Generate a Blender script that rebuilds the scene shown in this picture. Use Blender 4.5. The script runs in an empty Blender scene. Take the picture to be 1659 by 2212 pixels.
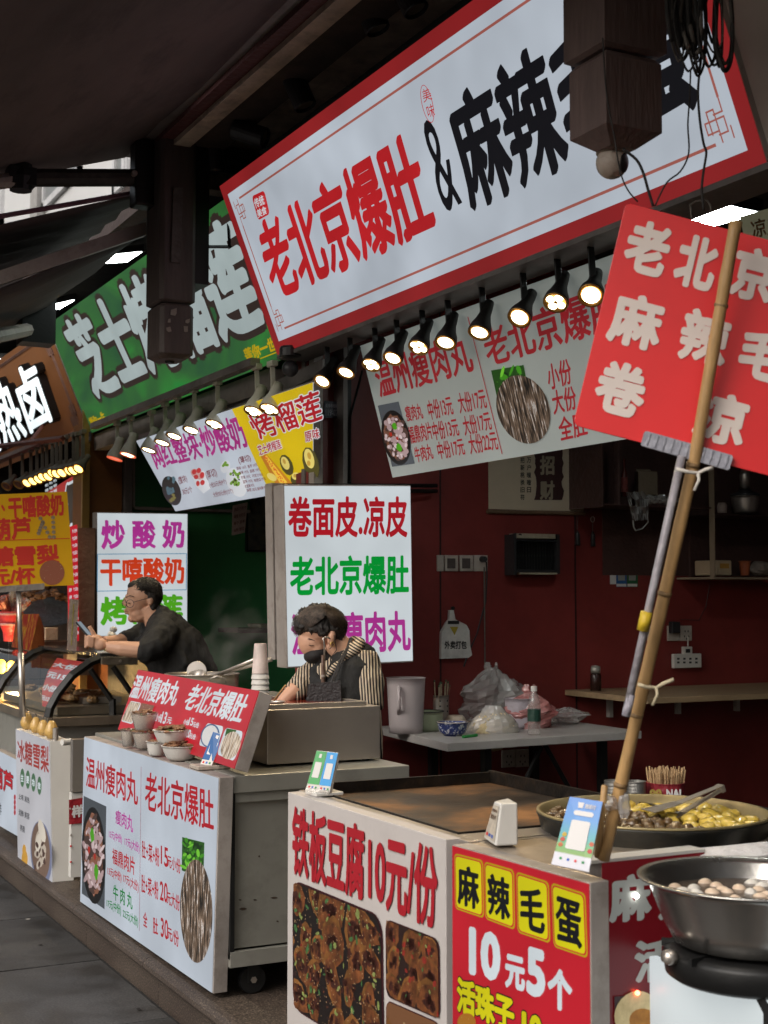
import bpy, bmesh, math, random
from mathutils import Vector, Matrix
random.seed(7)
SC = bpy.context.scene
COL = SC.collection
V = Vector
EXPO = 0.45
EMF = 2 ** -EXPO      # backlit prints keep their screen brightness at this exposure
# ---------------------------------------------------------------- camera
# The photograph was measured on a 1659 x 2212 grid; the street runs along +Y, the shops lie towards +X.
FP, CX, CY, H = 3024.2, 829.5, 1106.0, 1.5
TH = math.atan(342 / 5600.0)
PSI = math.atan(2876 / 5600.0 * math.cos(TH))
fh = V((math.sin(PSI), math.cos(PSI), 0)); RR = V((math.cos(PSI), -math.sin(PSI), 0)); ZZ = V((0, 0, 1))
FW = fh * math.cos(TH) + ZZ * math.sin(TH)
UU = ZZ * math.cos(TH) - fh * math.sin(TH)
CAM = V((0, 0, H))
cd = bpy.data.cameras.new('camera'); cam = bpy.data.objects.new('camera', cd); COL.objects.link(cam)
M3 = Matrix((RR, UU, -FW)).transposed().to_4x4(); M3.translation = CAM
cam.matrix_world = M3
cd.sensor_fit = 'VERTICAL'; cd.sensor_height = 17.3; cd.lens = FP / 2212.0 * 17.3
cd.clip_start = 0.05; cd.clip_end = 400
cd.dof.use_dof = True; cd.dof.focus_distance = 5.3; cd.dof.aperture_fstop = 3.2
SC.camera = cam
# ---------------------------------------------------------------- world, sun, exposure
w = bpy.data.worlds.new("World"); SC.world = w; w.use_nodes = True
wn = w.node_tree.nodes; wl = w.node_tree.links
sky = wn.new('ShaderNodeTexSky'); sky.sky_type = 'NISHITA'; sky.sun_disc = False
sky.sun_elevation = math.radians(38); sky.sun_rotation = math.radians(250)
sky.air_density = 1.2; sky.dust_density = 6.0; sky.ozone_density = 1.0
wn['Background'].inputs['Strength'].default_value = 0.1
hs = wn.new('ShaderNodeHueSaturation'); hs.inputs['Saturation'].default_value = .45
wl.new(sky.outputs[0], hs.inputs['Color']); wl.new(hs.outputs[0], wn['Background'].inputs['Color'])
sd = bpy.data.lights.new('sun', 'SUN'); sd.energy = 0.7; sd.angle = math.radians(40); sd.color = (1, .97, .93)
so = bpy.data.objects.new('sun', sd); COL.objects.link(so)
az = math.radians(250); el = math.radians(38)
sdir = V((math.sin(az) * math.cos(el), math.cos(az) * math.cos(el), math.sin(el)))
so.rotation_euler = sdir.to_track_quat('Z', 'Y').to_euler(); so.location = sdir * 20
SC.view_settings.view_transform = 'Standard'; SC.view_settings.look = 'None'
SC.view_settings.exposure = EXPO; SC.view_settings.gamma = 1.0
SC.view_settings.use_curve_mapping = False
SC.cycles.use_denoising = True
SC.cycles.max_bounces = 7; SC.cycles.transparent_max_bounces = 16
SC.cycles.sample_clamp_indirect = 4.0
SC.cycles.caustics_reflective = False; SC.cycles.caustics_refractive = False

# ---------------------------------------------------------------- measuring helpers
def ray(x, y): return FW + RR * ((x - CX) / FP) - UU * ((y - CY) / FP)
def PX(x, y, X): d = ray(x, y); return CAM + d * ((X - CAM.x) / d.x)
def PY(x, y, Y): d = ray(x, y); return CAM + d * ((Y - CAM.y) / d.y)
def PZ(x, y, Z): d = ray(x, y); return CAM + d * ((Z - CAM.z) / d.z)
def PD(x, y, D): return CAM + ray(x, y) * D
class Plane:
    def __init__(s, p, n):
        s.p = V(p); s.n = V(n).normalized()
        if (CAM - s.p).dot(s.n) < 0: s.n = -s.n
    def __call__(s, x, y, off=0.0):
        d = ray(x, y); t = ((s.p + s.n * off) - CAM).dot(s.n) / d.dot(s.n)
        return CAM + d * t
def plane3(a, b, c): return Plane(a, (b - a).cross(c - a))
def lerp(a, b, t): return a + (b - a) * t
def on(q, u, v): return lerp(lerp(q[0], q[1], u), lerp(q[3], q[2], u), v)   # q = TL TR BR BL, v downwards
def qn(q):
    n = (q[1] - q[0]).cross(q[3] - q[0]).normalized()
    return n if (CAM - q[0]).dot(n) > 0 else -n

# ---------------------------------------------------------------- materials
MATS = {}
def lin(r, g, b):
    f = lambda c: (c / 255 / 12.92) if c <= 10 else ((c / 255 + .055) / 1.055) ** 2.4
    return (f(r), f(g), f(b), 1)
def mat(name, col, rough=.6, metal=0.0, var=.15, scale=6.0, bump=.02, emit=None, es=1.0, coat=0.0, spec=.5, dirt=0.0, dcol=(.02, .018, .015, 1), stretch=(1, 1, 1), alpha=1.0, trans=0.0):
    if name in MATS: return MATS[name]
    m = bpy.data.materials.new(name); m.use_nodes = True; MATS[name] = m
    n = m.node_tree.nodes; l = m.node_tree.links; b = n['Principled BSDF']
    if len(col) == 3: col = (*col, 1)
    tc = n.new('ShaderNodeTexCoord'); mp = n.new('ShaderNodeMapping'); mp.inputs['Scale'].default_value = stretch
    l.new(tc.outputs['Object'], mp.inputs[0])
    no = n.new('ShaderNodeTexNoise'); no.inputs['Scale'].default_value = scale; no.inputs['Detail'].default_value = 6; no.inputs['Roughness'].default_value = .6
    l.new(mp.outputs[0], no.inputs['Vector'])
    cr = n.new('ShaderNodeValToRGB'); l.new(no.outputs['Fac'], cr.inputs[0])
    cr.color_ramp.elements[0].position = .3; cr.color_ramp.elements[1].position = .7
    cr.color_ramp.elements[0].color = [c * (1 - var) for c in col[:3]] + [1]
    cr.color_ramp.elements[1].color = [min(1, c * (1 + var)) for c in col[:3]] + [1]
    out = cr.outputs[0]
    if dirt > 0:
        n2 = n.new('ShaderNodeTexNoise'); n2.inputs['Scale'].default_value = scale * 2.3; n2.inputs['Detail'].default_value = 9; n2.inputs['Roughness'].default_value = .7
        l.new(mp.outputs[0], n2.inputs['Vector'])
        r2 = n.new('ShaderNodeValToRGB'); r2.color_ramp.elements[0].position = .5; r2.color_ramp.elements[1].position = .75
        l.new(n2.outputs['Fac'], r2.inputs[0])
        ml = n.new('ShaderNodeMath'); ml.operation = 'MULTIPLY'; ml.inputs[1].default_value = dirt; l.new(r2.outputs[0], ml.inputs[0])
        mx = n.new('ShaderNodeMixRGB'); l.new(ml.outputs[0], mx.inputs[0]); l.new(out, mx.inputs[1]); mx.inputs[2].default_value = dcol
        out = mx.outputs[0]
    l.new(out, b.inputs['Base Color'])
    rm = n.new('ShaderNodeMapRange'); rm.inputs[3].default_value = max(0.02, rough - .08); rm.inputs[4].default_value = min(1, rough + .1)
    l.new(no.outputs['Fac'], rm.inputs[0]); l.new(rm.outputs[0], b.inputs['Roughness'])
    b.inputs['Metallic'].default_value = metal
    b.inputs['Specular IOR Level'].default_value = spec
    b.inputs['Coat Weight'].default_value = coat
    b.inputs['Alpha'].default_value = alpha
    b.inputs['Transmission Weight'].default_value = trans
    if bump:
        bp = n.new('ShaderNodeBump'); bp.inputs['Strength'].default_value = .4; bp.inputs['Distance'].default_value = bump
        n3 = n.new('ShaderNodeTexNoise'); n3.inputs['Scale'].default_value = scale * 5; n3.inputs['Detail'].default_value = 4
        l.new(mp.outputs[0], n3.inputs['Vector']); l.new(n3.outputs['Fac'], bp.inputs['Height']); l.new(bp.outputs[0], b.inputs['Normal'])
    if emit is not None:
        if len(emit) == 3: emit = (*emit, 1)
        mr = n.new('ShaderNodeMapRange'); es *= EMF; mr.inputs[1].default_value = .3; mr.inputs[2].default_value = .7; mr.inputs[3].default_value = .84 * es; mr.inputs[4].default_value = 1.12 * es
        n4 = n.new('ShaderNodeTexNoise'); n4.inputs['Scale'].default_value = 2.5; n4.inputs['Detail'].default_value = 2
        l.new(tc.outputs['Object'], n4.inputs['Vector']); l.new(n4.outputs['Fac'], mr.inputs[0])
        b.inputs['Emission Color'].default_value = emit; l.new(mr.outputs[0], b.inputs['Emission Strength'])
    return m
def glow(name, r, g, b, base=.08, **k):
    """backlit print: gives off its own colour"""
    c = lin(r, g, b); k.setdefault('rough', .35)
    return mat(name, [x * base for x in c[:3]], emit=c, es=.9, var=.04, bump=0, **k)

def build_mats():
    g = globals()
    g['STEEL'] = mat('brushed_steel', (.55, .5, .45), .32, .8, .08, 3, .0008, dirt=.18, dcol=(.2, .16, .12, 1))
    g['STEELD'] = mat('worn_steel', (.36, .35, .31), .4, .5, .14, 2, .002, dirt=.4, dcol=(.09, .08, .06, 1))
    g['ALU'] = mat('painted_aluminium', (.36, .32, .29), .5, .2, .18, 4, .003, dirt=.6, dcol=(.12, .09, .07, 1))
    g['ALUD'] = mat('grey_steel_section', (.2, .18, .17), .5, .4, .2, 4, .003, dirt=.4)
    g['WHITEP'] = mat('white_plastic', (.62, .6, .56), .4, 0, .06, 5, .002)
    g['CREAM'] = mat('cream_lamp_enamel', (.68, .66, .54), .45, 0, .1, 5, .002, dirt=.25)
    g['BLACKM'] = mat('black_metal', (.012, .012, .012), .45, .3, .3, 8, .003)
    g['BLACKP'] = mat('black_plastic', (.022, .022, .024), .4, 0, .3, 8, .002)
    g['WOODD'] = mat('dark_brown_timber', (.085, .064, .058), .6, 0, .3, 3, .01, dirt=.4, dcol=(.02, .015, .014, 1), stretch=(4, 4, .6))
    g['TIMBR'] = mat('red_brown_timber', (.15, .1, .09), .6, 0, .25, 3, .01, dirt=.35, dcol=(.04, .025, .022, 1), stretch=(4, 4, .6))
    g['REDW'] = mat('dark_red_wall_paint', (.2, .031, .027), .42, 0, .28, 1.6, .008, dirt=.3, dcol=(.04, .008, .007, 1))
    g['GRNW'] = mat('dark_green_wall_paint', (.07, .36, .13), .5, 0, .2, 1.6, .008, dirt=.15)
    g['ORNW'] = mat('ochre_wall_paint', (.24, .1, .028), .55, 0, .2, 2, .006, dirt=.25, dcol=(.08, .04, .015, 1))
    g['CANV'] = mat('brown_awning_canvas', (.12, .088, .08), .9, 0, .4, 1.6, .02, dirt=.75, dcol=(.022, .016, .015, 1), stretch=(1, .3, 1))
    g['CANV2'] = mat('grey_brown_awning_canvas', (.12, .095, .09), .9, 0, .2, 2, .01, dirt=.3)
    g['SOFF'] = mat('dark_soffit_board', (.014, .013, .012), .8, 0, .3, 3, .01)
    g['CONC'] = mat('cream_plaster', (.62, .5, .4), .8, 0, .3, 5, .015, dirt=.5, dcol=(.05, .035, .03, 1))
    g['TILEW'] = mat('white_wall_far', (.62, .62, .62), .7, 0, .05, .5, .003)
    g['SKIN'] = mat('skin', (.58, .33, .22), .5, 0, .08, 12, .0015, spec=.4)
    g['HAIR'] = mat('black_hair', (.014, .011, .009), .55, 0, .6, 60, .01, dirt=.35, dcol=(.09, .07, .055, 1), stretch=(3, 3, .6))
    g['CLOTHB'] = mat('black_cloth', (.011, .011, .011), .8, 0, .4, 14, .008)
    g['BAMB'] = mat('bamboo', (.42, .25, .1), .5, 0, .25, 8, .004, dirt=.3, dcol=(.12, .07, .03, 1), stretch=(3, 3, .5))
    g['WOODL'] = mat('light_wood', (.3, .21, .12), .5, 0, .2, 4, .003, stretch=(1, 6, 6))
    g['TABLE'] = mat('white_laminate', (.4, .38, .36), .4, 0, .08, 4, .002, dirt=.25, dcol=(.12, .1, .08, 1))
    g['REDP'] = mat('red_print', lin(205, 35, 40), .45, 0, .05, 4, .001)
    g['WHT'] = mat('white_print', (.68, .66, .65), .5, 0, .03, 4, .001)
    g['INKR'] = mat('red_ink', lin(160, 22, 35), .5, 0, .05, 4, 0)
    g['INKK'] = mat('black_ink', (.01, .01, .01), .5, 0, .05, 4, 0)
    g['YELI'] = mat('yellow_ink', lin(225, 190, 10), .5, 0, .05, 4, 0)
    g['GW'] = glow('backlit_white', 182, 190, 200)
    g['GWB'] = glow('backlit_white_bright', 204, 212, 216)
    g['GWW'] = glow('backlit_white_dim', 142, 152, 148)
    g['GR'] = glow('backlit_red', 138, 32, 34)
    g['GRT'] = glow('backlit_red_text', 182, 30, 36)
    g['GRD'] = glow('backlit_red_deep', 168, 22, 34)
    g['GOR'] = glow('backlit_red_orange', 205, 62, 30)
    g['GPU'] = glow('backlit_magenta', 170, 50, 140)
    g['GGR'] = glow('backlit_green', 0, 148, 50)
    g['GLG'] = glow('backlit_lime', 80, 165, 30)
    g['GK'] = glow('backlit_black', 14, 14, 20)
    g['GBL'] = glow('backlit_blue_line', 40, 120, 160)
    g['GY'] = glow('backlit_yellow', 208, 178, 8)
    g['GYD'] = glow('backlit_yellow_ochre', 178, 150, 10)
    g['GBOR'] = glow('backlit_border_line', 160, 90, 80)
    g['GGS'] = glow('backlit_green_sign', 45, 112, 48)
    g['GCOV'] = glow('backlit_letter_grey', 165, 178, 178)
    g['GLET'] = mat('lit_channel_letter', (.8, .8, .8), .4, emit=(.85, .97, 1), es=1.1, var=.01, bump=0)
    g['LAMP'] = mat('lit_lamp_warm', (.9, .8, .6), .4, emit=(1, .8, .45), es=9, var=.01, bump=0)
    g['LAMPY'] = mat('lit_lamp_yellow', (.9, .7, .3), .4, emit=(1, .62, .14), es=5, var=.01, bump=0)
    g['LED'] = mat('lit_led_panel', (.9, .9, .9), .4, emit=(.9, 1, .97), es=30, var=.01, bump=0)
    g['GOLD'] = mat('amber_reflector', (.5, .25, .06), .3, .9, .2, 30, .003)
build_mats()

def node_mat(name, fn):
    if name in MATS: return MATS[name]
    m = bpy.data.materials.new(name); m.use_nodes = True; MATS[name] = m
    fn(m.node_tree.nodes, m.node_tree.links, m.node_tree.nodes['Principled BSDF']); return m
def ramp(n, l, src, stops):
    cr = n.new('ShaderNodeValToRGB'); l.new(src, cr.inputs[0]); e = cr.color_ramp.elements
    while len(e) < len(stops): e.new(.5)
    for i, (p, c) in enumerate(stops):
        e[i].position = p; e[i].color = (*c[:3], 1)
    return cr.outputs[0]
def mapped(n, l, kind, sc, stretch=(1, 1, 1), coord='UV', **kw):
    tc = n.new('ShaderNodeTexCoord'); mp = n.new('ShaderNodeMapping'); mp.inputs['Scale'].default_value = stretch
    l.new(tc.outputs[coord], mp.inputs[0]); t = n.new(kind); t.inputs['Scale'].default_value = sc
    l.new(mp.outputs[0], t.inputs['Vector'])
    for k, v in kw.items():
        try: setattr(t, k, v)
        except Exception: pass
    if 'Detail' in t.inputs: t.inputs['Detail'].default_value = 6
    return t
def food_print(name, stops, sc, stretch=(1, 1, 1), glowing=0.0, vor=True, spots=None):
    sc = sc * 2.4; spots = [(a, b_ * 1.6, c) for a, b_, c in (spots or [])]
    if vor: stops = [(min(1, max(0, .66 + (p_ - .62) * .34)), c_) for p_, c_ in stops]
    def fn(n, l, b):
        t1 = mapped(n, l, 'ShaderNodeTexNoise', sc, stretch)
        t2 = mapped(n, l, 'ShaderNodeTexVoronoi', sc * 1.3, stretch, feature='F1')
        mx = n.new('ShaderNodeMath'); mx.operation = 'ADD'; l.new(t1.outputs['Fac'], mx.inputs[0])
        ml = n.new('ShaderNodeMath'); ml.operation = 'MULTIPLY'; ml.inputs[1].default_value = .5 if vor else 0; l.new(t2.outputs['Distance'], ml.inputs[0]); l.new(ml.outputs[0], mx.inputs[1])
        c = ramp(n, l, mx.outputs[0], stops)
        for (scol, ssc, th) in (spots or []):
            v = mapped(n, l, 'ShaderNodeTexVoronoi', ssc, stretch, feature='F1')
            r = n.new('ShaderNodeValToRGB'); r.color_ramp.elements[0].position = th; r.color_ramp.elements[0].color = (1, 1, 1, 1); r.color_ramp.elements[1].position = th + .03; r.color_ramp.elements[1].color = (0, 0, 0, 1)
            l.new(v.outputs['Distance'], r.inputs[0])
            sep = n.new('ShaderNodeSeparateColor'); l.new(v.outputs['Color'], sep.inputs[0])
            gt = n.new('ShaderNodeMath'); gt.operation = 'GREATER_THAN'; gt.inputs[1].default_value = .55; l.new(sep.outputs[0], gt.inputs[0])
            mm = n.new('ShaderNodeMath'); mm.operation = 'MULTIPLY'; l.new(r.outputs[0], mm.inputs[0]); l.new(gt.outputs[0], mm.inputs[1])
            m2 = n.new('ShaderNodeMixRGB'); l.new(mm.outputs[0], m2.inputs[0]); l.new(c, m2.inputs[1]); m2.inputs[2].default_value = (*scol, 1); c = m2.outputs[0]
        l.new(c, b.inputs['Base Color']); b.inputs['Roughness'].default_value = .4
        if glowing:
            l.new(c, b.inputs['Emission Color']); b.inputs['Emission Strength'].default_value = glowing * EMF
    return node_mat(name, fn)
TRIPE = food_print('print_tripe', [(.38, (.006, .005, .004)), (.47, (.045, .03, .02)), (.55, (.1, .068, .045)), (.6, (.2, .15, .12)), (.64, (.5, .48, .46)), (.67, (.02, .015, .01))], 1.3, (11, 1.3, 1), .8, False)
TRIPEC = food_print('print_tripe_counter', [(.3, (.02, .012, .01)), (.45, (.2, .14, .09)), (.53, (.42, .35, .27)), (.6, (.5, .47, .43)), (.68, (.05, .03, .02))], 1, (10, 1.2, 1), .5, False)
GREENS = food_print('print_greens', [(.55, (.004, .02, .003)), (.68, (.03, .13, .01)), (.78, (.1, .36, .03)), (.9, (.01, .05, .005))], 4, (1, 1, 1), .7, spots=[((.25, .6, .05), 9, .2)])
MEAT = food_print('print_meatballs', [(.35, (.03, .01, .008)), (.48, (.3, .19, .18)), (.62, (.52, .42, .42)), (.8, (.35, .22, .2)), (.95, (.12, .05, .03))], 5, (2.4, 1.2, 1), .7, spots=[((.5, .03, .02), 8, .18)])
TOFU = food_print('print_tofu', [(.3, (.008, .004, .004)), (.45, (.09, .02, .012)), (.58, (.24, .085, .02)), (.7, (.36, .17, .035)), (.85, (.06, .013, .01)), (1, (.01, .006, .005))], 3.2, (1, 1, 1), 0, spots=[((.05, .13, .05), 13, .17), ((.36, .27, .16), 38, .2), ((.015, .01, .01), 7, .2), ((.3, .25, .06), 17, .1)])
TOFU2 = food_print('print_tofu_red', [(.3, (.006, .004, .004)), (.5, (.12, .04, .02)), (.62, (.35, .15, .06)), (.75, (.28, .09, .04)), (.9, (.02, .008, .006))], 2.5, (1, 1, 1), 0, spots=[((.3, .01, .01), 8, .25), ((.03, .08, .03), 15, .2), ((.4, .3, .2), 30, .15)])
CAKE = food_print('print_tofu_white', [(.3, (.05, .02, .01)), (.5, (.4, .24, .1)), (.7, (.5, .36, .2)), (.9, (.16, .07, .03))], 1.5, (1, 1, 1), 0)
DURI = food_print('print_durian', [(.3, (.03, .03, .01)), (.5, (.25, .22, .05)), (.7, (.6, .5, .08)), (.9, (.35, .2, .03))], 6, (1, 1, 1), .8)
YOG = food_print('print_yogurt', [(.3, (.2, .25, .3)), (.55, (.6, .62, .65)), (.8, (.5, .52, .5))], 3, (1, 1, 1), .7, spots=[((.1, .22, .04), 7, .3), ((.45, .06, .05), 6, .25)])
PEARP = food_print('print_pear_soup', [(.3, (.08, .04, .03)), (.5, (.25, .17, .12)), (.7, (.5, .42, .35)), (.9, (.3, .2, .15))], 3, (2, 1, 1), .55)
EGGP = food_print('print_boiled_egg', [(.3, (.12, .04, .01)), (.5, (.42, .2, .02)), (.7, (.5, .45, .3)), (.9, (.25, .1, .01))], 2.5, (1, 1, 1), .35)

def fn_granite(n, l, b):
    t = mapped(n, l, 'ShaderNodeTexNoise', 160, coord='Object'); t2 = mapped(n, l, 'ShaderNodeTexNoise', 2.0, coord='Object')
    c = ramp(n, l, t.outputs['Fac'], [(.35, (.02, .015, .011)), (.5, (.07, .052, .04)), (.6, (.12, .09, .068)), (.72, (.26, .21, .16))])
    c2 = ramp(n, l, t2.outputs['Fac'], [(.3, (.55, .5, .5)), (.7, (1, 1, 1))])
    m = n.new('ShaderNodeMixRGB'); m.blend_type = 'MULTIPLY'; m.inputs[0].default_value = 1; l.new(c, m.inputs[1]); l.new(c2, m.inputs[2])
    l.new(m.outputs[0], b.inputs['Base Color']); b.inputs['Roughness'].default_value = .55
    bp = n.new('ShaderNodeBump'); bp.inputs['Distance'].default_value = .002; l.new(t.outputs['Fac'], bp.inputs['Height']); l.new(bp.outputs[0], b.inputs['Normal'])
GRAN = node_mat('brown_granite', fn_granite)
def fn_pave(n, l, b):
    t = mapped(n, l, 'ShaderNodeTexNoise', 120, coord='Object'); t2 = mapped(n, l, 'ShaderNodeTexNoise', 1.6, coord='Object'); t3 = mapped(n, l, 'ShaderNodeTexNoise', 5, coord='Object')
    oi = n.new('ShaderNodeObjectInfo')
    c = ramp(n, l, t.outputs['Fac'], [(.3, (.042, .041, .041)), (.5, (.072, .07, .069)), (.75, (.125, .12, .116))])
    c2 = ramp(n, l, t2.outputs['Fac'], [(.3, (.6, .6, .6)), (.7, (1.05, 1.03, 1))])
    m = n.new('ShaderNodeMixRGB'); m.blend_type = 'MULTIPLY'; m.inputs[0].default_value = 1; l.new(c, m.inputs[1]); l.new(c2, m.inputs[2])
    c3 = ramp(n, l, t3.outputs['Fac'], [(.38, (.6, .57, .53)), (.55, (1, 1, 1))])
    m3 = n.new('ShaderNodeMixRGB'); m3.blend_type = 'MULTIPLY'; m3.inputs[0].default_value = .8; l.new(m.outputs[0], m3.inputs[1]); l.new(c3, m3.inputs[2])
    rr = n.new('ShaderNodeMapRange'); rr.inputs[3].default_value = .8; rr.inputs[4].default_value = 1.12; l.new(oi.outputs['Random'], rr.inputs[0])
    m4 = n.new('ShaderNodeMixRGB'); m4.blend_type = 'MULTIPLY'; m4.inputs[0].default_value = 1; l.new(m3.outputs[0], m4.inputs[1]); l.new(rr.outputs[0], m4.inputs[2])
    l.new(m4.outputs[0], b.inputs['Base Color'])
    r = ramp(n, l, t3.outputs['Fac'], [(.35, (.45, .45, .45)), (.7, (.75, .75, .75))]); l.new(r, b.inputs['Roughness'])
    bp = n.new('ShaderNodeBump'); bp.inputs['Distance'].default_value = .002; bp.inputs['Strength'].default_value = .6; l.new(t.outputs['Fac'], bp.inputs['Height']); l.new(bp.outputs[0], b.inputs['Normal'])
PAVE = node_mat('grey_paving_granite', fn_pave)
def fn_griddle(n, l, b):
    t = mapped(n, l, 'ShaderNodeTexNoise', 2.2, (1, 1, 1), 'Object'); t2 = mapped(n, l, 'ShaderNodeTexNoise', 30, (1, 3, 1), 'Object')
    a = n.new('ShaderNodeMath'); a.operation = 'MULTIPLY_ADD'; a.inputs[1].default_value = .22; l.new(t2.outputs['Fac'], a.inputs[0]); l.new(t.outputs['Fac'], a.inputs[2])
    c = ramp(n, l, a.outputs[0], [(.48, (.02, .014, .011)), (.58, (.04, .025, .016)), (.66, (.13, .06, .022)), (.76, (.26, .12, .04))])
    l.new(c, b.inputs['Base Color']); b.inputs['Metallic'].default_value = .4
    r = ramp(n, l, a.outputs[0], [(.4, (.35, .35, .35)), (.7, (.6, .6, .6))]); l.new(r, b.inputs['Roughness'])
    bp = n.new('ShaderNodeBump'); bp.inputs['Distance'].default_value = .002; l.new(t2.outputs['Fac'], bp.inputs['Height']); l.new(bp.outputs[0], b.inputs['Normal'])
GRID = node_mat('rusty_griddle_iron', fn_griddle)
def fn_stripe(n, l, b):
    tc = n.new('ShaderNodeTexCoord'); no = n.new('ShaderNodeTexNoise'); no.inputs['Scale'].default_value = 6; l.new(tc.outputs['Object'], no.inputs['Vector'])
    dt = n.new('ShaderNodeVectorMath'); dt.operation = 'DOT_PRODUCT'; l.new(tc.outputs['Object'], dt.inputs[0]); dt.inputs[1].default_value = (RR.x, RR.y, .06)
    ad = n.new('ShaderNodeMath'); ad.operation = 'MULTIPLY_ADD'; ad.inputs[1].default_value = .012; l.new(no.outputs['Fac'], ad.inputs[0]); l.new(dt.outputs['Value'], ad.inputs[2])
    m = n.new('ShaderNodeMath'); m.operation = 'MULTIPLY'; m.inputs[1].default_value = 1 / .0115; l.new(ad.outputs[0], m.inputs[0])
    f = n.new('ShaderNodeMath'); f.operation = 'FRACT'; l.new(m.outputs[0], f.inputs[0])
    c = ramp(n, l, f.outputs[0], [(.0, (.008, .007, .007)), (.5, (.008, .007, .007)), (.55, (.5, .4, .29)), (1, (.55, .44, .32))])
    l.new(c, b.inputs['Base Color']); b.inputs['Roughness'].default_value = .6
STRIPE = node_mat('black_cream_striped_cloth', fn_stripe)
def glassy(name, col=(1, 1, 1), tr=.85, rough=.03, haze=0.0):
    def fn(n, l, b):
        out = n['Material Output']; t = n.new('ShaderNodeBsdfTransparent'); t.inputs[0].default_value = (*col, 1)
        g = n.new('ShaderNodeBsdfGlossy'); g.inputs['Roughness'].default_value = rough; g.inputs[0].default_value = (.65, .65, .65, 1)
        d = n.new('ShaderNodeBsdfDiffuse'); d.inputs[0].default_value = (*[.8 * c for c in col], 1)
        lw = n.new('ShaderNodeLayerWeight'); lw.inputs[0].default_value = .5; pw_ = n.new('ShaderNodeMath'); pw_.operation = 'POWER'; pw_.inputs[1].default_value = 4; l.new(lw.outputs['Facing'], pw_.inputs[0]); fr = n.new('ShaderNodeMath'); fr.operation = 'MULTIPLY'; fr.inputs[1].default_value = .6; l.new(pw_.outputs[0], fr.inputs[0])
        m1 = n.new('ShaderNodeMixShader'); m1.inputs[0].default_value = haze; l.new(t.outputs[0], m1.inputs[1]); l.new(d.outputs[0], m1.inputs[2])
        ad = n.new('ShaderNodeMath'); ad.operation = 'ADD'; ad.inputs[1].default_value = 1 - tr; ad.use_clamp = True; l.new(fr.outputs[0], ad.inputs[0])
        no = mapped(n, l, 'ShaderNodeTexNoise', 40 if haze else 3, coord='Object'); bp = n.new('ShaderNodeBump'); bp.inputs['Distance'].default_value = .004 if haze else .0005
        l.new(no.outputs['Fac'], bp.inputs['Height']); l.new(bp.outputs[0], g.inputs['Normal'])
        m2 = n.new('ShaderNodeMixShader'); l.new(ad.outputs[0], m2.inputs[0]); l.new(m1.outputs[0], m2.inputs[1]); l.new(g.outputs[0], m2.inputs[2])
        l.new(m2.outputs[0], out.inputs[0])
    return node_mat(name, fn)
GLASS = glassy('clear_glass', (.97, 1, .99), .93)
BAGM = glassy('thin_plastic_bag', (.94, .92, .9), .86, .22, .36)
CLEARP = glassy('clear_plastic_cup', (.96, .94, .92), .9, .15, .14)
BAGP = glassy('pink_plastic_bag', (.85, .4, .38), .85, .2, .5)
FROST = glassy('frosted_plastic', (.78, .7, .7), .92, .35, .6)

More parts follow.
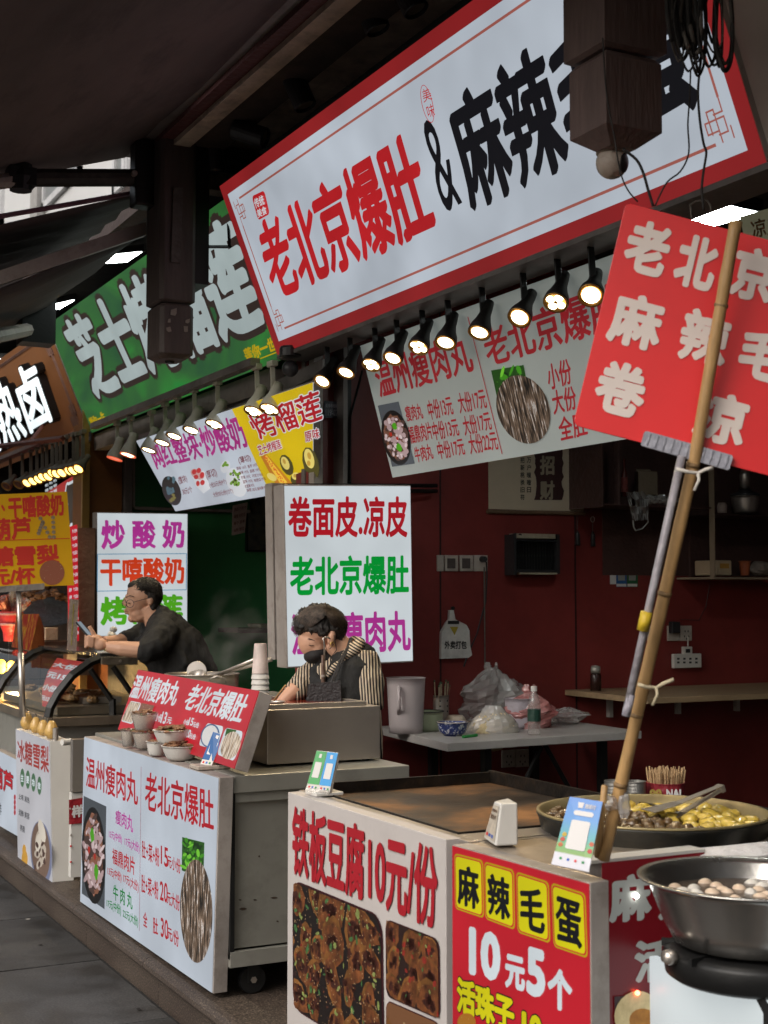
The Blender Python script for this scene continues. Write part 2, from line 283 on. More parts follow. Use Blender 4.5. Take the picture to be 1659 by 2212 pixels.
# ---------------------------------------------------------------- mesh helpers
class MB:
    def __init__(s): s.v = []; s.f = []; s.uv = {}
    def poly(s, pts, uvs=None):
        i = len(s.v); s.v += [V(p) for p in pts]; s.f.append(tuple(range(i, i + len(pts))))
        if uvs: s.uv[len(s.f) - 1] = uvs
    def quad(s, q): s.poly(q, [(0, 1), (1, 1), (1, 0), (0, 0)])
    def slab(s, q, vec):
        """closed block: front polygon q pushed along vec"""
        n = len(q); i = len(s.v); vec = V(vec)
        s.v += [V(p) for p in q] + [V(p) + vec for p in q]
        s.f.append(tuple(range(i, i + n))); s.f.append(tuple(range(i + 2 * n - 1, i + n - 1, -1)))
        for k in range(n):
            a, b = i + k, i + (k + 1) % n
            s.f.append((a, a + n, b + n, b))
        if n == 4: s.uv[len(s.f) - 6] = [(0, 1), (1, 1), (1, 0), (0, 0)]
    def box(s, x0, x1, y0, y1, z0, z1):
        s.slab([(x0, y0, z1), (x1, y0, z1), (x1, y0, z0), (x0, y0, z0)], (0, y1 - y0, 0))
    def obox(s, c, ax, ay, az):
        c = V(c); ax = V(ax); ay = V(ay); az = V(az)
        s.slab([c - ax - ay + az, c + ax - ay + az, c + ax - ay - az, c - ax - ay - az], ay * 2)
    def tube(s, pts, r, n=8, cap=True):
        pts = [V(p) for p in pts]; rs = r if isinstance(r, (list, tuple)) else [r] * len(pts)
        i0 = len(s.v); prev = None
        for k, p in enumerate(pts):
            t = (pts[min(k + 1, len(pts) - 1)] - pts[max(k - 1, 0)]).normalized()
            a = prev if prev is not None else (V((0, 0, 1)) if abs(t.z) < .9 else V((1, 0, 0)))
            a = (a - t * a.dot(t)).normalized(); prev = a; b = t.cross(a)
            for j in range(n):
                an = 2 * math.pi * j / n; s.v.append(p + (a * math.cos(an) + b * math.sin(an)) * rs[k])
        for k in range(len(pts) - 1):
            for j in range(n):
                s.f.append((i0 + k * n + j, i0 + k * n + (j + 1) % n, i0 + (k + 1) * n + (j + 1) % n, i0 + (k + 1) * n + j))
        if cap:
            s.f.append(tuple(i0 + j for j in range(n - 1, -1, -1))); s.f.append(tuple(i0 + (len(pts) - 1) * n + j for j in range(n)))
    def lathe(s, prof, c, n=24, axis=(0, 0, 1), sx=1.0, sy=1.0, ref=(1, 0, 0), caps=True):
        axis = V(axis).normalized(); c = V(c); a = V(ref); a = (a - axis * a.dot(axis))
        if a.length < 1e-4: a = V((0, 1, 0)); a = a - axis * a.dot(axis)
        a.normalize(); b = axis.cross(a); i0 = len(s.v)
        for (r, z) in prof:
            for j in range(n):
                an = 2 * math.pi * j / n; s.v.append(c + axis * z + a * (math.cos(an) * r * sx) + b * (math.sin(an) * r * sy))
        for k in range(len(prof) - 1):
            for j in range(n):
                s.f.append((i0 + k * n + j, i0 + k * n + (j + 1) % n, i0 + (k + 1) * n + (j + 1) % n, i0 + (k + 1) * n + j))
        if caps and prof[0][0] > 1e-5: s.f.append(tuple(i0 + j for j in range(n - 1, -1, -1)))
        if caps and prof[-1][0] > 1e-5: s.f.append(tuple(i0 + (len(prof) - 1) * n + j for j in range(n)))
    def blob(s, c, r, rot=0.0, seg=10, rings=7, jit=0.0, tilt=0.0):
        c = V(c); i0 = len(s.v); R = Matrix.Rotation(rot, 3, 'Z') @ Matrix.Rotation(tilt, 3, 'X')
        for i in range(rings + 1):
            th = math.pi * i / rings
            for j in range(seg):
                ph = 2 * math.pi * j / seg; k = 1 + (random.uniform(-jit, jit) if 0 < i < rings else 0)
                s.v.append(c + R @ V((r[0] * math.sin(th) * math.cos(ph) * k, r[1] * math.sin(th) * math.sin(ph) * k, r[2] * math.cos(th) * k)))
        for i in range(rings):
            for j in range(seg):
                s.f.append((i0 + i * seg + j, i0 + (i + 1) * seg + j, i0 + (i + 1) * seg + (j + 1) % seg, i0 + i * seg + (j + 1) % seg))
    def mesh(s, name):
        me = bpy.data.meshes.new(name); me.from_pydata([tuple(v) for v in s.v], [], s.f)
        if s.uv:
            ul = me.uv_layers.new(name='UVMap')
            for fi, uvs in s.uv.items():
                p = me.polygons[fi]
                for k, li in enumerate(p.loop_indices): ul.data[li].uv = uvs[k % len(uvs)]
        me.validate(); return me

def settag(o, label=None, cat=None, group=None, kind=None):
    if label: o['label'] = label
    if cat: o['category'] = cat
    if group: o['group'] = group
    if kind: o['kind'] = kind
    return o
def put(name, mb, m, parent=None, smooth=False, bevel=0.0, kind=None, label=None):
    me = mb if isinstance(mb, bpy.types.Mesh) else mb.mesh(name)
    o = bpy.data.objects.new(name, me); COL.objects.link(o)
    ms = m if isinstance(m, (list, tuple)) else [m]
    for x in ms: me.materials.append(x)
    # keep meshes centred on their own bulk
    if me.vertices:
        c = sum((v.co for v in me.vertices), V()) / len(me.vertices)
        me.transform(Matrix.Translation(-c)); o.location = c
    if smooth: me.shade_smooth()
    if parent is not None:
        o.parent = parent; o.matrix_parent_inverse = Matrix.Translation(-parent.location)
    if bevel:
        md = o.modifiers.new('bevel', 'BEVEL'); md.width = bevel; md.segments = 2; md.limit_method = 'ANGLE'; md.angle_limit = math.radians(40)
    if kind: o['kind'] = kind
    if label: o['label'] = label
    return o
def thing(name, loc, label, cat, group=None, kind=None):
    o = bpy.data.objects.new(name, None); COL.objects.link(o); o.location = V(loc); o.empty_display_size = .05
    return settag(o, label, cat, group, kind)
def single(name, mb, m, label, cat, group=None, kind=None, **k):
    o = put(name, mb, m, None, **k); return settag(o, label, cat, group, kind)
def child(name, parent, mb, m, **k): return put(name, mb, m, parent, **k)
def dup(root, delta, label, group=None, rot=None):
    r = root.copy(); COL.objects.link(r); r.location = V(root.location) + V(delta)
    if rot is not None: r.rotation_euler = rot
    if label: r['label'] = label
    if group: r['group'] = group
    for ch in list(root.children):
        c = ch.copy(); COL.objects.link(c); c.parent = r
        for g in list(ch.children):
            d = g.copy(); COL.objects.link(d); d.parent = c
    return r

_tc = {}
def text_mesh(s, extr=0.0):
    key = (s, extr)
    if key in _tc: return _tc[key]
    cu = bpy.data.curves.new('t', 'FONT'); cu.body = s; cu.size = 1; cu.extrude = extr; cu.resolution_u = 3; cu.fill_mode = 'BOTH' if extr else 'FRONT'
    o = bpy.data.objects.new('t', cu); COL.objects.link(o)
    dg = bpy.context.evaluated_depsgraph_get(); me = bpy.data.meshes.new_from_object(o.evaluated_get(dg))
    vs = [v.co.copy() for v in me.vertices]; fs = [tuple(p.vertices) for p in me.polygons]
    bpy.data.objects.remove(o); bpy.data.curves.remove(cu); bpy.data.meshes.remove(me)
    _tc[key] = (vs, fs); return vs, fs
def lettering(s, q, m, parent, off=.02, dz=.0006, outline=None, extr=None, name='lettering', italic=0.0, pen=None):
    """s printed into the planar quad q (TL TR BR BL); the broad stroke of the pen comes from passes side by side"""
    vs, fs = text_mesh(s)
    if not vs: return None
    k = pen or (off, off, 0)
    x0 = min(v.x for v in vs) - k[0]; x1 = max(v.x for v in vs) + k[0]; y0 = min(v.y for v in vs) - k[0]; y1 = max(v.y for v in vs) + k[0]
    n = qn(q)
    def passes(vl, fl, kk, cnt, d0, zsc=0.0, lift=4e-5):
        bv = []; bf = []
        for i in range(cnt + 1):
            if i == 0: dx = dy = 0
            else:
                a = 2 * math.pi * (i - 1) / cnt; ex = kk[0] * math.cos(a); ey = kk[1] * math.sin(a)
                dx = ex * math.cos(kk[2]) - ey * math.sin(kk[2]); dy = ex * math.sin(kk[2]) + ey * math.cos(kk[2])
                if kk[0] == 0: break
            o_ = len(bv)
            for v in vl:
                u = (v.x + dx - x0) / (x1 - x0); t = 1 - (v.y + dy - y0) / (y1 - y0)
                if italic: u += italic * (0.5 - t)
                bv.append(on(q, u, t) + n * (d0 + v.z * zsc + i * lift))
            bf += [tuple(j + o_ for j in f) for f in fl]
        b = MB(); b.v = bv; b.f = bf; return b
    if outline: put('outline', passes(vs, fs, (outline[1], outline[1], 0), 12, dz - .0005), outline[0], parent)
    if extr:
        v3, f3 = text_mesh(s, .5); put('letter_return', passes(v3, f3, (extr[1], extr[1], 0), 8, dz - extr[2] * .5 - .002, extr[2]), extr[0], parent)
    cnt = 16 if k[0] > .04 else 12 if k[0] > .025 else (6 if k[0] > .012 else (4 if k[0] > .003 else 0))
    return put(name, passes(vs, fs, k, cnt, dz), m, parent)
def TQ(pl, x0, y0, x1, y1, h0, h1=None, sl=0.0, off=0.0):
    """text quad from picture coordinates: top edge (x0,y0)-(x1,y1), heights, slant of the verticals"""
    h1 = h0 if h1 is None else h1
    return [pl(x0, y0), pl(x1, y1), pl(x1 + sl * h1, y1 + h1), pl(x0 + sl * h0, y0 + h0)]
def px_poly(pl, pts, off=.002): return [pl(x, y) + pl.n * off for x, y in pts]
def ell_pts(cx, cy, rx, ry, rot=0.0, n=28, sh=0.0):
    r = []
    for k in range(n):
        a = 2 * math.pi * k / n; x = rx * math.cos(a); y = ry * math.sin(a)
        r.append((cx + x * math.cos(rot) - y * math.sin(rot), cy + x * math.sin(rot) + y * math.cos(rot)))
    return r
def flat(name, pts, m, parent, uv=True):
    b = MB()
    if uv:
        u = (pts[1] - pts[0]).normalized(); n = (pts[1] - pts[0]).cross(pts[-1] - pts[0]).normalized(); w_ = ZZ
        if len(pts) != 4:
            c = sum(pts, V()) / len(pts); n = (pts[0] - c).cross(pts[len(pts) // 4] - c).normalized(); 
        a = ZZ.cross(n); 
        if a.length < .2: a = V((1, 0, 0))
        a.normalize(); bb = n.cross(a)
        us = [p.dot(a) for p in pts]; vs = [p.dot(bb) for p in pts]; sc = max(max(us) - min(us), max(vs) - min(vs), 1e-4)
        b.poly(pts, [((x - min(us)) / sc, (y - min(vs)) / sc) for x, y in zip(us, vs)])
    else: b.poly(pts)
    return put(name, b, m, parent)
def strip(b, pl, p0, p1, wpx, off=.002):
    d = V((p1[0] - p0[0], p1[1] - p0[1])); nn = V((-d.y, d.x)).normalized() * wpx / 2
    b.poly([pl(p0[0] + nn.x, p0[1] + nn.y) + pl.n * off, pl(p1[0] + nn.x, p1[1] + nn.y) + pl.n * off, pl(p1[0] - nn.x, p1[1] - nn.y) + pl.n * off, pl(p0[0] - nn.x, p0[1] - nn.y) + pl.n * off])
def rrect(q, r, n=5):
    """rounded polygon inside quad q, r = fraction of width"""
    W = (q[1] - q[0]).length; Hh = (q[3] - q[0]).length; ru = r; rv = r * W / Hh; out = []
    for (cu, cv, a0) in ((ru, rv, math.pi), (1 - ru, rv, 1.5 * math.pi), (1 - ru, 1 - rv, 0), (ru, 1 - rv, .5 * math.pi)):
        for k in range(n + 1):
            a = a0 + .5 * math.pi * k / n; out.append(on(q, cu + ru * math.cos(a), cv + rv * math.sin(a)))
    return out
def board(name, q, depth, case_m, face_m, label, cat, group=None, inset=.0, base=None):
    """sign box: case with the printed face 2 mm proud; returns root, face quad, plane"""
    n = qn(q); root = thing(name, base if base is not None else (q[2] + q[3]) / 2, label, cat, group)
    b = MB(); b.slab(q, -n * depth); child('case', root, b, case_m, bevel=.002)
    f = [on(q, u, v) + n * .003 for u, v in ((inset, inset), (1 - inset, inset), (1 - inset, 1 - inset), (inset, 1 - inset))]
    if face_m: 
        b = MB(); b.slab(f, -n * .002); child('face_panel', root, b, face_m)
    return root, f, Plane(f[0] , n)
# ================================================================ THE SETTING
def structure(name, mb, m, **k): o = put(name, mb, m, None, **k); o['kind'] = 'structure'; return o
ZF = .17                                                         # stall platform above the pavement
b = MB(); b.box(-30, 1.68, -6, 60, -.3, -.012); pave = structure('pavement', b, mat('mortar_grey', (.03, .028, .026), .9))
# paving slabs, running bond, joints recessed
tiles = {}
LX, LY = .6, .9
xk = 1.655; row = 0
while xk > -3.2:
    off = (row * .37) % LY
    yk = 2.2 - off
    while yk < 14:
        wv = LX - .011; lv = LY - .011; key = 't'
        if key not in tiles:
            t = MB(); t.box(-wv / 2, wv / 2, -lv / 2, lv / 2, -.012, 0); tiles[key] = t.mesh('paving_slab')
            tiles[key].materials.append(PAVE)
        o = bpy.data.objects.new('paving_slab', tiles[key]); COL.objects.link(o)
        o.location = (xk - LX / 2, yk + LY / 2, random.uniform(-.0015, .0015)); o.parent = pave; o.matrix_parent_inverse = Matrix.Translation(-pave.location)
        yk += LY
    xk -= LX; row += 1
b = MB(); c0 = PZ(230, 2003, .0028); b.poly([c0 + V((math.cos(k * .5) * .1 * random.uniform(.6, 1.1), math.sin(k * .5) * .17 * random.uniform(.6, 1.15), 0)) for k in range(13)]); child('dark_stain', pave, b, mat('greasy_stain', (.018, .016, .015), .35, 0, .6, 30, 0))
for k, (x_, y_) in enumerate(((88, 2040), (330, 2130), (175, 1930), (60, 1985), (300, 2180))):
    b = MB(); c0 = PZ(x_, y_, .003); b.poly([c0 + V((math.cos(j) * .012 * random.uniform(.5, 1.3), math.sin(j) * .02 * random.uniform(.5, 1.2), 0)) for j in range(6)]); child('litter_scrap', pave, b, mat('pale_litter', (.3, .28, .25), .8) if k % 2 else mat('dark_litter', (.015, .012, .01), .8))
b = MB(); b.box(1.75, 9, -4, 20, -.3, ZF - .003); plat = structure('platform_floor', b, GRAN)
# kerb: stones with a rounded nose, each its own piece
kerb = thing('kerb', (1.66, 5, 0), None, None, kind='structure')
def kerb_stone(y0, y1):
    prof = [(1.672, -.05), (1.672, .105), (1.655, .112), (1.632, .117), (1.617, .125), (1.609, .138), (1.612, .152), (1.625, .164), (1.645, ZF), (1.76, ZF), (1.76, -.05)]
    b = MB(); b.slab([V((x, y0, z)) for x, z in prof], (0, y1 - y0, 0)); return b
y = 2.1
while y < 14:
    child('kerb_stone', kerb, kerb_stone(y + .002, y + .998), GRAN, bevel=.002); y += 1.0
FX = 2.6                                                          # line of the shop fronts
b = MB(); b.box(2.70, 7.0, 6.06, 6.20, ZF, 3.3); wall_r = structure('red_side_wall', b, REDW)
for sx_ in (951, 1243):
    b = MB(); a_ = PY(sx_, 1300, 6.06); b.box(a_.x - .004, a_.x + .004, 6.056, 6.0595, ZF, 3.0); child('panel_seam', wall_r, b, mat('seam_shadow', (.02, .006, .006)))
b = MB(); b.box(2.70, 6.4, 9.5, 9.62, ZF, 3.6); structure('green_side_wall', b, GRNW)
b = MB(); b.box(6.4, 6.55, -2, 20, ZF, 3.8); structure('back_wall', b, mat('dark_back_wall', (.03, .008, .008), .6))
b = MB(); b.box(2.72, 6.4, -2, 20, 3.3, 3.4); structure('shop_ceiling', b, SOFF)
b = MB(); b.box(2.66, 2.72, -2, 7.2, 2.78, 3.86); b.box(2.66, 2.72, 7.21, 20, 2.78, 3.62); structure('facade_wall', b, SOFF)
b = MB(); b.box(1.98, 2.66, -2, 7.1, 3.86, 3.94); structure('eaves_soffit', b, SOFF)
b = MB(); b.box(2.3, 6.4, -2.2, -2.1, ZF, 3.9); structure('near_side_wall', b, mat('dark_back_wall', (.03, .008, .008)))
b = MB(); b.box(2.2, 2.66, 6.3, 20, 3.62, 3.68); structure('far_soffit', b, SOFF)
b = MB(); b.box(2.12, 2.2, 6.3, 20, 3.5, 3.68); structure('far_fascia', b, mat('fascia_brown', (.05, .035, .032), .8))
# dark street wall behind (other side of the lane seen over the shops)
b = MB(); b.box(2.6, 9, 14.5, 14.7, 0, 5); structure('far_shop_wall', b, mat('dark_far_wall', (.02, .014, .012), .8))
# pale wall tiles of the far shop
b = MB(); b.box(3.0, 5.5, 13.0, 13.1, ZF, 2.4); fw = structure('far_tiled_wall', b, mat('tile_grout', (.02, .018, .016)))
tm = MB(); tm.box(-.145, .145, -.01, .01, -.145, .145); tmm = tm.mesh('wall_tile'); tmm.materials.append(mat('dark_wall_tile', (.12, .085, .07), .3, 0, .2))
for i in range(9):
    for j in range(6):
        o = bpy.data.objects.new('wall_tile', tmm); COL.objects.link(o); o.location = (2.95 + i * .3, 12.99, .6 + j * .3); o.parent = fw; o.matrix_parent_inverse = Matrix.Translation(-fw.location)

# white building far behind, seen between the awnings
XW = 4.5
bt = thing('white_building', (XW, 22, 4), 'pale building wall with grey framed windows seen between the awnings', 'building')
b = MB(); b.box(XW, 12, 9, 60, 3.95, 16); child('wall', bt, b, TILEW)
def far_window(x0, x1, yt, yb):
    a = PX(x0, yb, XW); c = PX(x1, yb, XW); t = PX(x0, yt, XW); ya, yb_ = a.y, c.y; z0, z1 = a.z, t.z
    f = MB(); fr = .09
    for (p, q, r_, s) in ((ya, ya - fr, z0, z1), (yb_ + fr, yb_, z0, z1), (ya, yb_, z1 - fr, z1), (ya, yb_, z0, z0 + fr), (ya + (yb_ - ya) * .62, ya + (yb_ - ya) * .62 - .12, z0, z1)): f.box(XW - .06, XW + .02, min(p, q), max(p, q), r_, s)
    fo = child('window', bt, f, mat('window_frame_pale', (.55, .55, .56), .5))
    g = MB(); g.box(XW - .03, XW + .01, yb_ + .05, ya - .05, z0 + .05, z1 - .05); child('pane', fo, g, mat('dull_window_glass', (.2, .21, .21), .3, 0, .1, 1, 0))
far_window(99, 178, 290, 455); far_window(252, 285, 330, 423); far_window(-60, 8, 400, 560)
b = MB(); a = PX(83, 470, XW); c = PX(98, 470, XW); b.box(XW - .12, XW, c.y, a.y, 3.96, 16); child('pilaster', bt, b, mat('pilaster_grey', (.33, .32, .31), .8))

# ================================================================ ROOF EDGE, BEAMS, AWNINGS
A0 = PX(270, 325, 1.98); YA = A0.y
beam = thing('eaves_beam', (2.0, 5, A0.z), 'weathered brown eaves beam running along the front above the signs', 'beam')
def run(p, q): return (q - p)
b = MB(); e0 = PX(268, 330, 1.95); e1 = V((1.95, 1.2, e0.z)); b.slab([e0 + V((0, 0, .05)), e0 + V((.05, 0, .05)), e0 + V((.05, 0, -.02)), e0 + V((0, 0, -.02))], (0, e1.y - e0.y, 0)); child('awning_rail', beam, b, ALUD)
b = MB(); b.box(2.0, 2.06, 1.2, e0.y, e0.z - .045, e0.z + .01); child('gutter_lip', beam, b, mat('dull_red_strip', (.1, .03, .03), .6))
b = MB(); b.box(2.06, 2.14, 1.2, e0.y, e0.z - .07, e0.z + .03); child('plaster_fascia', beam, b, CONC)
b = MB(); b.box(2.14, 2.32, 1.2, e0.y - .05, e0.z - .05, e0.z + .09); child('timber_beam', beam, b, mat('beam_brown', (.07, .05, .04), .8, 0, .4, 5, .01, dirt=.5))
b = MB(); b.box(2.31, 2.56, 1.2, e0.y - .1, e0.z + .02, e0.z + .04); child('soffit_strip', beam, b, CONC)
b = MB(); b.box(2.0, 2.55, e0.y - .12, e0.y - .02, e0.z - .16, e0.z + .02); child('bracket', beam, b, CONC)

def awning(name, label, pr, pl_, ext, m, xr=1.95, group='awnings over the lane'):
    """near end edge through two picture points, cloth runs on along +Y by ext"""
    R_ = PX(*pr, xr); L_ = PY(*pl_, R_.y); d = (L_ - R_); L2 = R_ + d * 2.2
    root = thing(name, R_, label, 'awning', group)
    N = 14; b = MB(); i0 = 0
    for k in range(N + 1):
        for t in range(7):
            u = t / 6; sag = -.035 * math.sin(math.pi * u) + .012 * math.sin(k * 2.1 + t)
            b.v.append(R_ + (L2 - R_) * u + V((0, ext * k / N, sag)))
    for k in range(N):
        for t in range(6):
            a = k * 7 + t; b.f.append((a, a + 1, a + 8, a + 7))
    o = child('canvas', root, b, m, smooth=True)
    md = o.modifiers.new('s', 'SOLIDIFY'); md.thickness = .006
    return root, R_, L2
aw1, r1, l1 = awning('brown_awning', 'large dark brown canvas awning sloping down over the lane, seen from below', (270, 338), (0, 378), -7.5, CANV)
for k in (1, 3, 5):
    p = lerp(r1, l1, .08); q = lerp(r1, l1, .95); off = V((0, -k * 1.1, -.03)); b = MB(); b.tube([p + off, q + off], .012, 6); 
b = MB(); b.tube([l1 + V((0, .1, 0)), l1 + V((0, -7.5, 0))], .04, 8); child('front_bar', aw1, b, ALUD)
r = thing('folding_awning_arm', PX(290, 385, 1.95), 'dark jointed folding awning arm bolted beside the hanging post', 'awning arm')
a0 = PX(295, 384, 1.93); a1 = PY(45, 384, a0.y - .05); a2 = PY(-40, 398, a0.y - .1)
b = MB(); b.tube([a0, a1], .042, 10); child('upper_arm', r, b, mat('grimy_arm', (.03, .026, .022), .6, 0, .6, 12, .006, dirt=.5, dcol=(.1, .08, .07, 1)))
b = MB(); b.tube([a1 + V((.02, 0, 0)), a2], .034, 10); child('lower_arm', r, b, ALU)
b = MB(); b.lathe([(.05, -.06), (.06, 0), (.05, .06)], a1, 12); b.obox(a1, V((.06, 0, 0)), V((0, .05, 0)), V((0, 0, .04))); child('elbow_joint', r, b, BLACKM)
b = MB(); b.obox(a0 + V((.05, 0, .02)), V((.07, 0, 0)), V((0, .05, 0)), V((0, 0, .16))); child('wall_bracket', r, b, BLACKM, bevel=.01)
b = MB(); b.lathe([(0, -.01), (.014, -.01), (.014, .01), (0, .01)], a0 + V((-.03, -.06, .0)), 10, axis=(0, 1, 0)); child('bolt', r, b, ALU)
aw2, r2, l2 = awning('grey_brown_awning', 'grey brown awning of the green shop hanging below the white building', (312, 419), (0, 474), 1.35, CANV2, 2.0)
b = MB(); b.tube([r2 + V((0, -.01, .012)), l2 + V((0, -.01, .012))], .012, 6); child('edge_piping', aw2, b, mat('purple_piping', (.25, .12, .16), .6))
r3 = PX(312, 495, 2.0); q3 = PY(0, 600, r3.y); l3 = r3 + (q3 - r3) * 2.2
bar = MB(); bar.slab([r3 + V((0, -.03, .03)), l3 + V((0, -.03, .03)), l3 + V((0, -.03, -.035)), r3 + V((0, -.03, -.035))], (0, .05, 0)); child('front_bar', aw2, bar, ALU)
aw3, r4, l4 = awning('far_awning', 'dark grey canvas awning farthest along the lane, under a pale front bar', (312, 505), (0, 612), 6, mat('dark_canvas', (.065, .052, .052), .9, 0, .3, 3, .01, dirt=.4), 2.0)
r = thing('folding_awning_arm', PX(100, 690, 1.9), 'small grey folding arm under the far awning at the left edge', 'awning arm')
p0 = PX(-20, 728, 1.5); p1 = PX(62, 712, 1.9); b = MB(); b.tube([p0, p1], .04, 8); child('arm', r, b, ALU)
b = MB(); b.obox(PX(78, 695, 1.95), V((.1, 0, 0)), V((0, .08, 0)), V((0, 0, .14))); child('wall_bracket', r, b, BLACKM)
# lit ceiling panels
def led_panel(pts, X, label, group='ceiling lights along the front'):
    p = [PX(*a, X) for a in pts[:2]]; z = p[0].z; q = [PZ(*a, z) for a in pts]; c = sum(q, V()) / 4
    r = thing('ceiling_light', c, label, 'ceiling light', group)
    b = MB(); g = [c + (x - c) * 1.12 for x in q]; b.slab([x + V((0, 0, .004)) for x in g], (0, 0, .04)); child('housing', r, b, BLACKM)
    b = MB(); b.slab(q, (0, 0, .003)); child('diffuser', r, b, LED)
    return r
led_panel([(226, 569), (248, 551), (306, 545), (274, 566)], 2.3, 'bright white ceiling panel beside the dark hanging post')
led_panel([(95, 673), (118, 658), (160, 649), (130, 667)], 2.3, 'bright white ceiling panel above the left end of the green sign')
led_panel([(-25, 790), (-5, 776), (19, 775), (5, 787)], 2.3, 'half hidden white ceiling light at the left edge above the lit letters')
q = [PZ(x, y, 2.9) for x, y in ((1462, 463), (1560, 444), (1640, 462), (1530, 492))]; c = sum(q, V()) / 4
r = thing('square_ceiling_light', c, 'glaring white square light panel behind the red placard', 'ceiling light')
b = MB(); b.slab([c + (x - c) * 1.1 + V((0, 0, .004)) for x in q], (0, 0, .05)); child('housing', r, b, BLACKM)
b = MB(); b.slab(q, (0, 0, .003)); child('diffuser', r, b, mat('lit_square_panel', (.9, .9, .9), .4, emit=(.92, 1, .98), es=70, var=.01, bump=0))

# ================================================================ BIG SIGN
XB = 2.5
BL = PX(600, 766.8, XB); BR = PX(1658, 354.3, XB); TLp = PY(475.3, 402.3, BL.y); up = TLp - BL; TRp = BR + up; TRp.y = BR.y
Q = [TLp, TRp, BR, BL]
big, f, P = board('big_shop_sign', Q, .16, ALU, GR, 'huge tilted backlit sign, white with red border and red and black brush characters', 'shop sign')
inner = [P(492, 420), None, None, P(602.5, 737.5)]
br_i = P(1615.3, 324.4); inner[2] = br_i; inner[1] = P(492, 420) + (br_i - P(602.5, 737.5))
b = MB(); b.quad([p + P.n * .0003 for p in inner]); child('white_field', big, b, GW)
I = [p + P.n * .0007 for p in inner]
def ib(u, v): return on(I, u, v)
W_ = (I[1] - I[0]).length; Hh_ = (I[3] - I[0]).length
def band(bm, u0, v0, u1, v1, wd):
    hu = wd / W_ / 2; hv = wd / Hh_ / 2
    bm.poly([ib(min(u0, u1) - hu, min(v0, v1) - hv), ib(max(u0, u1) + hu, min(v0, v1) - hv), ib(max(u0, u1) + hu, max(v0, v1) + hv), ib(min(u0, u1) - hu, max(v0, v1) + hv)])
b = MB(); m_ = .045; mu = m_ / W_; mv = m_ / Hh_
for (wd, e) in ((.009, 0),):
    band(b, mu * 2.4, mv, 1 - mu * 2.4, mv, wd); band(b, mu * 2.4, 1 - mv, 1 - mu * 2.4, 1 - mv, wd); band(b, mu, mv * 3.6, mu, 1 - mv * 3.6, wd); band(b, 1 - mu, mv * 3.6, 1 - mu, 1 - mv * 3.6, wd)
kn = .034
for (cu, cv, su, sv) in ((mu, mv, 1, 1), (1 - mu, mv, -1, 1), (mu, 1 - mv, 1, -1), (1 - mu, 1 - mv, -1, -1)):
    for (a0_, b0_, a1_, b1_) in ((0, .6, 1, .6), (0, .6, 0, 1.8), (0, 1.8, 2.2, 1.8), (2.2, 1.8, 2.2, 1), (.9, 0, .9, 2.6), (.9, 2.6, 1.7, 2.6), (1.7, 2.6, 1.7, .8), (-.4, .9, -.4, 0), (1.0, .9, 2.2, .9), (0, 2.2, 1, 2.2), (0, 2.2, 0, 3.6)):
        band(b, cu + su * a0_ * kn / W_, cv + sv * b0_ * kn / Hh_, cu + su * a1_ * kn / W_, cv + sv * b1_ * kn / Hh_, .005)
child('border_line', big, b, GBOR)
P4 = lambda pl, *pts: [pl(x, y) + pl.n * .0006 for x, y in pts]
lettering('老北京爆肚', P4(P, (543, 486), (884, 268), (950, 500), (600, 655)), GRT, big, pen=(.045, .016, .6))
lettering('&', P4(P, (902, 266), (948, 250), (1000, 440), (962, 462)), GK, big, .005)
lettering('麻辣毛蛋', P4(P, (950, 222), (1440, -108), (1520, 235), (1022, 468)), GK, big, pen=(.045, .016, .6))
sq = P4(P, (543.7, 424), (562, 412.5), (578, 464), (560.8, 474.5)); sq = [sq[0], sq[1], sq[2], sq[3]]
b = MB(); b.poly(rrect([p for p in P4(P, (544, 424), (571, 411), (583, 462), (558, 476))], .15)); child('stamp', big, b, GRT)
lettering('传统', [p + P.n * .003 for p in P4(P, (549, 430), (569, 419), (574, 441), (554, 451))], GWB, big, .02)
lettering('美食', [p + P.n * .003 for p in P4(P, (555, 453), (575, 443), (579, 461), (560, 471))], GWB, big, .02)
b = MB(); e_o = [P(x, y) + P.n * .002 for x, y in ell_pts(924, 224, 12, 42, -.22)]; e_i = [P(x, y) + P.n * .002 for x, y in ell_pts(924, 224, 10.8, 40.6, -.22)]
for k in range(28): b.poly([e_o[k], e_o[(k + 1) % 28], e_i[(k + 1) % 28], e_i[k]])
child('oval_stamp', big, b, GRT)
lettering('美', P4(P, (911, 194), (927, 188), (935, 214), (916, 222)), GRT, big, .0); lettering('味', P4(P, (920, 229), (936, 222), (941, 250), (927, 256)), GRT, big, .0)
# steel frame cheek right of the sign
b = MB(); e = [TRp, TRp + V((0, -.18, 0)), BR + V((0, -.18, 0)), BR]; b.slab([x - P.n * .02 for x in e], -P.n * .14); child('end_cheek', big, b, mat('pale_grey_cheek', (.5, .46, .42), .6, 0, .1, 4))
b = MB(); b.box(XB - .005, XB + .14, BR.y - .2, BL.y, BL.z - .022, BL.z - .004); child('bottom_rail', big, b, ALUD)
# black hanger behind the sign's left edge
r = thing('wire_hanger', PX(470, 470, 2.3), 'black square steel hanger between the dark post and the big sign', 'bracket')
b = MB()
for (a, c) in (((447, 477), (520, 477)), ((447, 533), (498, 533)), ((490, 425), (496, 533)), ((445, 500), (449, 533))): b.tube([PX(*a, 2.32), PX(*c, 2.32)], .008, 4)
child('frame', r, b, BLACKM)

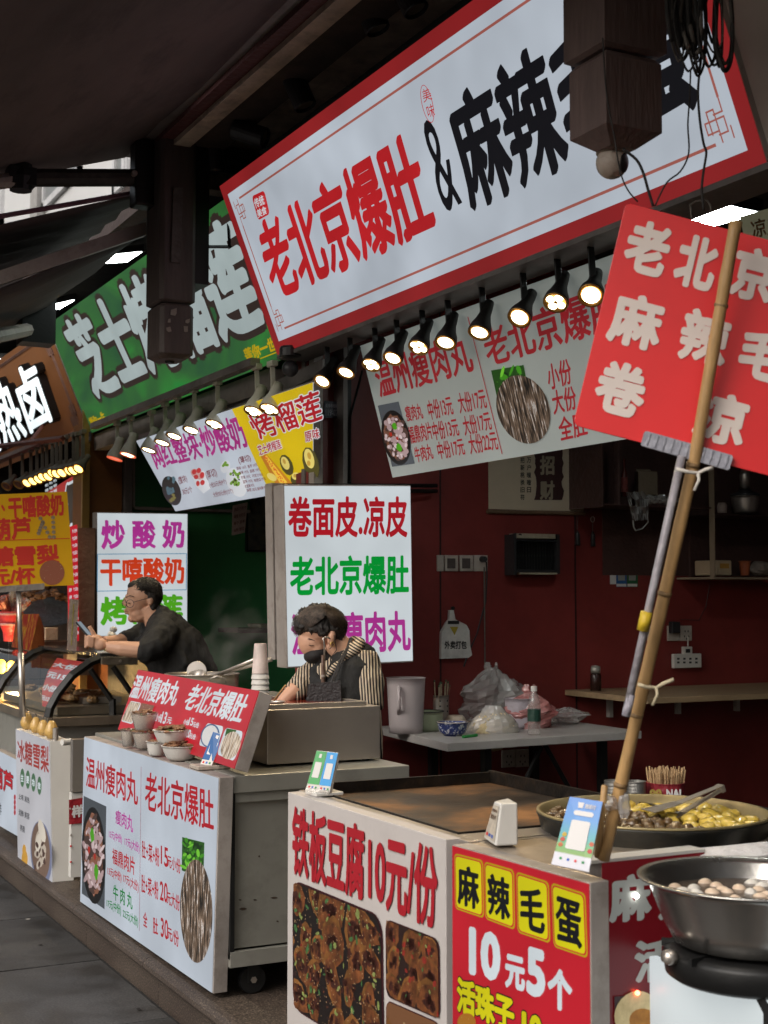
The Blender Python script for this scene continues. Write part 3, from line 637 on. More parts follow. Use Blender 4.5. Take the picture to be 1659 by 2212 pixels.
# ================================================================ GREEN SIGN
gBL = PX(196, 936, 2.58); gBR = PX(640, 756, 2.58); gBR.z = gBL.z; gTL = PY(105, 701, gBL.y); gu = gTL - gBL
gq = [gTL, gBR + gu, gBR, gBL]
gs, f, P = board('green_shop_sign', gq, .12, ALU, None, 'green backlit sign with pale grey brush characters outlined in black', 'shop sign')
def fn_gs(n, l, b):
    t = mapped(n, l, 'ShaderNodeTexNoise', 1.6, (2, 1, 1)); t.inputs['Distortion'].default_value = 1.5
    c = ramp(n, l, t.outputs['Fac'], [(.3, lin(34, 70, 50)), (.5, lin(46, 96, 48)), (.62, lin(46, 118, 50)), (.75, lin(30, 128, 54))])
    l.new(c, b.inputs['Emission Color']); b.inputs['Emission Strength'].default_value = .9 * EMF; b.inputs['Roughness'].default_value = .35
    mm = n.new('ShaderNodeMixRGB'); mm.blend_type = 'MULTIPLY'; mm.inputs[0].default_value = 1; mm.inputs[2].default_value = (.25, .25, .25, 1); l.new(c, mm.inputs[1]); l.new(mm.outputs[0], b.inputs['Base Color'])
b = MB(); b.quad([p + qn(gq) * .002 for p in gq]); child('face_panel', gs, b, node_mat('green_gradient_print', fn_gs))
P = Plane(gq[0] + qn(gq) * .0026, qn(gq)); OUT = glow('backlit_brown_black', 50, 38, 34)
lettering('芝士烤榴莲', P4(P, (127, 700), (500, 450), (578, 705), (212, 868)), GCOV, gs, pen=(.045, .028, -.6), outline=(OUT, .095))
lettering('榴你一生', P4(P, (190, 903), (222, 888), (233, 910), (199, 924)), GYD, gs, .03)
b = MB(); strip(b, P, (199, 927), (233, 913), 1.5, .002); child('underline', gs, b, GYD); b = MB(); strip(b, P, (533, 786), (600, 760), 2.5, .002); child('underline', gs, b, GYD)
lettering('莲你一世', P4(P, (525, 754), (592, 725), (600, 757), (533, 784)), GYD, gs, .04)
b = MB(); b.box(2.60, 2.68, 6.3, gBL.y, gBL.z - .12, gBL.z - .01); child('bottom_rail', gs, b, ALU)

# ================================================================ OCHRE SIGN WITH LIT LETTERS
oBR = gBL + V((.0, .03, 0)); oTR = gTL + V((0, .03, 0)); ln = V((0, 4.2, 0)); oq = [oTR + ln, oTR, oBR, oBR + ln]
os_, f, P = board('ochre_shop_sign', oq, .1, ALU, mat('ochre_sign_panel', (.2, .085, .03), .5, 0, .15, 3, .003, emit=lin(80, 45, 22), es=.5), 'ochre brown sign with glowing white raised characters at the left edge', 'shop sign')
lettering('现切热卤', P4(P, (-104, 884), (88, 770), (134, 903), (-58, 1014)), GLET, os_, .028, dz=.06, extr=(BLACKP, .05, .1))
b = MB(); fr = [on(f, u, v) for u, v in ((0, .06), (.97, .06), (.97, .94), (0, .94))]
for (a, c) in ((fr[0], fr[1]), (fr[1], fr[2]), (fr[2], fr[3])): b.tube([a, c], .014, 4)
for (u, v, du) in ((.95, .1, .02), (.965, .2, .02), (.95, .85, .02), (.965, .75, .02)): 
    c = on(f, u, v); b.obox(c, V((0, .06, 0)), V((.01, 0, 0)), (f[0] - f[3]) * .045)
child('raised_border', os_, b, mat('ochre_trim', (.22, .12, .09), .5, 0, .2))
r = thing('red_strut', PX(70, 950, 2.4), 'rusty red steel strut crossing below the glowing letters', 'strut')
b = MB(); b.tube([PX(-5, 964, 2.3), PX(136, 947, 2.3)], .02, 4); child('bar', r, b, mat('red_lead_paint', (.2, .05, .03), .6)); b = MB(); b.tube([PX(64, 955, 2.3), PX(92, 920, 2.45)], .016, 4); child('brace', r, b, MATS['red_lead_paint'])
# ================================================================ HANGING POSTS
def hang_post(label, xl, xc, xr, X, y_ref, splits, m, chamf=.025, top=3.95):
    """xl/xc/xr: picture x of back-left, near and right corners; splits: picture y where each block ends"""
    y0 = PX(xc, y_ref, X).y; wx = PY(xr, y_ref, y0).x - X; wy = PX(xl, y_ref, X).y - y0
    root = thing('hanging_post', (X + wx / 2, y0 + wy / 2, PX(xc, splits[-1][0], X).z), label, 'hanging post', 'timber posts hanging from the eaves')
    z1 = top
    def block(name, z0, z1, g, ch, taper=0.0):
        b = MB(); x0, x1, ya, yb = X - g, X + wx + g, y0 - g, y0 + wy + g
        def ring(z, i): return [V(p) + V((0, 0, 0)) for p in ((x0 + ch + i, ya + i, z), (x1 - ch - i, ya + i, z), (x1 - i, ya + ch + i, z), (x1 - i, yb - ch - i, z), (x1 - ch - i, yb - i, z), (x0 + ch + i, yb - i, z), (x0 + i, yb - ch - i, z), (x0 + i, ya + ch + i, z))]
        rings = [ring(z1, .012), ring(z1 - .015, 0), ring(z0 + taper, 0), ring(z0, min(taper * 1.2, wx * .3) + .004)]
        for rr_ in rings: b.v += rr_
        for k in range(3):
            for j in range(8): b.f.append((k * 8 + j, k * 8 + (j + 1) % 8, (k + 1) * 8 + (j + 1) % 8, (k + 1) * 8 + j))
        b.f.append(tuple(range(7, -1, -1))); b.f.append(tuple(range(24, 32)))
        return child(name, root, b, m, bevel=.004)
    for k, (yp, nm, g, tp) in enumerate(splits):
        z0 = PX(xc, yp, X).z; block(nm, z0, z1, g, chamf if chamf else .001, tp); z1 = z0 - .004
    return root, y0, wx, wy
pl_, y0, wx, wy = hang_post('dark brown square timber post hanging in front of the green sign, paint flaked', 313, 346, 425, 2.0, 600, [(648, 'shaft', .0, .01), (768, 'drop_knob', -.006, .02)], WOODD, .02)
b = MB(); q = [PY(x, y, y0 - .012) for x, y in ((375, 405), (396, 405), (390, 568), (370, 566))]; b.slab(q, (0, .01, 0)); child('bare_strip', pl_, b, mat('grey_glue_strip', (.11, .095, .09), .85, 0, .4, 12, .01, dirt=.5))
for (x, y, s_) in ((376, 674, 12), (366, 692, 7), (406, 694, 8), (365, 711, 9), (402, 712, 10)):
    b = MB(); c = [PY(x + s_ * a + random.uniform(-2, 2), y + s_ * .55 * c_ + random.uniform(-2, 2), y0 - .001) for a, c_ in ((-.5, -1), (.4, -1.1), (.6, .6), (.1, 1), (-.5, .7))]; b.slab(c, (0, .004, 0)); child('flaked_patch', pl_, b, mat('bare_plaster_patch', (.28, .24, .21), .8))
b = MB(); b.lathe([(.02, -.012), (.024, 0)], V((2.0 + wx / 2, y0 + wy / 2, PX(346, 768, 2.0).z)), 10); child('bolt_hole', pl_, b, BLACKM)
b = MB(); b.box(2.0 + wx + .004, 2.0 + wx + .07, y0 + .03, y0 + wy + .05, PY(430, 610, y0).z, 3.9); child('side_batten', pl_, b, BLACKM)
pr_, y1, wx1, wy1 = hang_post('red brown timber post hanging at top right with a round camera below', 1217, 1306, 1441, 2.0, 100, [(93, 'shaft', 0, .008), (292, 'drop_knob', -.01, .035)], TIMBR, 0, 3.4)
cb = PX(1322, 352, 2.1); s_ = (cb - CAM).dot(FW) / FP
r = thing('dome_camera', cb + V((0, 0, .06)), 'white ball security camera with a black lens hanging under the right post', 'camera')
b = MB(); b.lathe([(.052, s_ * 62), (.052, s_ * 40), (.04, s_ * 34), (.04, s_ * 20)], cb, 20); child('mount', r, b, mat('aged_white_plastic', (.45, .38, .32), .45, 0, .1))
b = MB(); R0 = s_ * 35; b.lathe([(0, R0)] + [(R0 * math.sin(a * math.pi / 12), R0 * math.cos(a * math.pi / 12)) for a in range(1, 12)] + [(0, -R0)], cb, 24); child('ball', r, b, MATS['aged_white_plastic'], smooth=True)
vd = (CAM - cb).normalized(); side = (vd * .55 + RR * .85 + V((0, 0, -.0))).normalized()
b = MB(); b.lathe([(0, R0 * 1.03)] + [(R0 * 1.02 * math.sin(a * .09), R0 * 1.02 * math.cos(a * .09)) for a in range(1, 8)], cb, 18, axis=side); child('lens_window', r, b, BLACKP, smooth=True)

# cable bundle
def cable(pts, rad, m=None, name='cable', jit=0.0, D=3.35):
    P_ = [PD(x, y, D + (random.uniform(-jit, jit) if jit else 0)) for x, y in pts]; out = []
    for i in range(len(P_) - 1):
        a = P_[max(i - 1, 0)]; p = P_[i]; q = P_[i + 1]; d = P_[min(i + 2, len(P_) - 1)]
        for t in (0, .25, .5, .75):
            out.append(.5 * ((2 * p) + (q - a) * t + (2 * a - 5 * p + 4 * q - d) * t * t + (3 * p - a - 3 * q + d) * t ** 3))
    out.append(P_[-1]); b = MB(); b.tube(out, rad, 5); return b
r = thing('cable_bundle', PD(1505, -10, 3.35), 'tangled bundle of dusty black cables hanging beside the right post', 'cables')
CABM = mat('dusty_black_cable', (.022, .02, .019), .7, 0, .5, 20, .003, dirt=.4, dcol=(.08, .07, .06, 1)); CABG = mat('grey_cable', (.12, .105, .09), .7, 0, .3, 20)
for k in range(17):
    x0 = 1455 + k * 6 + random.uniform(-6, 6); w_ = random.uniform(12, 38); lo = random.uniform(90, 165)
    pts = [(x0, -30), (x0 - 6 + random.uniform(-8, 8), 30), (x0 - 4, lo * .6), (x0 + w_ * .3, lo * .93), (x0 + w_ * .6, lo), (x0 + w_ * .95, lo * .8), (x0 + w_, 40), (x0 + w_ * .8, -30)]
    child('cable', r, cable(pts, random.uniform(.0025, .006), jit=.05), CABM if k % 4 else CABG, smooth=True)
for k in range(7):
    x0 = 1440 + k * 9; child('cable', r, cable([(x0, -20), (x0 + 3, 40 + k * 4), (x0 + 12, 90 + 6 * k)], .006, jit=.04), CABM, smooth=True)
for nm, lb, pts, rd in (('hanging_wire', 'thin wire dropping from the cable bundle towards the red placard', [(1492, 150), (1490, 210), (1486, 270), (1488, 330), (1470, 370), (1440, 395), (1415, 445)], .0022),
                        ('hanging_wire', 'twisted wire pair dropping from the cable bundle to the square light', [(1512, 150), (1508, 200), (1512, 260), (1520, 310), (1526, 330), (1520, 370), (1516, 410), (1520, 455)], .0032),
                        ('hanging_wire', 'thin grey wire hanging past the ball camera', [(1302, 82), (1310, 200), (1326, 290), (1340, 370), (1356, 410), (1378, 436)], .002),
                        ('hanging_wire', 'thick dusty wire from the ball camera to the red placard', [(1345, 322), (1375, 345), (1390, 375), (1400, 410), (1411, 446)], .0036)):
    b = cable(pts, rd); single(nm, b, CABM, lb, 'wire', 'wires hanging at the upper right', smooth=True)
b = MB(); c = PD(1514, 456, 3.35)
pts = [c + (RR * math.cos(a) + ZZ * math.sin(a)) * .024 * (1 + .12 * (i % 3)) for i, a in enumerate([k * math.pi / 6 for k in range(26)])]; b.tube(pts, .002, 5)
single('wire_coil', b, CABG, 'small coil of wire hanging in front of the square light', 'wire')

# ================================================================ SPOT LAMPS
def spot_lamp(name, label, group, X, hx, hy, d, body, rim, lampm, r=.043, energy=3, color=(1, .8, .5), arm_len=.15, four=False, off=False, lz=1.0, fat=1.0):
    h = PX(hx, hy, X); d = V(d).normalized(); root = thing(name, h, label, 'spot lamp', group)
    L = .105
    b = MB(); b.lathe([(.019 * fat, -L - .03), (.021 * fat, -L), (.022 * fat, -L * .72), (.03 * fat, -L * .42), (r * .93, -.02), (r, 0), (r, .004), (r * .9, .004)], h, 18, axis=d); child('lamp_head', root, b, body, smooth=True)
    b = MB(); b.lathe([(r * .97, .0045), (r * .99, .009), (r * .82, .008), (r * .74, .002)], h, 18, axis=d); child('rim', root, b, rim, smooth=True)
    if four:
        t = d.cross(V((0, 0, 1))).normalized(); s2 = d.cross(t)
        for (a, c) in ((1, 1), (1, -1), (-1, 1), (-1, -1)):
            b = MB(); b.lathe([(0, .009), (r * .33, .006), (r * .36, .003)], h + (t * a + s2 * c) * r * .34, 10, axis=d); child('bulb', root, b, lampm)
    else:
        b = MB(); b.lathe([(0, .008), (r * .5, .0075), (r * .7, .005)], h, 14, axis=d); child('bulb', root, b, lampm)
    nk = h - d * (L * .55); top = h - d * (L * .6) + V((.0, .02, arm_len))
    b = MB(); b.obox((nk + top) / 2, V((.012, 0, 0)), V((0, .004, 0)), (top - nk) / 2 + V((0, 0, .004))); b.obox(nk + V((0, .012, 0)), V((.006, 0, 0)), V((0, .026, 0)), V((0, 0, .012))); child('arm', root, b, body, bevel=.002)
    b = MB(); b.obox(top + V((0, .0, .012)), V((.016, 0, 0)), V((0, .035, 0)), V((0, 0, .014))); child('track_adapter', root, b, body, bevel=.003)
    if energy:
        ld = bpy.data.lights.new('lamp_light', 'SPOT'); ld.energy = energy; ld.spot_size = math.radians(95); ld.spot_blend = .8; ld.color = color; ld.shadow_soft_size = .03
        lo = bpy.data.objects.new('lamp_light', ld); COL.objects.link(lo); lo.location = h + d * .014; lo.rotation_euler = (-d).to_track_quat('Z', 'Y').to_euler(); lo.parent = root; lo.matrix_parent_inverse = Matrix.Translation(-root.location)
    return root, top
D1 = (-.5, -.25, -.83)
SP = [(697, 822), (748, 803), (803, 786), (849, 772), (905, 748), (963, 738), (1036, 716), (1123, 684), (1201, 651), (1277, 636)]
ordn = ['first', 'second', 'third', 'fourth', 'fifth', 'sixth', 'seventh', 'eighth', 'ninth', 'tenth']
GB = 'black spot lamps under the big sign'
for i, (x, y) in enumerate(SP):
    four = i in (2, 4, 8)
    lab = f"lit black spot lamp under the big sign, {ordn[i]} from the left" + (', four small bulbs' if four else '')
    dd = V(D1) + V((random.uniform(-.1, .1), -.05 * max(0, i - 5) + random.uniform(-.08, .08), .05 * max(0, i - 5)))
    rt, tp = spot_lamp('spot_lamp', lab, GB, 2.53, x, y, dd, BLACKM, GOLD, LAMP, r=.042, energy=9, four=four)
    if i == 0: tp0 = tp
tz = tp0.z + .03
b = MB(); b.box(2.535, 2.575, 2.9, tp0.y + .3, tz, tz + .022); single('lamp_track', b, BLACKM, 'black lamp track fixed along the bottom of the big sign', 'track')
cw_ = [V((2.585, 2.9 + .16 * k, tz + .012 - .02 * abs(math.sin(k * 1.3)) - random.uniform(0, .012))) for k in range(20)]; b = MB(); b.tube(cw_, .004, 5); single('lamp_cable', b, CABM, 'sagging black cable looped along the black lamp track', 'cable', smooth=True)
b = MB(); b.box(2.60, 2.655, 2.5, 6.0, tz - .05, tz + .03); single('pink_fascia', b, mat('faded_pink_panel', (.16, .07, .065), .4, 0, .5, 8, .004, dirt=.3, dcol=(.12, .03, .03, 1)), 'faded pink band behind the black spot lamps above the white menu board', 'panel')
# white lamps of the green shop
SPW = [(248, 989), (277, 981), (322, 971), (351, 955), (377, 941), (414, 928), (464, 915), (549, 887), (583, 882)]
GWl = 'cream spot lamps under the green sign'
for i, (x, y) in enumerate(SPW):
    lab = f"cream spot lamp under the green sign, {ordn[i]} from the left" + (', glowing red' if i < 1 else '')
    four = i in (1, 6, 7, 8)
    d = (-.28 - .02 * i, .0 - .03 * i, -.95)
    rt, tp = spot_lamp('spot_lamp', lab, GWl, 2.5, x, y, d, CREAM, GOLD if i > 1 else mat('red_glow_rim', (.5, .1, .05), .4, emit=(1, .15, .06), es=.8), LAMP if i else mat('red_lamp', (.5, .1, .05), .4, emit=(1, .25, .15), es=.9), r=.052, energy=8, four=four, arm_len=.15, fat=1.4)
    if i == 0: tw = tp
b = MB(); b.box(2.48, 2.53, 6.25, tw.y + .5, tw.z + .028, tw.z + .065); single('lamp_track', b, ALU, 'cream lamp track fixed under the green sign', 'track')
# far warm row
SPF = [(58, 1043), (71, 1039), (83, 1035), (92, 1030), (104, 1029), (113, 1022), (122, 1023), (134, 1021), (150, 1017), (158, 1016), (170, 1012)]
GF = 'warm spot lamps of the farthest shop'
for i, (x, y) in enumerate(SPF):
    lab = f"small glowing warm lamp in the far row, {(ordn + ['eleventh'])[i]} from the left"
    rt, tp = spot_lamp('spot_lamp', lab, GF, 2.45, x, y, (-.6, -.4, -.7), mat('dusty_lamp_body', (.2, .19, .15), .6), GOLD, LAMPY, r=.046, energy=3 if i % 2 == 0 else 0, color=(1, .65, .3), arm_len=.2)
for i, (x, y) in enumerate([(14, 1050), (40, 1046)]):
    spot_lamp('spot_lamp', ['unlit dim lamp at the far left end of the far row', 'unlit dim lamp just left of the glowing far row'][i], GF, 2.45, x, y, (-.6, -.4, -.7), mat('dusty_lamp_body', (.2, .19, .15), .6), GOLD, mat('unlit_lamp', (.2, .08, .04), .4), r=.046, energy=0, arm_len=.2)
b = MB(); b.box(2.44, 2.5, 10.2, 17, tp.z + .03, tp.z + .06); single('lamp_track', b, mat('ochre_trim', (.22, .12, .09)), 'dull brown lamp track of the farthest shop', 'track')
# unlit cylinder lamps on the upper track
CY_ = [(462, 336, 'black unlit cylinder lamp pointing down just above the sign corner', (.12, 0, -1)), (540, 288, 'black cylinder lamp lying nearly level with its pale mouth showing', (.75, -.62, -.38)), (645, 195, 'larger black cylinder lamp pointing down, third along the upper track', (.3, -.25, -.9)), (880, -16, 'black cylinder lamp cut by the top edge of the photo', (.3, -.3, -.9)), (800, 25, 'long black lamp box near the top edge', (.3, -.2, -.9))]
for i, (x, y, lb, d) in enumerate(CY_):
    c = PX(x, y, 2.28); d = V(d).normalized(); root = thing('cylinder_lamp', c, lb, 'spot lamp', 'unlit black lamps on the upper track')
    b = MB(); b.lathe([(.0, -.08), (.044, -.08), (.048, -.074), (.048, .075), (.044, .08), (.042, .06), (.0, .055)], c, 20, axis=d); child('lamp_head', root, b, BLACKP, smooth=False)
    b = MB(); b.lathe([(0, .06), (.04, .066)], c, 16, axis=d); child('reflector', root, b, mat('pale_reflector', (.45, .4, .3), .3, .3))
    t = c + V((.0, .02, .2)); b = MB(); b.obox((c - d * .03 + t) / 2, V((.012, 0, 0)), V((0, .005, 0)), (t - c + d * .03) / 2); child('arm', root, b, BLACKM)
    b = MB(); b.obox(t, V((.018, 0, 0)), V((0, .05, 0)), V((0, 0, .016))); child('track_adapter', root, b, BLACKM)
zt = PX(462, 336, 2.28).z + .215
b = MB(); b.box(2.262, 2.298, 1.2, PX(462, 336, 2.28).y + .25, zt, zt + .02); single('lamp_track', b, BLACKM, 'black lamp track under the eaves above the big sign', 'track')
c = PX(627, 796, 2.5); r = thing('bullet_camera', c + V((0, 0, .08)), 'black dome camera under the lower left corner of the big sign', 'camera')
b = MB(); b.lathe([(.045, .1), (.05, .09), (.05, .055), (.03, .05)], c, 16); child('mount', r, b, BLACKP)
b = MB(); b.blob(c, (.038, .038, .038), seg=14, rings=10); child('ball', r, b, BLACKP, smooth=True)

# ================================================================ MENU BOARD OF THE RED SHOP
mBL = PX(849.4, 1031.3, 2.78); mBR = PX(1500, 939, 2.78); mBR.z = mBL.z; mTL = PY(779, 747, mBL.y); mu_ = mTL - mBL
mq = [mTL, mBR + mu_, mBR, mBL]
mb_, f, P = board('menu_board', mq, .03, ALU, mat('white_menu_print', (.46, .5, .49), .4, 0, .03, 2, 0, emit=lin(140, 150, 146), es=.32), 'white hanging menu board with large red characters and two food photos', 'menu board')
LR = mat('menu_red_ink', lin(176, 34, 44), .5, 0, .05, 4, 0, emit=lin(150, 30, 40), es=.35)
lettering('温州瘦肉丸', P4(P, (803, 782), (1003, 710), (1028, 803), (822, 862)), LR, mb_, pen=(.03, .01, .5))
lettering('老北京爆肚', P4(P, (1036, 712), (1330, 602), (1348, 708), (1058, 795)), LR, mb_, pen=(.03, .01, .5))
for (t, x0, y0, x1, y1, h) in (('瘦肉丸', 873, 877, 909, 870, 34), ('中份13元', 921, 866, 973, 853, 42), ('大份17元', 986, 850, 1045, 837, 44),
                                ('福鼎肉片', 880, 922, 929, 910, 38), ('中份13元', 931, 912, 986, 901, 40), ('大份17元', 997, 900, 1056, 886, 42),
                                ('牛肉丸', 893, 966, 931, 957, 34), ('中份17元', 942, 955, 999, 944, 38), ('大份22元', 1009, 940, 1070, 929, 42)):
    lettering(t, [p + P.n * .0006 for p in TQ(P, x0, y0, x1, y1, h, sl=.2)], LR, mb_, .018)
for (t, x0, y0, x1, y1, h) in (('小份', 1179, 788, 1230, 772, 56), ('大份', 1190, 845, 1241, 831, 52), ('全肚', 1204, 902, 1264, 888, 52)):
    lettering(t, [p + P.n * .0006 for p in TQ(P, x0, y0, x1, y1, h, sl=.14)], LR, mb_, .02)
b = MB(); strip(b, P, (1012, 684), (1086, 980), 1.6, .003); child('divider_line', mb_, b, LR)
def bowl_photo(pl, root, corners, cx, cy, rx, ry, rot, bg, glowk=True, meatm=MEAT):
    flat('photo_ground', px_poly(pl, corners, .0025), bg, root)
    flat('photo_bowl', px_poly(pl, ell_pts(cx, cy, rx, ry, rot), .0032), glow('photo_black', 12, 12, 13), root)
    pts = ell_pts(cx, cy, rx * .84, ry * .86, rot, 30); pts = [(cx + (x - cx) * random.uniform(.86, 1.05), cy + (y - cy) * random.uniform(.9, 1.04)) for x, y in pts]
    flat('photo_meat', px_poly(pl, pts, .0039), meatm, root)
    for mi, (mm_, cnt_) in enumerate((('photo_lump_shadow', 40), ('photo_lump', 46), ('photo_lump_pale', 26))):
        lb_ = MB(); mt_ = glow(mm_, *((70, 50, 45), (165, 140, 140), (200, 180, 180))[mi])
        for q_ in range(cnt_):
            a_ = random.uniform(0, 6.28); r_ = .78 * math.sqrt(random.random()); x = cx + math.cos(a_) * r_ * rx * math.cos(rot) - math.sin(a_) * r_ * ry * math.sin(rot); y = cy + math.cos(a_) * r_ * rx * math.sin(rot) + math.sin(a_) * r_ * ry * math.cos(rot)
            s1_ = rx * random.uniform(.1, .2) * (1.1, .9, .6)[mi]; s2_ = s1_ * ry / rx * random.uniform(.4, .9); lb_.poly([pl(*pp) + pl.n * (.0041 + .00012 * mi + .000002 * q_) for pp in ell_pts(x, y, s1_, s2_, random.uniform(-.6, .6), 8)])
        put('photo_lumps', lb_, mt_, root, kind='stuff')
    for (dx, dy, s_, mm) in ((-.05, -.35, .13, 'photo_leaf'), (.12, .28, .14, 'photo_leaf'), (-.18, -.1, .07, 'photo_chili'), (.05, .02, .06, 'photo_chili')):
        x = cx + dx * rx * 2; y = cy + dy * ry * 1.2; pts = [(x + (px_ - x) * random.uniform(.7, 1.2), y + (py_ - y) * random.uniform(.7, 1.2)) for px_, py_ in ell_pts(x, y, rx * s_ * 1.4, ry * s_ * 1.2, rot, 9)]
        flat(mm, px_poly(pl, pts, .0046), glow('photo_leaf', 70, 150, 20) if mm == 'photo_leaf' else glow('photo_chili', 165, 35, 25), root)
def tripe_photo(pl, root, gq_, cx, cy, rx, ry, rot, tm=TRIPE, gm=GREENS):
    if gq_:
        flat('photo_greens', px_poly(pl, gq_, .0025), gm, root)
        for gi, gc in enumerate(((12, 45, 12), (60, 135, 25), (110, 190, 50))):
            gb = MB()
            for q_ in range(16):
                u_, v_ = random.uniform(.08, .92), random.uniform(.06, .94); x = (gq_[0][0] * (1 - u_) + gq_[1][0] * u_) * (1 - v_) + (gq_[3][0] * (1 - u_) + gq_[2][0] * u_) * v_; y = (gq_[0][1] * (1 - u_) + gq_[1][1] * u_) * (1 - v_) + (gq_[3][1] * (1 - u_) + gq_[2][1] * u_) * v_
                w_ = abs(gq_[1][0] - gq_[0][0]); gb.poly([pl(*pp) + pl.n * (.0027 + gi * .0001 + q_ * .000003) for pp in ell_pts(x, y, w_ * random.uniform(.04, .09), w_ * random.uniform(.08, .2), random.uniform(-1.2, 1.2), 7)])
            put('photo_leaves', gb, glow('photo_leaf_tone_%d' % gi, *gc), root, kind='stuff')
    flat('photo_tripe', px_poly(pl, ell_pts(cx, cy, rx, ry, rot, 36), .0034), tm, root)
bowl_photo(P, mb_, ((817, 876), (862, 867), (897, 1001), (848, 1008)), 857, 945, 30, 60, -.2, glow('photo_slate', 70, 75, 80))
tripe_photo(P, mb_, ((1062, 800), (1132, 788), (1150, 880), (1085, 905)), 1132, 884, 56, 76, -.35)
# address plates
def plate(q, lines, label):
    r = thing('address_plate', sum(q, V()) / 4, label, 'address plate', 'address plates'); n = qn(q)
    b = MB(); b.slab([p + n * .006 for p in q], -n * .005); child('plate', r, b, mat('slate_blue_plate', lin(52, 54, 66), .4))
    for (t, u0, v0, u1, v1) in lines: lettering(t, [on(q, u0, v0) + n * .007, on(q, u1, v0) + n * .007, on(q, u1, v1) + n * .007, on(q, u0, v1) + n * .007], mat('pale_grey_ink', lin(150, 150, 160), .5), r, .012)
plate([PY(x, y, 6.03) for x, y in ((699.5, 866), (730, 868), (730, 903), (699.5, 903))], (('南禅寺商城', .08, .15, .92, .4), ('119-02', .08, .5, .92, .88)), 'small slate blue address plate reading 119-02 on the red wall')

# ================================================================ PARTITION FRONT, DOOR TRACKS
yF = 6.0
r = thing('shop_front_frame', PY(684, 1050, yF), 'pale steel shop front frame between the green and the red shop', 'frame')
x0 = PY(678, 1000, yF).x; x1 = PY(697, 1000, yF).x
b = MB(); b.box(x0, x1, yF, yF + .08, ZF, 3.0); child('post', r, b, ALU)
b = MB(); b.box(x0 - .012, x0, yF + .08, yF + .12, 1.4, 2.75); child('cream_edge', r, b, ALUD)
b = MB(); p = PX(575, 860, 2.62); b.slab([PX(440, 895, 2.62), PX(697, 775, 2.62), PX(697, 805, 2.62), PX(440, 930, 2.62)], (.05, 0, 0)); child('head_beam', r, b, ALUD)
r = thing('shutter_track', PY(745, 1050, 5.98), 'dark grey steel shutter track standing against the red wall', 'shutter track')
xa, xb_, xc_ = PY(732, 900, 6.0).x, PY(741, 900, 6.0).x, PY(757, 900, 6.0).x
b = MB(); b.box(xa, xb_, 5.95, 6.06, ZF, 3.0); child('outer_rail', r, b, ALUD)
b = MB(); b.box(xb_ + .004, xc_, 5.99, 6.055, ZF, 3.0); child('slot', r, b, BLACKM)
b = MB(); b.tube([PY(783, 800, 5.98), PY(757, 900, 5.98), PY(755, 1040, 5.98)], .006, 4); single('black_cable', b, BLACKM, 'thin black cable running down the red wall beside the shutter track', 'cable')
# ochre pillar of the far side
YP = 9.45
x0 = PY(196, 1000, YP - .16).x; x1 = PY(264, 1000, YP).x
b = MB(); b.box(x0, x1, YP, YP + .3, ZF, 3.0); pil = single('ochre_pillar', b, ORNW, 'ochre brown painted pillar between the far shop and the green shop', 'pillar')
b = MB(); b.box(x0 - .02, x0 + .03, YP - .03, YP - .002, ZF, 3.0); child('corner_strip', pil, b, mat('pale_ochre_strip', (.35, .22, .06), .4))
plate([PX(186, 938, 2.56), PX(198, 932, 2.56), PX(198, 952, 2.56), PX(186, 958, 2.56)], (('118-01', .08, .5, .92, .88),), 'tiny faded blue address plate at the foot of the green sign')
r = thing('green_shop_window', PY(330, 1000, YP), 'green painted window panel in a cream aluminium frame beside the ochre pillar', 'panel')
xa, xb_ = PY(267, 1000, YP).x, PY(283, 1000, YP).x
b = MB(); b.box(xa, xb_, YP - .04, YP + .06, ZF, 3.0); child('post', r, b, ALUD)
q = [PY(x, y, YP - .02) for x, y in ((286, 880), (540, 880), (540, 1096), (286, 1101))]; q[1].z = q[0].z; q[2].z = q[3].z
b = MB(); b.slab([on(q, .02, .0), on(q, 1, .0), on(q, 1, .965), on(q, .02, .965)], (0, .03, 0)); child('panel', r, b, mat('mid_green_panel', (.03, .15, .06), .5, 0, .1, 2))
for (a, c, d, e) in ((0, .018, 0, 1), (0, 1, .97, 1)):
    b = MB(); b.slab([on(q, a, d) + V((0, -.01, 0)), on(q, c, d) + V((0, -.01, 0)), on(q, c, e) + V((0, -.01, 0)), on(q, a, e) + V((0, -.01, 0))], (0, .035, 0)); child('frame', r, b, ALU)
# yogurt menu
yBL = PX(380, 1104, 2.75); yBR = PX(700, 1046, 2.75); yBR.z = yBL.z; yTL = PY(295, 952, yBL.y); yu = yTL - yBL
_pl = plane3(yBL, yBR, yTL); _t = lambda y_: _pl(677.5, y_)
yq = [yTL, _t(800), _t(1054), yBL]
for _i, (_y0, _a, _b) in ((1, (800, yTL, yTL + (yBR - yBL))), (2, (1054, yBL, yBR))):
    _best = min((((_t(700 + .5 * j) - _a).cross((_b - _a).normalized())).length, 700 + .5 * j) for j in range(900)); yq[_i] = _t(_best[1])
ym, f, P = board('yogurt_menu_board', yq, .04, ALU, GW, 'backlit yogurt and durian menu board, white on the left and yellow on the right', 'menu board')
yel = P4(P, (503, 887), (760, 802), (760, 1060), (588, 1068)); yel = [P(503, 887) + P.n * .003]
t0 = (P(503, 887) - yq[0]).dot((yq[1] - yq[0]).normalized()) / (yq[1] - yq[0]).length; t1 = (P(582, 1063) - yq[3]).dot((yq[2] - yq[3]).normalized()) / (yq[2] - yq[3]).length
tt = (t0 + t1) / 2 
b = MB(); b.quad([on(yq, t0, 0) + P.n * .004, on(yq, 1, 0) + P.n * .004, on(yq, 1, 1) + P.n * .004, on(yq, t1, 1) + P.n * .004]); child('yellow_field', ym, b, GY)
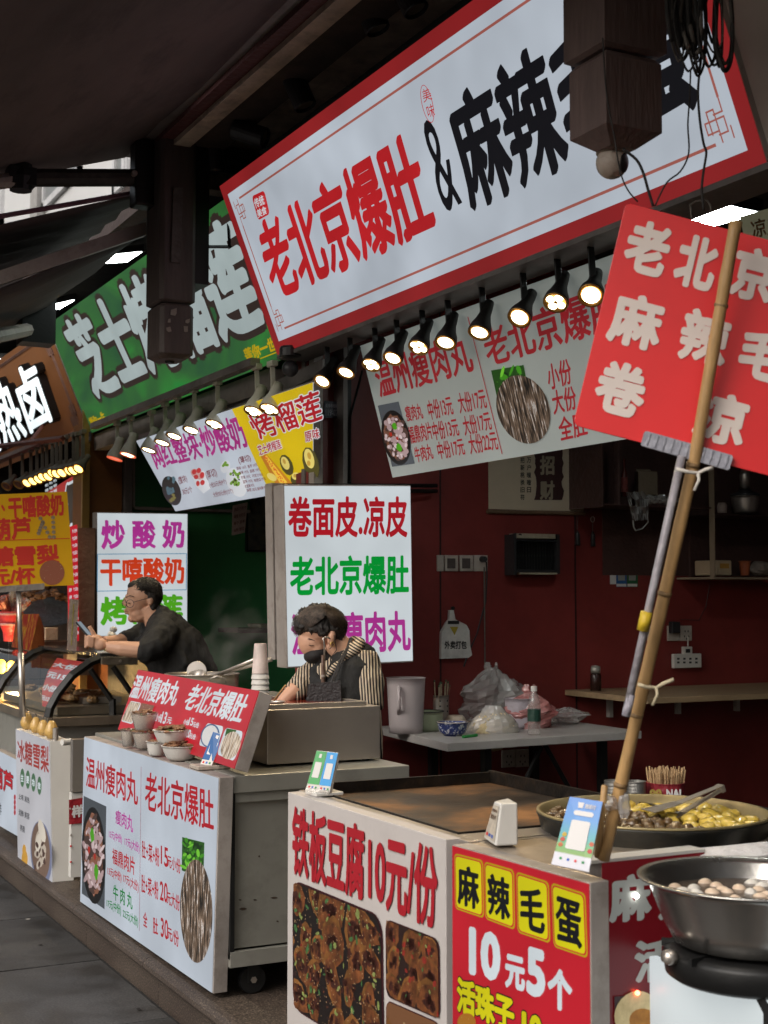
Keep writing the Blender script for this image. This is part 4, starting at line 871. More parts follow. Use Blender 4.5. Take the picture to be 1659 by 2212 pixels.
lettering('网红整块·炒酸奶', P4(P, (318, 962), (512, 893), (540, 966), (340, 1015)), glow('backlit_magenta_deep', 160, 40, 120), ym, pen=(.035, .02, .4))
lettering('烤榴莲', [p + P.n * .003 for p in P4(P, (530, 900), (690, 838), (700, 905), (565, 950))], GRD, ym, .02, outline=(GWB, .05))
lettering('芝士烤榴莲', [p + P.n * .003 for p in P4(P, (556, 962), (605, 948), (611, 967), (562, 984))], GRD, ym, .02, outline=(GWB, .08))
lettering('原味', [p + P.n * .003 for p in P4(P, (658, 932), (690, 922), (693, 945), (662, 955))], GRD, ym, .02, outline=(GWB, .08))
DK = glow('backlit_maroon', 110, 40, 50)
for (t, x0, y0, x1, y1, h) in (('(厚切)', 443, 1018, 466, 1010, 20), ('小份25元/份(9个)', 451, 1043, 488, 1033, 13), ('大份30元/份(12个)', 460, 1063, 502, 1053, 13), ('(薄切)', 514, 987, 540, 980, 17), ('(整块)', 384, 1030, 402, 1024, 18), ('30元/个', 393, 1055, 414, 1049, 14),
                              ('原味 16元', 511, 1008, 532, 1004, 7), ('香芋 19元', 535, 1004, 556, 999, 7), ('草莓 19元', 517, 1018, 537, 1014, 7), ('荔枝 19元', 540, 1014, 562, 1009, 7), ('芒果 19元', 521, 1028, 541, 1024, 7), ('巧克力19元', 545, 1024, 568, 1020, 7), ('蓝莓 19元', 525, 1037, 546, 1034, 7), ('哈密瓜19元', 549, 1034, 574, 1029, 7), ('百香果19元', 529, 1047, 549, 1043, 7), ('抹茶 20元', 533, 1055, 555, 1052, 7), ('奥利奥19元', 556, 1052, 577, 1047, 7)):
    lettering(t, [p + P.n * .003 for p in TQ(P, x0, y0, x1, y1, h, sl=.3)], DK, ym, .015)
def multi(name, m, items, off, k=10):
    """small printed shapes: (x, y, rx, ry, rot)"""
    b = MB()
    for q_, (x, y, rx, ry, ro) in enumerate(items): b.poly([P(*pp) + P.n * (off + q_ * .000003) for pp in ell_pts(x, y, rx, ry, ro, k)])
    return put(name, b, m, ym, kind='stuff')
RU = random.uniform
multi('photo_dish', glow('p_dark_dish', 22, 28, 22), [(371, 1060, 19, 33, -.35)], .0012, 26)
multi('photo_berries', glow('p_grey_blue', 70, 100, 110), [(371 + RU(-9, 9), 1052 + RU(-20, 14), 3, 4, 0) for _ in range(16)], .0016); multi('photo_fruit', glow('p_olive', 110, 105, 50), [(375 + RU(-8, 8), 1076 + RU(-8, 8), 4, 3, .4) for _ in range(7)], .0018)
b = MB(); b.poly(px_poly(P, ((414, 1024), (440, 1016), (456, 1054), (440, 1066), (424, 1050)), .0012)); put('photo_cup', b, glow('p_cup', 205, 208, 212), ym)
multi('photo_yogurt', glow('p_pink', 190, 150, 145), [(427, 1024, 16, 10, .5)], .0016, 16); multi('photo_strawberry', glow('p_red', 185, 50, 50), [(420, 1019, 5, 6, .3), (430, 1016, 5, 6, .3), (424, 1030, 5, 5, 0), (437, 1026, 5, 7, .3), (438, 1042, 5, 6, .3), (428, 1044, 4, 6, 0)], .0019)
multi('photo_cup', glow('p_cup', 205, 208, 212), [(487, 1008, 10, 14, .3), (511, 1042, 20, 33, -.4)], .0012, 20); multi('photo_greens', glow('p_green', 110, 150, 50), [(487 + RU(-5, 5), 1001 + RU(-5, 5), 3, 3, 0) for _ in range(7)] + [(509 + RU(-10, 10), 1030 + RU(-16, 20), 3, 3.5, 0) for _ in range(22)], .0016); multi('photo_dark_fruit', glow('p_dark', 50, 50, 30), [(510 + RU(-9, 9), 1034 + RU(-14, 16), 2, 2, 0) for _ in range(9)], .0018)
b = MB(); b.poly(px_poly(P, ((564, 986), (576, 980), (634, 1046), (600, 1052)), .0022)); put('photo_box', b, glow('p_box', 190, 120, 30), ym); b = MB(); b.poly(px_poly(P, ((571, 986), (577, 983), (622, 1042), (606, 1044)), .0026)); put('photo_cheese', b, glow('p_cheese', 235, 190, 60), ym)
multi('photo_topping', glow('p_orange', 215, 100, 30), [(574 + t * 38 + RU(-3, 3), 986 + t * 52 + RU(-3, 3), 1.6, 1.6, 0) for t in [RU(0, 1) for _ in range(40)]], .003, 6)
multi('photo_durian_husk', glow('p_husk', 75, 70, 30), [(620, 1004, 13, 24, -.4), (640, 1034, 12, 14, 0), (672, 1000, 17, 36, -.25)], .0022, 11); multi('photo_durian', glow('p_durian', 225, 205, 110), [(617, 1000, 8, 15, -.4), (640, 1028, 9, 8, 0), (669, 990, 10, 22, -.25), (588, 1030, 12, 7, .6)], .0026, 16); multi('photo_seed', glow('p_seed', 190, 150, 60), [(615, 996, 3, 6, -.4), (669, 984, 4, 8, -.25), (638, 1027, 3, 4, 0), (668, 1000, 4, 6, -.2)], .003)

# note and picture under the board
q = [PY(x, y, 8.9) for x, y in ((503, 1092), (535, 1085), (529, 1150), (501, 1157))]
r = thing('price_note', q[2], 'small paper price note hanging below the yogurt board', 'note'); b = MB(); b.slab(q, (0, .003, 0)); child('paper', r, b, mat('pinkish_paper', (.5, .4, .36), .8, 0, .2, 20, 0))
for k in range(4): lettering(['西瓜 巧克力', '葡萄 哈密瓜', '椰子 草莓', '海鲜 榴莲'][k], [on(q, .1, .1 + .23 * k) + V((0, -.002, 0)), on(q, .9, .1 + .23 * k) + V((0, -.002, 0)), on(q, .9, .22 + .23 * k) + V((0, -.002, 0)), on(q, .1, .22 + .23 * k) + V((0, -.002, 0))], mat('faded_brown_ink', (.16, .06, .05), .6), r, .01)
q = [PY(x, y, 9.46) for x, y in ((536, 1068), (640, 1068), (640, 1188), (536, 1188))]
r = thing('wall_picture', (q[2] + q[3]) / 2, 'dim grey landscape picture in a black frame on the green wall', 'picture')
b = MB(); b.slab([on(q, -.03, -.03), on(q, 1.03, -.03), on(q, 1.03, 1.03), on(q, -.03, 1.03)], (0, .03, 0)); child('frame', r, b, BLACKM)
b = MB(); b.slab([x + V((0, -.004, 0)) for x in q], (0, .003, 0)); child('print', r, b, food_print('print_landscape', [(.3, (.03, .05, .05)), (.5, (.12, .13, .11)), (.7, (.15, .14, .09)), (.9, (.05, .06, .08))], 3, (1, 1, 1), 0, False))
q = PY(580, 1170, 9.2)
r = thing('wall_shelf', PY(540, 1352, 9.2), 'dark shelf on the green wall with folded cloth on it', 'shelf')
a = PY(492, 1357, 9.3); c = PY(620, 1357, 9.3); b = MB(); b.box(a.x, c.x, 9.1, 9.49, a.z - .03, a.z); child('board', r, b, mat('dark_shelf', (.03, .018, .012), .6))
b = MB(); b.box(PY(545, 1350, 9.3).x, c.x, 9.15, 9.4, a.z + .002, a.z + .03); single('folded_cloth', b, mat('pale_cloth', (.2, .2, .14), .9, 0, .3, 20, .01), 'pale folded cloth lying on the dark shelf in the green shop', 'cloth', bevel=.01)

# ================================================================ LIGHT BOX SIGNS FACING THE CAMERA
def lightbox(name, Y, pts, depth, label, face=GWB, case=ALU):
    q = [PY(x, y, Y) for x, y in pts]; return board(name, q, depth, case, face, label, 'light box sign', 'light box signs facing the lane', inset=.008)
lb1, f, P = lightbox('light_box_sign', 5.6, ((611.5, 1046.5), (887.5, 1047.5), (893, 1430), (620, 1443.5)), .11, 'bright white light box with red, green and magenta characters behind the masked woman')
lettering('卷面皮.凉皮', P4(P, (622, 1072), (880, 1072), (880, 1161), (622, 1161)), GRD, lb1, .03)
lettering('老北京爆肚', P4(P, (626, 1201), (883, 1198), (883, 1283), (626, 1288)), GGR, lb1, .03)
lettering('温州瘦肉丸', P4(P, (627, 1325), (885, 1318), (888, 1406), (630, 1417)), GPU, lb1, .03)
b = MB(); q = [PY(x, y, 5.74) for x, y in ((587, 1043), (611, 1043), (614, 1425), (594, 1425))]; q2 = [q[0], V((q[1].x + .3, q[1].y, q[0].z)), V((q[1].x + .3, q[1].y, q[2].z)), q[3]]
b.slab(q2, (0, .08, 0)); child('rear_case', lb1, b, ALU)
for k, (ya, yb) in enumerate(((1047, 1050), (1060, 1062))): b = MB(); b.tube([PY(611, 1049 + 10 * k, 5.72), PY(944, 1049 + 12 * k, 6.0)], .01, 4); child('hanging_rail', lb1, b, BLACKM)
lb2, f, P = lightbox('light_box_sign', 9.0, ((208.5, 1106), (406, 1108.5), (405, 1372), (209, 1376)), .1, 'white light box with magenta, red and lime characters behind the man')
lettering('炒 酸 奶', P4(P, (218, 1122), (399, 1122), (399, 1185), (218, 1188)), GPU, lb2, pen=(.045, .02, -.6))
lettering('干嘻酸奶', P4(P, (216, 1203), (398, 1203), (399, 1262), (216, 1268)), GOR, lb2, pen=(.045, .02, -.6))
lettering('烤榴莲', P4(P, (216, 1288), (396, 1282), (397, 1345), (216, 1353)), GLG, lb2, pen=(.05, .02, -.6))
b = MB()
for (a, c) in (((210.5, 1197), (402.5, 1196)), ((402.5, 1196), (402, 1274)), ((402, 1274), (209.8, 1277)), ((209.8, 1277), (210.5, 1197))): strip(b, P, a, c, 1.4, .003)
child('frame_line', lb2, b, GBL)

# ================================================================ FAR SHOP: RED MENU, RED STRIP
q = [PX(x, y, 2.7) for x, y in ((68, 1085), (187, 1010), (187, 1140), (68, 1180))]
r, f, P = board('far_red_sign', q, .03, ALUD, glow('far_red_backlit', 160, 38, 36), 'red sign with black and white outlined characters partly hidden behind the yellow placard', 'shop sign')
lettering('衢州', P4(P, (140, 1050), (196, 1020), (192, 1120), (142, 1140)), glow('far_dark_ink', 50, 38, 28), r, .05, outline=(GWB, .12))
for k in range(4):
    for j in range(3): lettering(['鸭头', '鸭脖', '鸭翅', '豆干'][k], P4(P, (98 + j * 9, 1046 + k * 11 - j * 5), (105 + j * 9, 1043 + k * 11 - j * 5), (105 + j * 9, 1050 + k * 11 - j * 5), (98 + j * 9, 1053 + k * 11 - j * 5)), GWB, r, .02)
q = [PY(x, y, 8.9) for x, y in ((143, 1140), (167, 1133), (171, 1384), (151, 1386))]
b = MB(); r = thing('red_price_strip', q[2], 'tall red price strip with mirrored white writing left of the white light box', 'price list')
b.slab(q, (0, .02, 0)); child('strip', r, b, glow('strip_red_backlit', 178, 26, 40, .4))
q = [x + V((0, -.001, 0)) for x in q]
for k in range(15):
    v = .03 + k * .063; t = ['10元1个', '10元2个', '8元1个', '5元2个'][k % 4]
    lettering(t, [on(q, .95, v) , on(q, .5, v), on(q, .5, v + .035), on(q, .95, v + .035)], GWB, r, .03)
    lettering('鸭头' if k % 2 else '鸭舌', [on(q, .32, v), on(q, .06, v), on(q, .06, v + .035), on(q, .32, v + .035)], GWB, r, .03)
b = MB(); b.box(PY(168, 1250, 8.95).x, PY(205, 1250, 8.95).x, 8.95, 9.2, 1.0, PY(180, 1140, 8.95).z); single('brown_post', b, mat('brown_post_paint', (.17, .1, .07), .6, 0, .2), 'plain brown post between the red price strip and the white light box', 'post')
# yellow placard on a stand
Yp = 7.3
q = [PY(x, y, Yp) for x, y in ((-30, 1069), (144.5, 1062), (160, 1264), (-22, 1271))]
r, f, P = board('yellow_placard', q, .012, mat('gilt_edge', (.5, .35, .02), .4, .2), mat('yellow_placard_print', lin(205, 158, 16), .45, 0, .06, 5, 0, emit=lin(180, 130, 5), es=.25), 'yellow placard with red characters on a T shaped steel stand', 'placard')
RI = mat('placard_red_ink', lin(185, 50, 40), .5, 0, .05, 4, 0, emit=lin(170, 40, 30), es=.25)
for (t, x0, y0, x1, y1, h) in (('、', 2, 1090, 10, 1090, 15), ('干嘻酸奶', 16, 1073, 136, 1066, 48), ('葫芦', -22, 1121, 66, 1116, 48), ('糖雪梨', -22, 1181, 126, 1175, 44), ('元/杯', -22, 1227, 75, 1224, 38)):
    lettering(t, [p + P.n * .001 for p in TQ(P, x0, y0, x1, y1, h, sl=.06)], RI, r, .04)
b = MB(); strip(b, P, (-25, 1168), (150, 1163), 1.6, .003); child('divider_line', r, b, RI)
for (xa, ya, xb_, yb) in ((87, 1120, 107, 1160), (83, 1152, 92, 1128), (114, 1118, 116, 1160)):
    for k in range(5): flat('photo_bead', px_poly(P, ell_pts(xa + (xb_ - xa) * k / 4, ya + (yb - ya) * k / 4, 4.4, 4.2, 0, 10), .004), mat('haw_bead_print', (.35, .28, .2), .5, 0, .5, 90, 0), r)
flat('photo_soup', px_poly(P, ell_pts(112, 1237, 27, 27, 0, 26), .0035), food_print('print_pear_cup', [(.3, (.1, .1, .1)), (.5, (.4, .3, .2)), (.7, (.5, .42, .32)), (.9, (.3, .1, .06))], 4, (1, 1, 1), .1), r)
st = thing('placard_stand', PY(45, 1540, Yp - .03), 'T shaped stainless stand pole carrying the yellow placard', 'stand')
b = MB(); b.slab([PY(x, y, Yp - .04) for x, y in ((-30, 1269), (96, 1260), (96, 1273), (-30, 1282))], (0, .03, 0)); child('clamp_bar', st, b, mat('grey_clamp', (.3, .27, .24), .5))
b = MB(); b.tube([PY(40, 1273, Yp - .02), PY(45, 1415, Yp - .02)], .0125, 10); child('upper_pole', st, b, STEEL, smooth=True)
b = MB(); b.tube([PY(45, 1410, Yp - .02), PY(49, 1548, Yp - .02)], .0165, 10); child('lower_pole', st, b, STEEL, smooth=True)
# ================================================================ VESSEL HELPERS
def dep(p): return (p - CAM).dot(FW)
def vessel(name, label, cat, base, r0, r1, h, m, group=None, wall=.004, lip=.004, n=28, foot=0.0, curve=.3, food=None, parent_only=False):
    root = thing(name, base, label, cat, group); base = V(base); b = MB(); prof = []
    if foot: prof += [(r0 * .9, 0), (r0 * .9, foot)]
    N = 7
    out = [(r0 + (r1 - r0) * (t ** curve if curve < 1 else t), foot + (h - foot) * t) for t in [k / N for k in range(N + 1)]]
    prof += out + [(r1 + lip, h), (r1 + lip, h + lip * .6), (r1 - wall, h + lip * .5)] + [(max(.002, r - wall), z + wall) for r, z in reversed(out[:-1])] + [(0, foot + wall * 1.5)]
    prof = [(0, 0)] + prof; b.lathe(prof, base, n); child('body', root, b, m, smooth=True)
    return root
def heap(b, c, r, cnt, size, hgt, flatk=.35, jit=.25):
    for k in range(cnt):
        a = random.uniform(0, 6.28); q = r * math.sqrt(random.random()) * .92; z = hgt * (1 - (q / r) ** 2) * random.uniform(.5, 1)
        s_ = size * random.uniform(.6, 1.25)
        b.blob(c + V((q * math.cos(a), q * math.sin(a), z)), (s_, s_ * random.uniform(.4, .8), s_ * flatk), rot=random.uniform(0, 3.1), seg=6, rings=4, jit=jit, tilt=random.uniform(-.7, .7))
SLICE = mat('sliced_brown_tripe', (.2, .1, .05), .55, 0, .5, 30, .004, dirt=.3, dcol=(.05, .03, .02, 1)); NOOD = mat('pale_noodles', (.55, .48, .4), .5, 0, .15, 60, .006, stretch=(1, 5, 5)); HERB = mat('herb_green', (.1, .2, .03), .5, 0, .4, 30)
BOWLW = mat('white_paper_bowl', (.6, .57, .53), .5, 0, .05, 4, .001)

# ================================================================ STALL WITH THE TWO SOUPS
ZC = .905
st = thing('stall_counter', (2.0, 5.25, ZF), 'stainless steel stall cabinet on casters behind the white price light box', 'stall')
yR = 4.425
b = MB(); b.box(1.705, 2.37, yR, 6.12, ZC - .058, ZC); child('counter_top', st, b, STEELD, bevel=.003)
b = MB(); b.box(1.72, 2.33, yR + .03, 6.05, .33, ZC - .06); child('cabinet', st, b, STEELD, bevel=.002)
b = MB(); b.box(1.70, 2.36, yR + .005, yR + .028, .275, .325); child('bottom_rail', st, b, STEELD)
b = MB(); b.box(1.715, 2.34, yR + .012, yR + .028, .815, .845); child('upper_trim', st, b, STEELD)
b = MB(); b.box(1.70, 1.715, yR + .01, yR + .03, .3, ZC - .06); child('corner_gap', st, b, BLACKM)
for (x_, yy_, w_, h_) in ((526, 1963, 9, 4), (551, 1944, 5, 2), (592, 1939, 8, 2.5), (519, 1944, 4, 1.6), (640, 1900, 3, 3), (560, 1850, 2.5, 2.5), (600, 1990, 3, 2)):
    b = MB(); b.slab([PY(x_ + w_ * math.cos(j) * random.uniform(.6, 1.1), yy_ + h_ * math.sin(j) * random.uniform(.6, 1.1), yR + .0285) for j in range(6)], (0, .001, 0)); child('dent_mark', st, b, mat('rust_mark', (.05, .03, .018), .8, 0, .5, 60))
for (x, y_) in ((1.80, yR + .07), (2.25, yR + .07), (1.80, 5.95)):
    c = V((x, y_, ZF + .045)); b = MB(); b.lathe([(0, -.018), (.045, -.018), (.048, -.01), (.048, .01), (.045, .018), (0, .018)], c, 20, axis=(0, 1, 0)); w_ = child('caster', st, b, BLACKM, smooth=False)
    b = MB(); b.lathe([(0, 0), (.011, 0), (.011, .006), (0, .006)], c + V((0, -.026, 0)), 6, axis=(0, 1, 0)); child('hub_bolt', w_, b, STEEL)
    b = MB(); b.slab([c + V((-.02, -.022, .09)), c + V((.02, -.022, .09)), c + V((.02, -.022, -.01)), c + V((-.02, -.022, -.01))], (0, .044, 0)); child('fork', w_, b, BLACKM)
X0 = 1.651
q = [PX(x, y, X0) for x, y in ((182.5, 1590.7), (474.5, 1679.6), (460.4, 2147), (173.7, 1948))]
zt_ = (q[0].z + q[1].z) / 2; zb_ = (q[2].z + q[3].z) / 2
r, f, P = board('price_light_box', q, .05, ALU, GW, 'long white light box low at the stall with two dishes, prices and a bowl photo', 'light box', inset=.004, base=(q[2] + q[3]) / 2)
lettering('温州瘦肉丸', P4(P, (187, 1632), (298, 1670), (299, 1742), (186, 1700)), GRD, r, pen=(.024, .008, .6))
lettering('老北京爆肚', P4(P, (315, 1664), (462, 1706), (463, 1798), (313, 1750)), GRD, r, pen=(.024, .008, .6))
b = MB(); strip(b, P, (306.5, 1656), (302.5, 2011), .9, .003); child('divider_line', r, b, mat('grey_pink_line', lin(150, 110, 125), .5))
for (t, x0, y0, x1, y1, h0, h1, m_) in (('瘦肉丸', 250, 1748, 288, 1762, 30, 38, GPU), ('13元(中份)', 236, 1792, 264, 1803, 20, 22, GPU), ('17元(大份)', 270, 1807, 302, 1820, 22, 26, GPU),
                                        ('福鼎肉片', 243, 1831, 292, 1852, 34, 40, GRD), ('13元(中份)', 233, 1871, 263, 1884, 21, 24, GRD), ('17元(大份)', 267, 1886, 300, 1903, 23, 28, GRD),
                                        ('牛 肉 丸', 245, 1909, 287, 1930, 34, 36, glow('backlit_dark_green', 20, 120, 55)), ('17元(中份)', 231, 1941, 262, 1954, 20, 27, glow('backlit_dark_green', 20, 120, 55)), ('22元(大份)', 266, 1962, 299, 1980, 22, 26, glow('backlit_dark_green', 20, 120, 55)),
                                        ('肚+菜+粉', 307, 1814, 345, 1832, 38, 42, GRD), ('15', 348, 1826, 364, 1832, 40, 44, GRD), ('元小份', 362, 1846, 391, 1856, 26, 33, GRD),
                                        ('肚+菜+粉', 306, 1887, 343, 1905, 40, 40, GRD), ('20', 346, 1902, 363, 1908, 42, 44, GRD), ('元大份', 361, 1924, 389, 1934, 28, 36, GRD),
                                        ('全', 310, 1967, 319, 1973, 32, 32, GRD), ('肚', 331, 1980, 342, 1985, 36, 36, GRD), ('30', 348, 1981, 364, 1988, 42, 44, GRD), ('元/份', 362, 2000, 387, 2012, 28, 36, GRD)):
    lettering(t, [p + P.n * .0006 for p in TQ(P, x0, y0, x1, y1, h0, h1)], m_, r, .018)
bowl_photo(P, r, ((182, 1719), (231, 1742), (227, 1964), (178, 1930)), 204, 1848, 26, 105, -.03, glow('photo_slate', 70, 75, 80))
tripe_photo(P, r, ((395, 1808), (443, 1820), (441, 1900), (394, 1880)), 426, 1968, 35, 112, -.02)
# tilted red box
rb = [PZ(256, 1576, .93), None, None, PZ(507, 1661, .93)]
bl, br = rb[0], rb[3]; tl = PY(300, 1447, bl.y); tr = br + (tl - bl); q = [tl, tr, br, bl]
r, f, P = board('red_price_box', q, .05, ALU, glow('red_box_backlit', 188, 30, 44), 'tilted red light box with white brush characters and food photos on the steel counter', 'light box', base=(bl + br) / 2)
lettering('温州瘦肉丸', P4(P, (296, 1455), (398, 1472), (376, 1527), (278, 1508)), GWB, r, pen=(.035, .014, .6))
lettering('老北京爆肚', P4(P, (420, 1475), (545, 1500), (518, 1565), (392, 1532)), GWB, r, pen=(.035, .014, .6))
for (t, x0, y0, x1, y1, h) in (('小份', 340, 1541, 354, 1544, 17), ('13', 354, 1537, 365, 1539, 26), ('元', 365, 1549, 374, 1551, 14), ('小份', 400, 1553, 411, 1556, 12), ('15', 412, 1550, 422, 1552, 17), ('元/份', 421, 1559, 433, 1562, 12), ('20', 406, 1575, 416, 1577, 18), ('元/份', 414, 1584, 426, 1587, 12)):
    lettering(t, [p + P.n * .003 for p in TQ(P, x0, y0, x1, y1, h, sl=-.25)], GWB, r, .03)
def pq(pl, pts, off): return [pl(x, y) + pl.n * off for x, y in pts]
b = MB(); b.poly(rrect(pq(P, ((283, 1514), (307, 1519), (287, 1565), (262, 1558)), .0028), .12)); child('photo_card', r, b, GWB)
flat('photo_tripe', px_poly(P, ((283, 1516), (305, 1520), (286, 1562), (264, 1556)), .004), TRIPEC, r)
flat('photo_soup', px_poly(P, ((308, 1519), (336, 1525), (322, 1552), (297, 1545)), .004), MEAT, r)
b = MB(); b.poly(rrect(pq(P, ((448, 1562), (486, 1570), (468, 1620), (430, 1610)), .0032), .12)); child('photo_card', r, b, GWB)
flat('photo_plate', px_poly(P, ell_pts(456, 1590, 20, 26, .3, 24), .0042), glow('photo_bluerim', 60, 90, 130), r); flat('photo_tripe', px_poly(P, ell_pts(456, 1590, 17, 23, .3, 24), .005), food_print('print_tripe_grey', [(.3, (.01, .01, .01)), (.5, (.12, .1, .09)), (.62, (.5, .5, .5)), (.8, (.04, .03, .03)), (.95, (.4, .4, .4))], 6, (4, 1.5, 1), .5), r)
b = MB(); b.poly(rrect(pq(P, ((489, 1572), (528, 1581), (508, 1645), (470, 1630)), .0032), .12)); child('photo_card', r, b, GWB)
flat('photo_greens', px_poly(P, ((492, 1574), (513, 1578), (508, 1592), (488, 1590)), .0042), GREENS, r); flat('photo_tripe', px_poly(P, ell_pts(501, 1611, 20, 31, .35, 28), .005), TRIPEC, r)
# bain-marie
bx0, bx1, by0, by1, bz0, bz1 = 1.895, 2.34, 4.595, 5.06, .914, 1.105
r = thing('steel_food_warmer', (2.1, 4.8, ZC), 'stainless steel food warmer tank with red broth standing on the stall counter', 'food warmer')
b = MB(); b.box(bx0, bx1, by0, by1, bz0, bz1); child('tank', r, b, STEEL, bevel=.003)
b = MB()
for (a, c, d, e) in ((bx0 - .006, bx1 - .04, by0 + .03, by0 + .055), (bx0 - .006, bx1 - .04, by1 - .06, by1 - .035), (bx0 - .006, bx0 + .02, by0 + .0555, by1 - .0605), (bx1 - .066, bx1 - .04, by0 + .0555, by1 - .0605)): b.box(a, c, d, e, bz1 + .001, bz1 + .016)
child('tray_rim', r, b, STEEL, bevel=.002)
b = MB(); b.box(bx0 + .022, bx1 - .068, by0 + .057, by1 - .062, bz1 + .001, bz1 + .007); child('broth', r, b, mat('red_broth', (.16, .02, .01), .15, 0, .4, 20, .002))
for (x, y_) in ((bx0 + .04, by0 + .04), (bx1 - .04, by0 + .04), (bx0 + .04, by1 - .05), (bx1 - .04, by1 - .05)):
    b = MB(); b.lathe([(.013, 0), (.015, .0088)], V((x, y_, ZC)), 10); child('foot', r, b, BLACKP)
c0 = V((PY(699, 1516, 4.86).x, 4.86, bz1 + .008))
r = thing('upright_ladle', c0, 'hooked ladle with a wooden grip standing upright in the food warmer', 'ladle')
b = MB(); tz_ = PY(699, 1376, 4.86).z; wv = .0065
b.tube([c0 + V((.006, 0, 0)), V((c0.x + .002, c0.y, tz_ - .02)), V((c0.x - .003, c0.y, tz_ - .006)), V((c0.x + .006, c0.y, tz_)), V((c0.x + .018, c0.y, tz_ - .002)), V((c0.x + .026, c0.y, tz_ - .008))], .0035, 8); child('shaft', r, b, STEEL, smooth=True)
g0 = PY(697, 1415, 4.852); g1 = PY(699, 1500, 4.852); b = MB(); b.tube([g0, lerp(g0, g1, .3), lerp(g0, g1, .7), g1], [.005, .0075, .0085, .006], 8); child('grip', r, b, mat('brown_grip', (.12, .07, .05), .5), smooth=True)
b = MB(); b.tube([lerp(g0, g1, .5), lerp(g0, g1, .56)], .0095, 8); child('ferrule', r, b, STEEL)
# stock pot, ladles, cup stack
pc = PD(437, 1456, 6.35); pz = pc.z
r = vessel('stock_pot', 'wide steel stock pot behind the tilted red box with handles', 'pot', V((pc.x, pc.y, ZC)), .158, .166, pz - ZC, STEEL, lip=.005, curve=1)
for s_ in (-1, 1):
    hp = V((pc.x, pc.y, pz - .03)) + RR * (.16 * (.55 if s_ > 0 else -.9)) - fh * .14; b = MB(); b.tube([hp - RR * .035, hp - RR * .035 + ZZ * .0 - fh * .025 + ZZ * .018, hp - fh * .03 + ZZ * .03, hp + RR * .035 - fh * .025 + ZZ * .018, hp + RR * .035], .004, 6); child('handle', r, b, STEEL, smooth=True)
b = MB(); b.lathe([(0, -.003), (.145, -.003), (.155, 0)], V((pc.x, pc.y, pz - .035)), 24); child('soup', r, b, mat('brown_soup', (.08, .045, .02), .2, 0, .4, 20, .002))
for i, (xa, ya, xb_, yb, rd) in enumerate(((452, 1462, 586, 1425, .0085), (462, 1460, 553, 1423, .007))):
    a = PD(xa, ya, 6.3 - .03 * i); c = PD(xb_, yb, 6.0 + .04 * i); r = thing('long_ladle', a, ['thick steel tube handled strainer leaning out of the stock pot', 'second steel ladle lying behind in the stock pot'][i], 'ladle')
    b = MB(); b.tube([a, c], rd, 10); child('handle', r, b, STEEL, smooth=True)
    d = PD(430 - 8 * i, 1460, 6.3 - .05 * i); b = MB(); b.lathe([(.0, -.02), (.03, -.012), (.045, .004), (.043, .004), (.028, -.009), (0, -.016)], d, 16, axis=(.2, -.5, .8) if i == 0 else (-.4, -.3, .8)); b.tube([d + V((.03, 0, 0)), a], .004, 6); child('scoop', r, b, STEEL, smooth=True)
b = MB(); a = PD(425, 1450, 6.3); s_ = (a - CAM).dot(FW) / FP; b.lathe([(0, -.002), (s_ * 22, 0), (s_ * 21, .003), (0, .004)], a, 22, axis=-fh + ZZ * .12); r = single('pot_lid', b, STEEL, 'round steel lid standing on edge inside the stock pot', 'lid')
cb_ = PD(562, 1500, 5.9); s_ = 5.9 / FP; zb = ZC
r0c = thing('cup_stack', V((cb_.x, cb_.y, ZC)), 'stack of upturned paper cups, the top one printed with pink flowers', 'cup stack')
ztop = PD(562, 1390, 5.9).z; z1 = PD(562, 1455, 5.9).z
b = MB(); b.lathe([(0, 0), (s_ * 18.5, 0), (s_ * 18, .004), (s_ * 13.5, ztop - z1 - .004), (s_ * 13, ztop - z1), (0, ztop - z1 - .003)], V((cb_.x, cb_.y, z1)), 24); child('cup', r0c, b, mat('printed_paper_cup', (.6, .5, .46), .5, 0, .25, 14, .0, dirt=.35, dcol=(.4, .16, .16, 1)), smooth=True)
n_ = 12; 
for k in range(n_):
    z = z1 - (k + 1) * (z1 - ZC) / n_ ; b = MB(); b.lathe([(s_ * 17.5, (z1 - ZC) / n_ - .001), (s_ * 19.5, .004), (s_ * 20, .0015), (s_ * 19, 0)], V((cb_.x, cb_.y, z)), 20); child('cup', r0c, b, BOWLW, smooth=True)
lz = PD(530, 1478, 5.55); b = MB()
for k in range(5): b.lathe([(.03, 0), (.034, .004), (.034, .007), (.028, .01)], V((lz.x - .012 * k, lz.y + .004 * k, ZC + .09 + .011 * k)), 14, axis=(.5, -.2, .85))
single('plastic_lids', b, CLEARP, 'loose pile of clear plastic lids beside the paper cups', 'lids', kind='stuff')
b = MB(); a = PD(592, 1513, 5.15); c = PD(617, 1480, 5.1); b.tube([a, c], .0035, 6); single('wooden_skewer', b, BAMB, 'single wooden chopstick sticking up left of the food warmer', 'chopstick')
vessel('sauce_bowl', 'small steel sauce bowl holding the single chopstick left of the food warmer', 'bowl', V((a.x - .01, a.y, a.z - .05)), .03, .048, .045, STEEL)
b = MB(); b.box(1.95, 2.5, 5.0, 6.0, ZC + .002, a.z - .052); single('rear_box', b, STEELD, 'low steel box at the back of the stall counter under the sauce bowl', 'box')
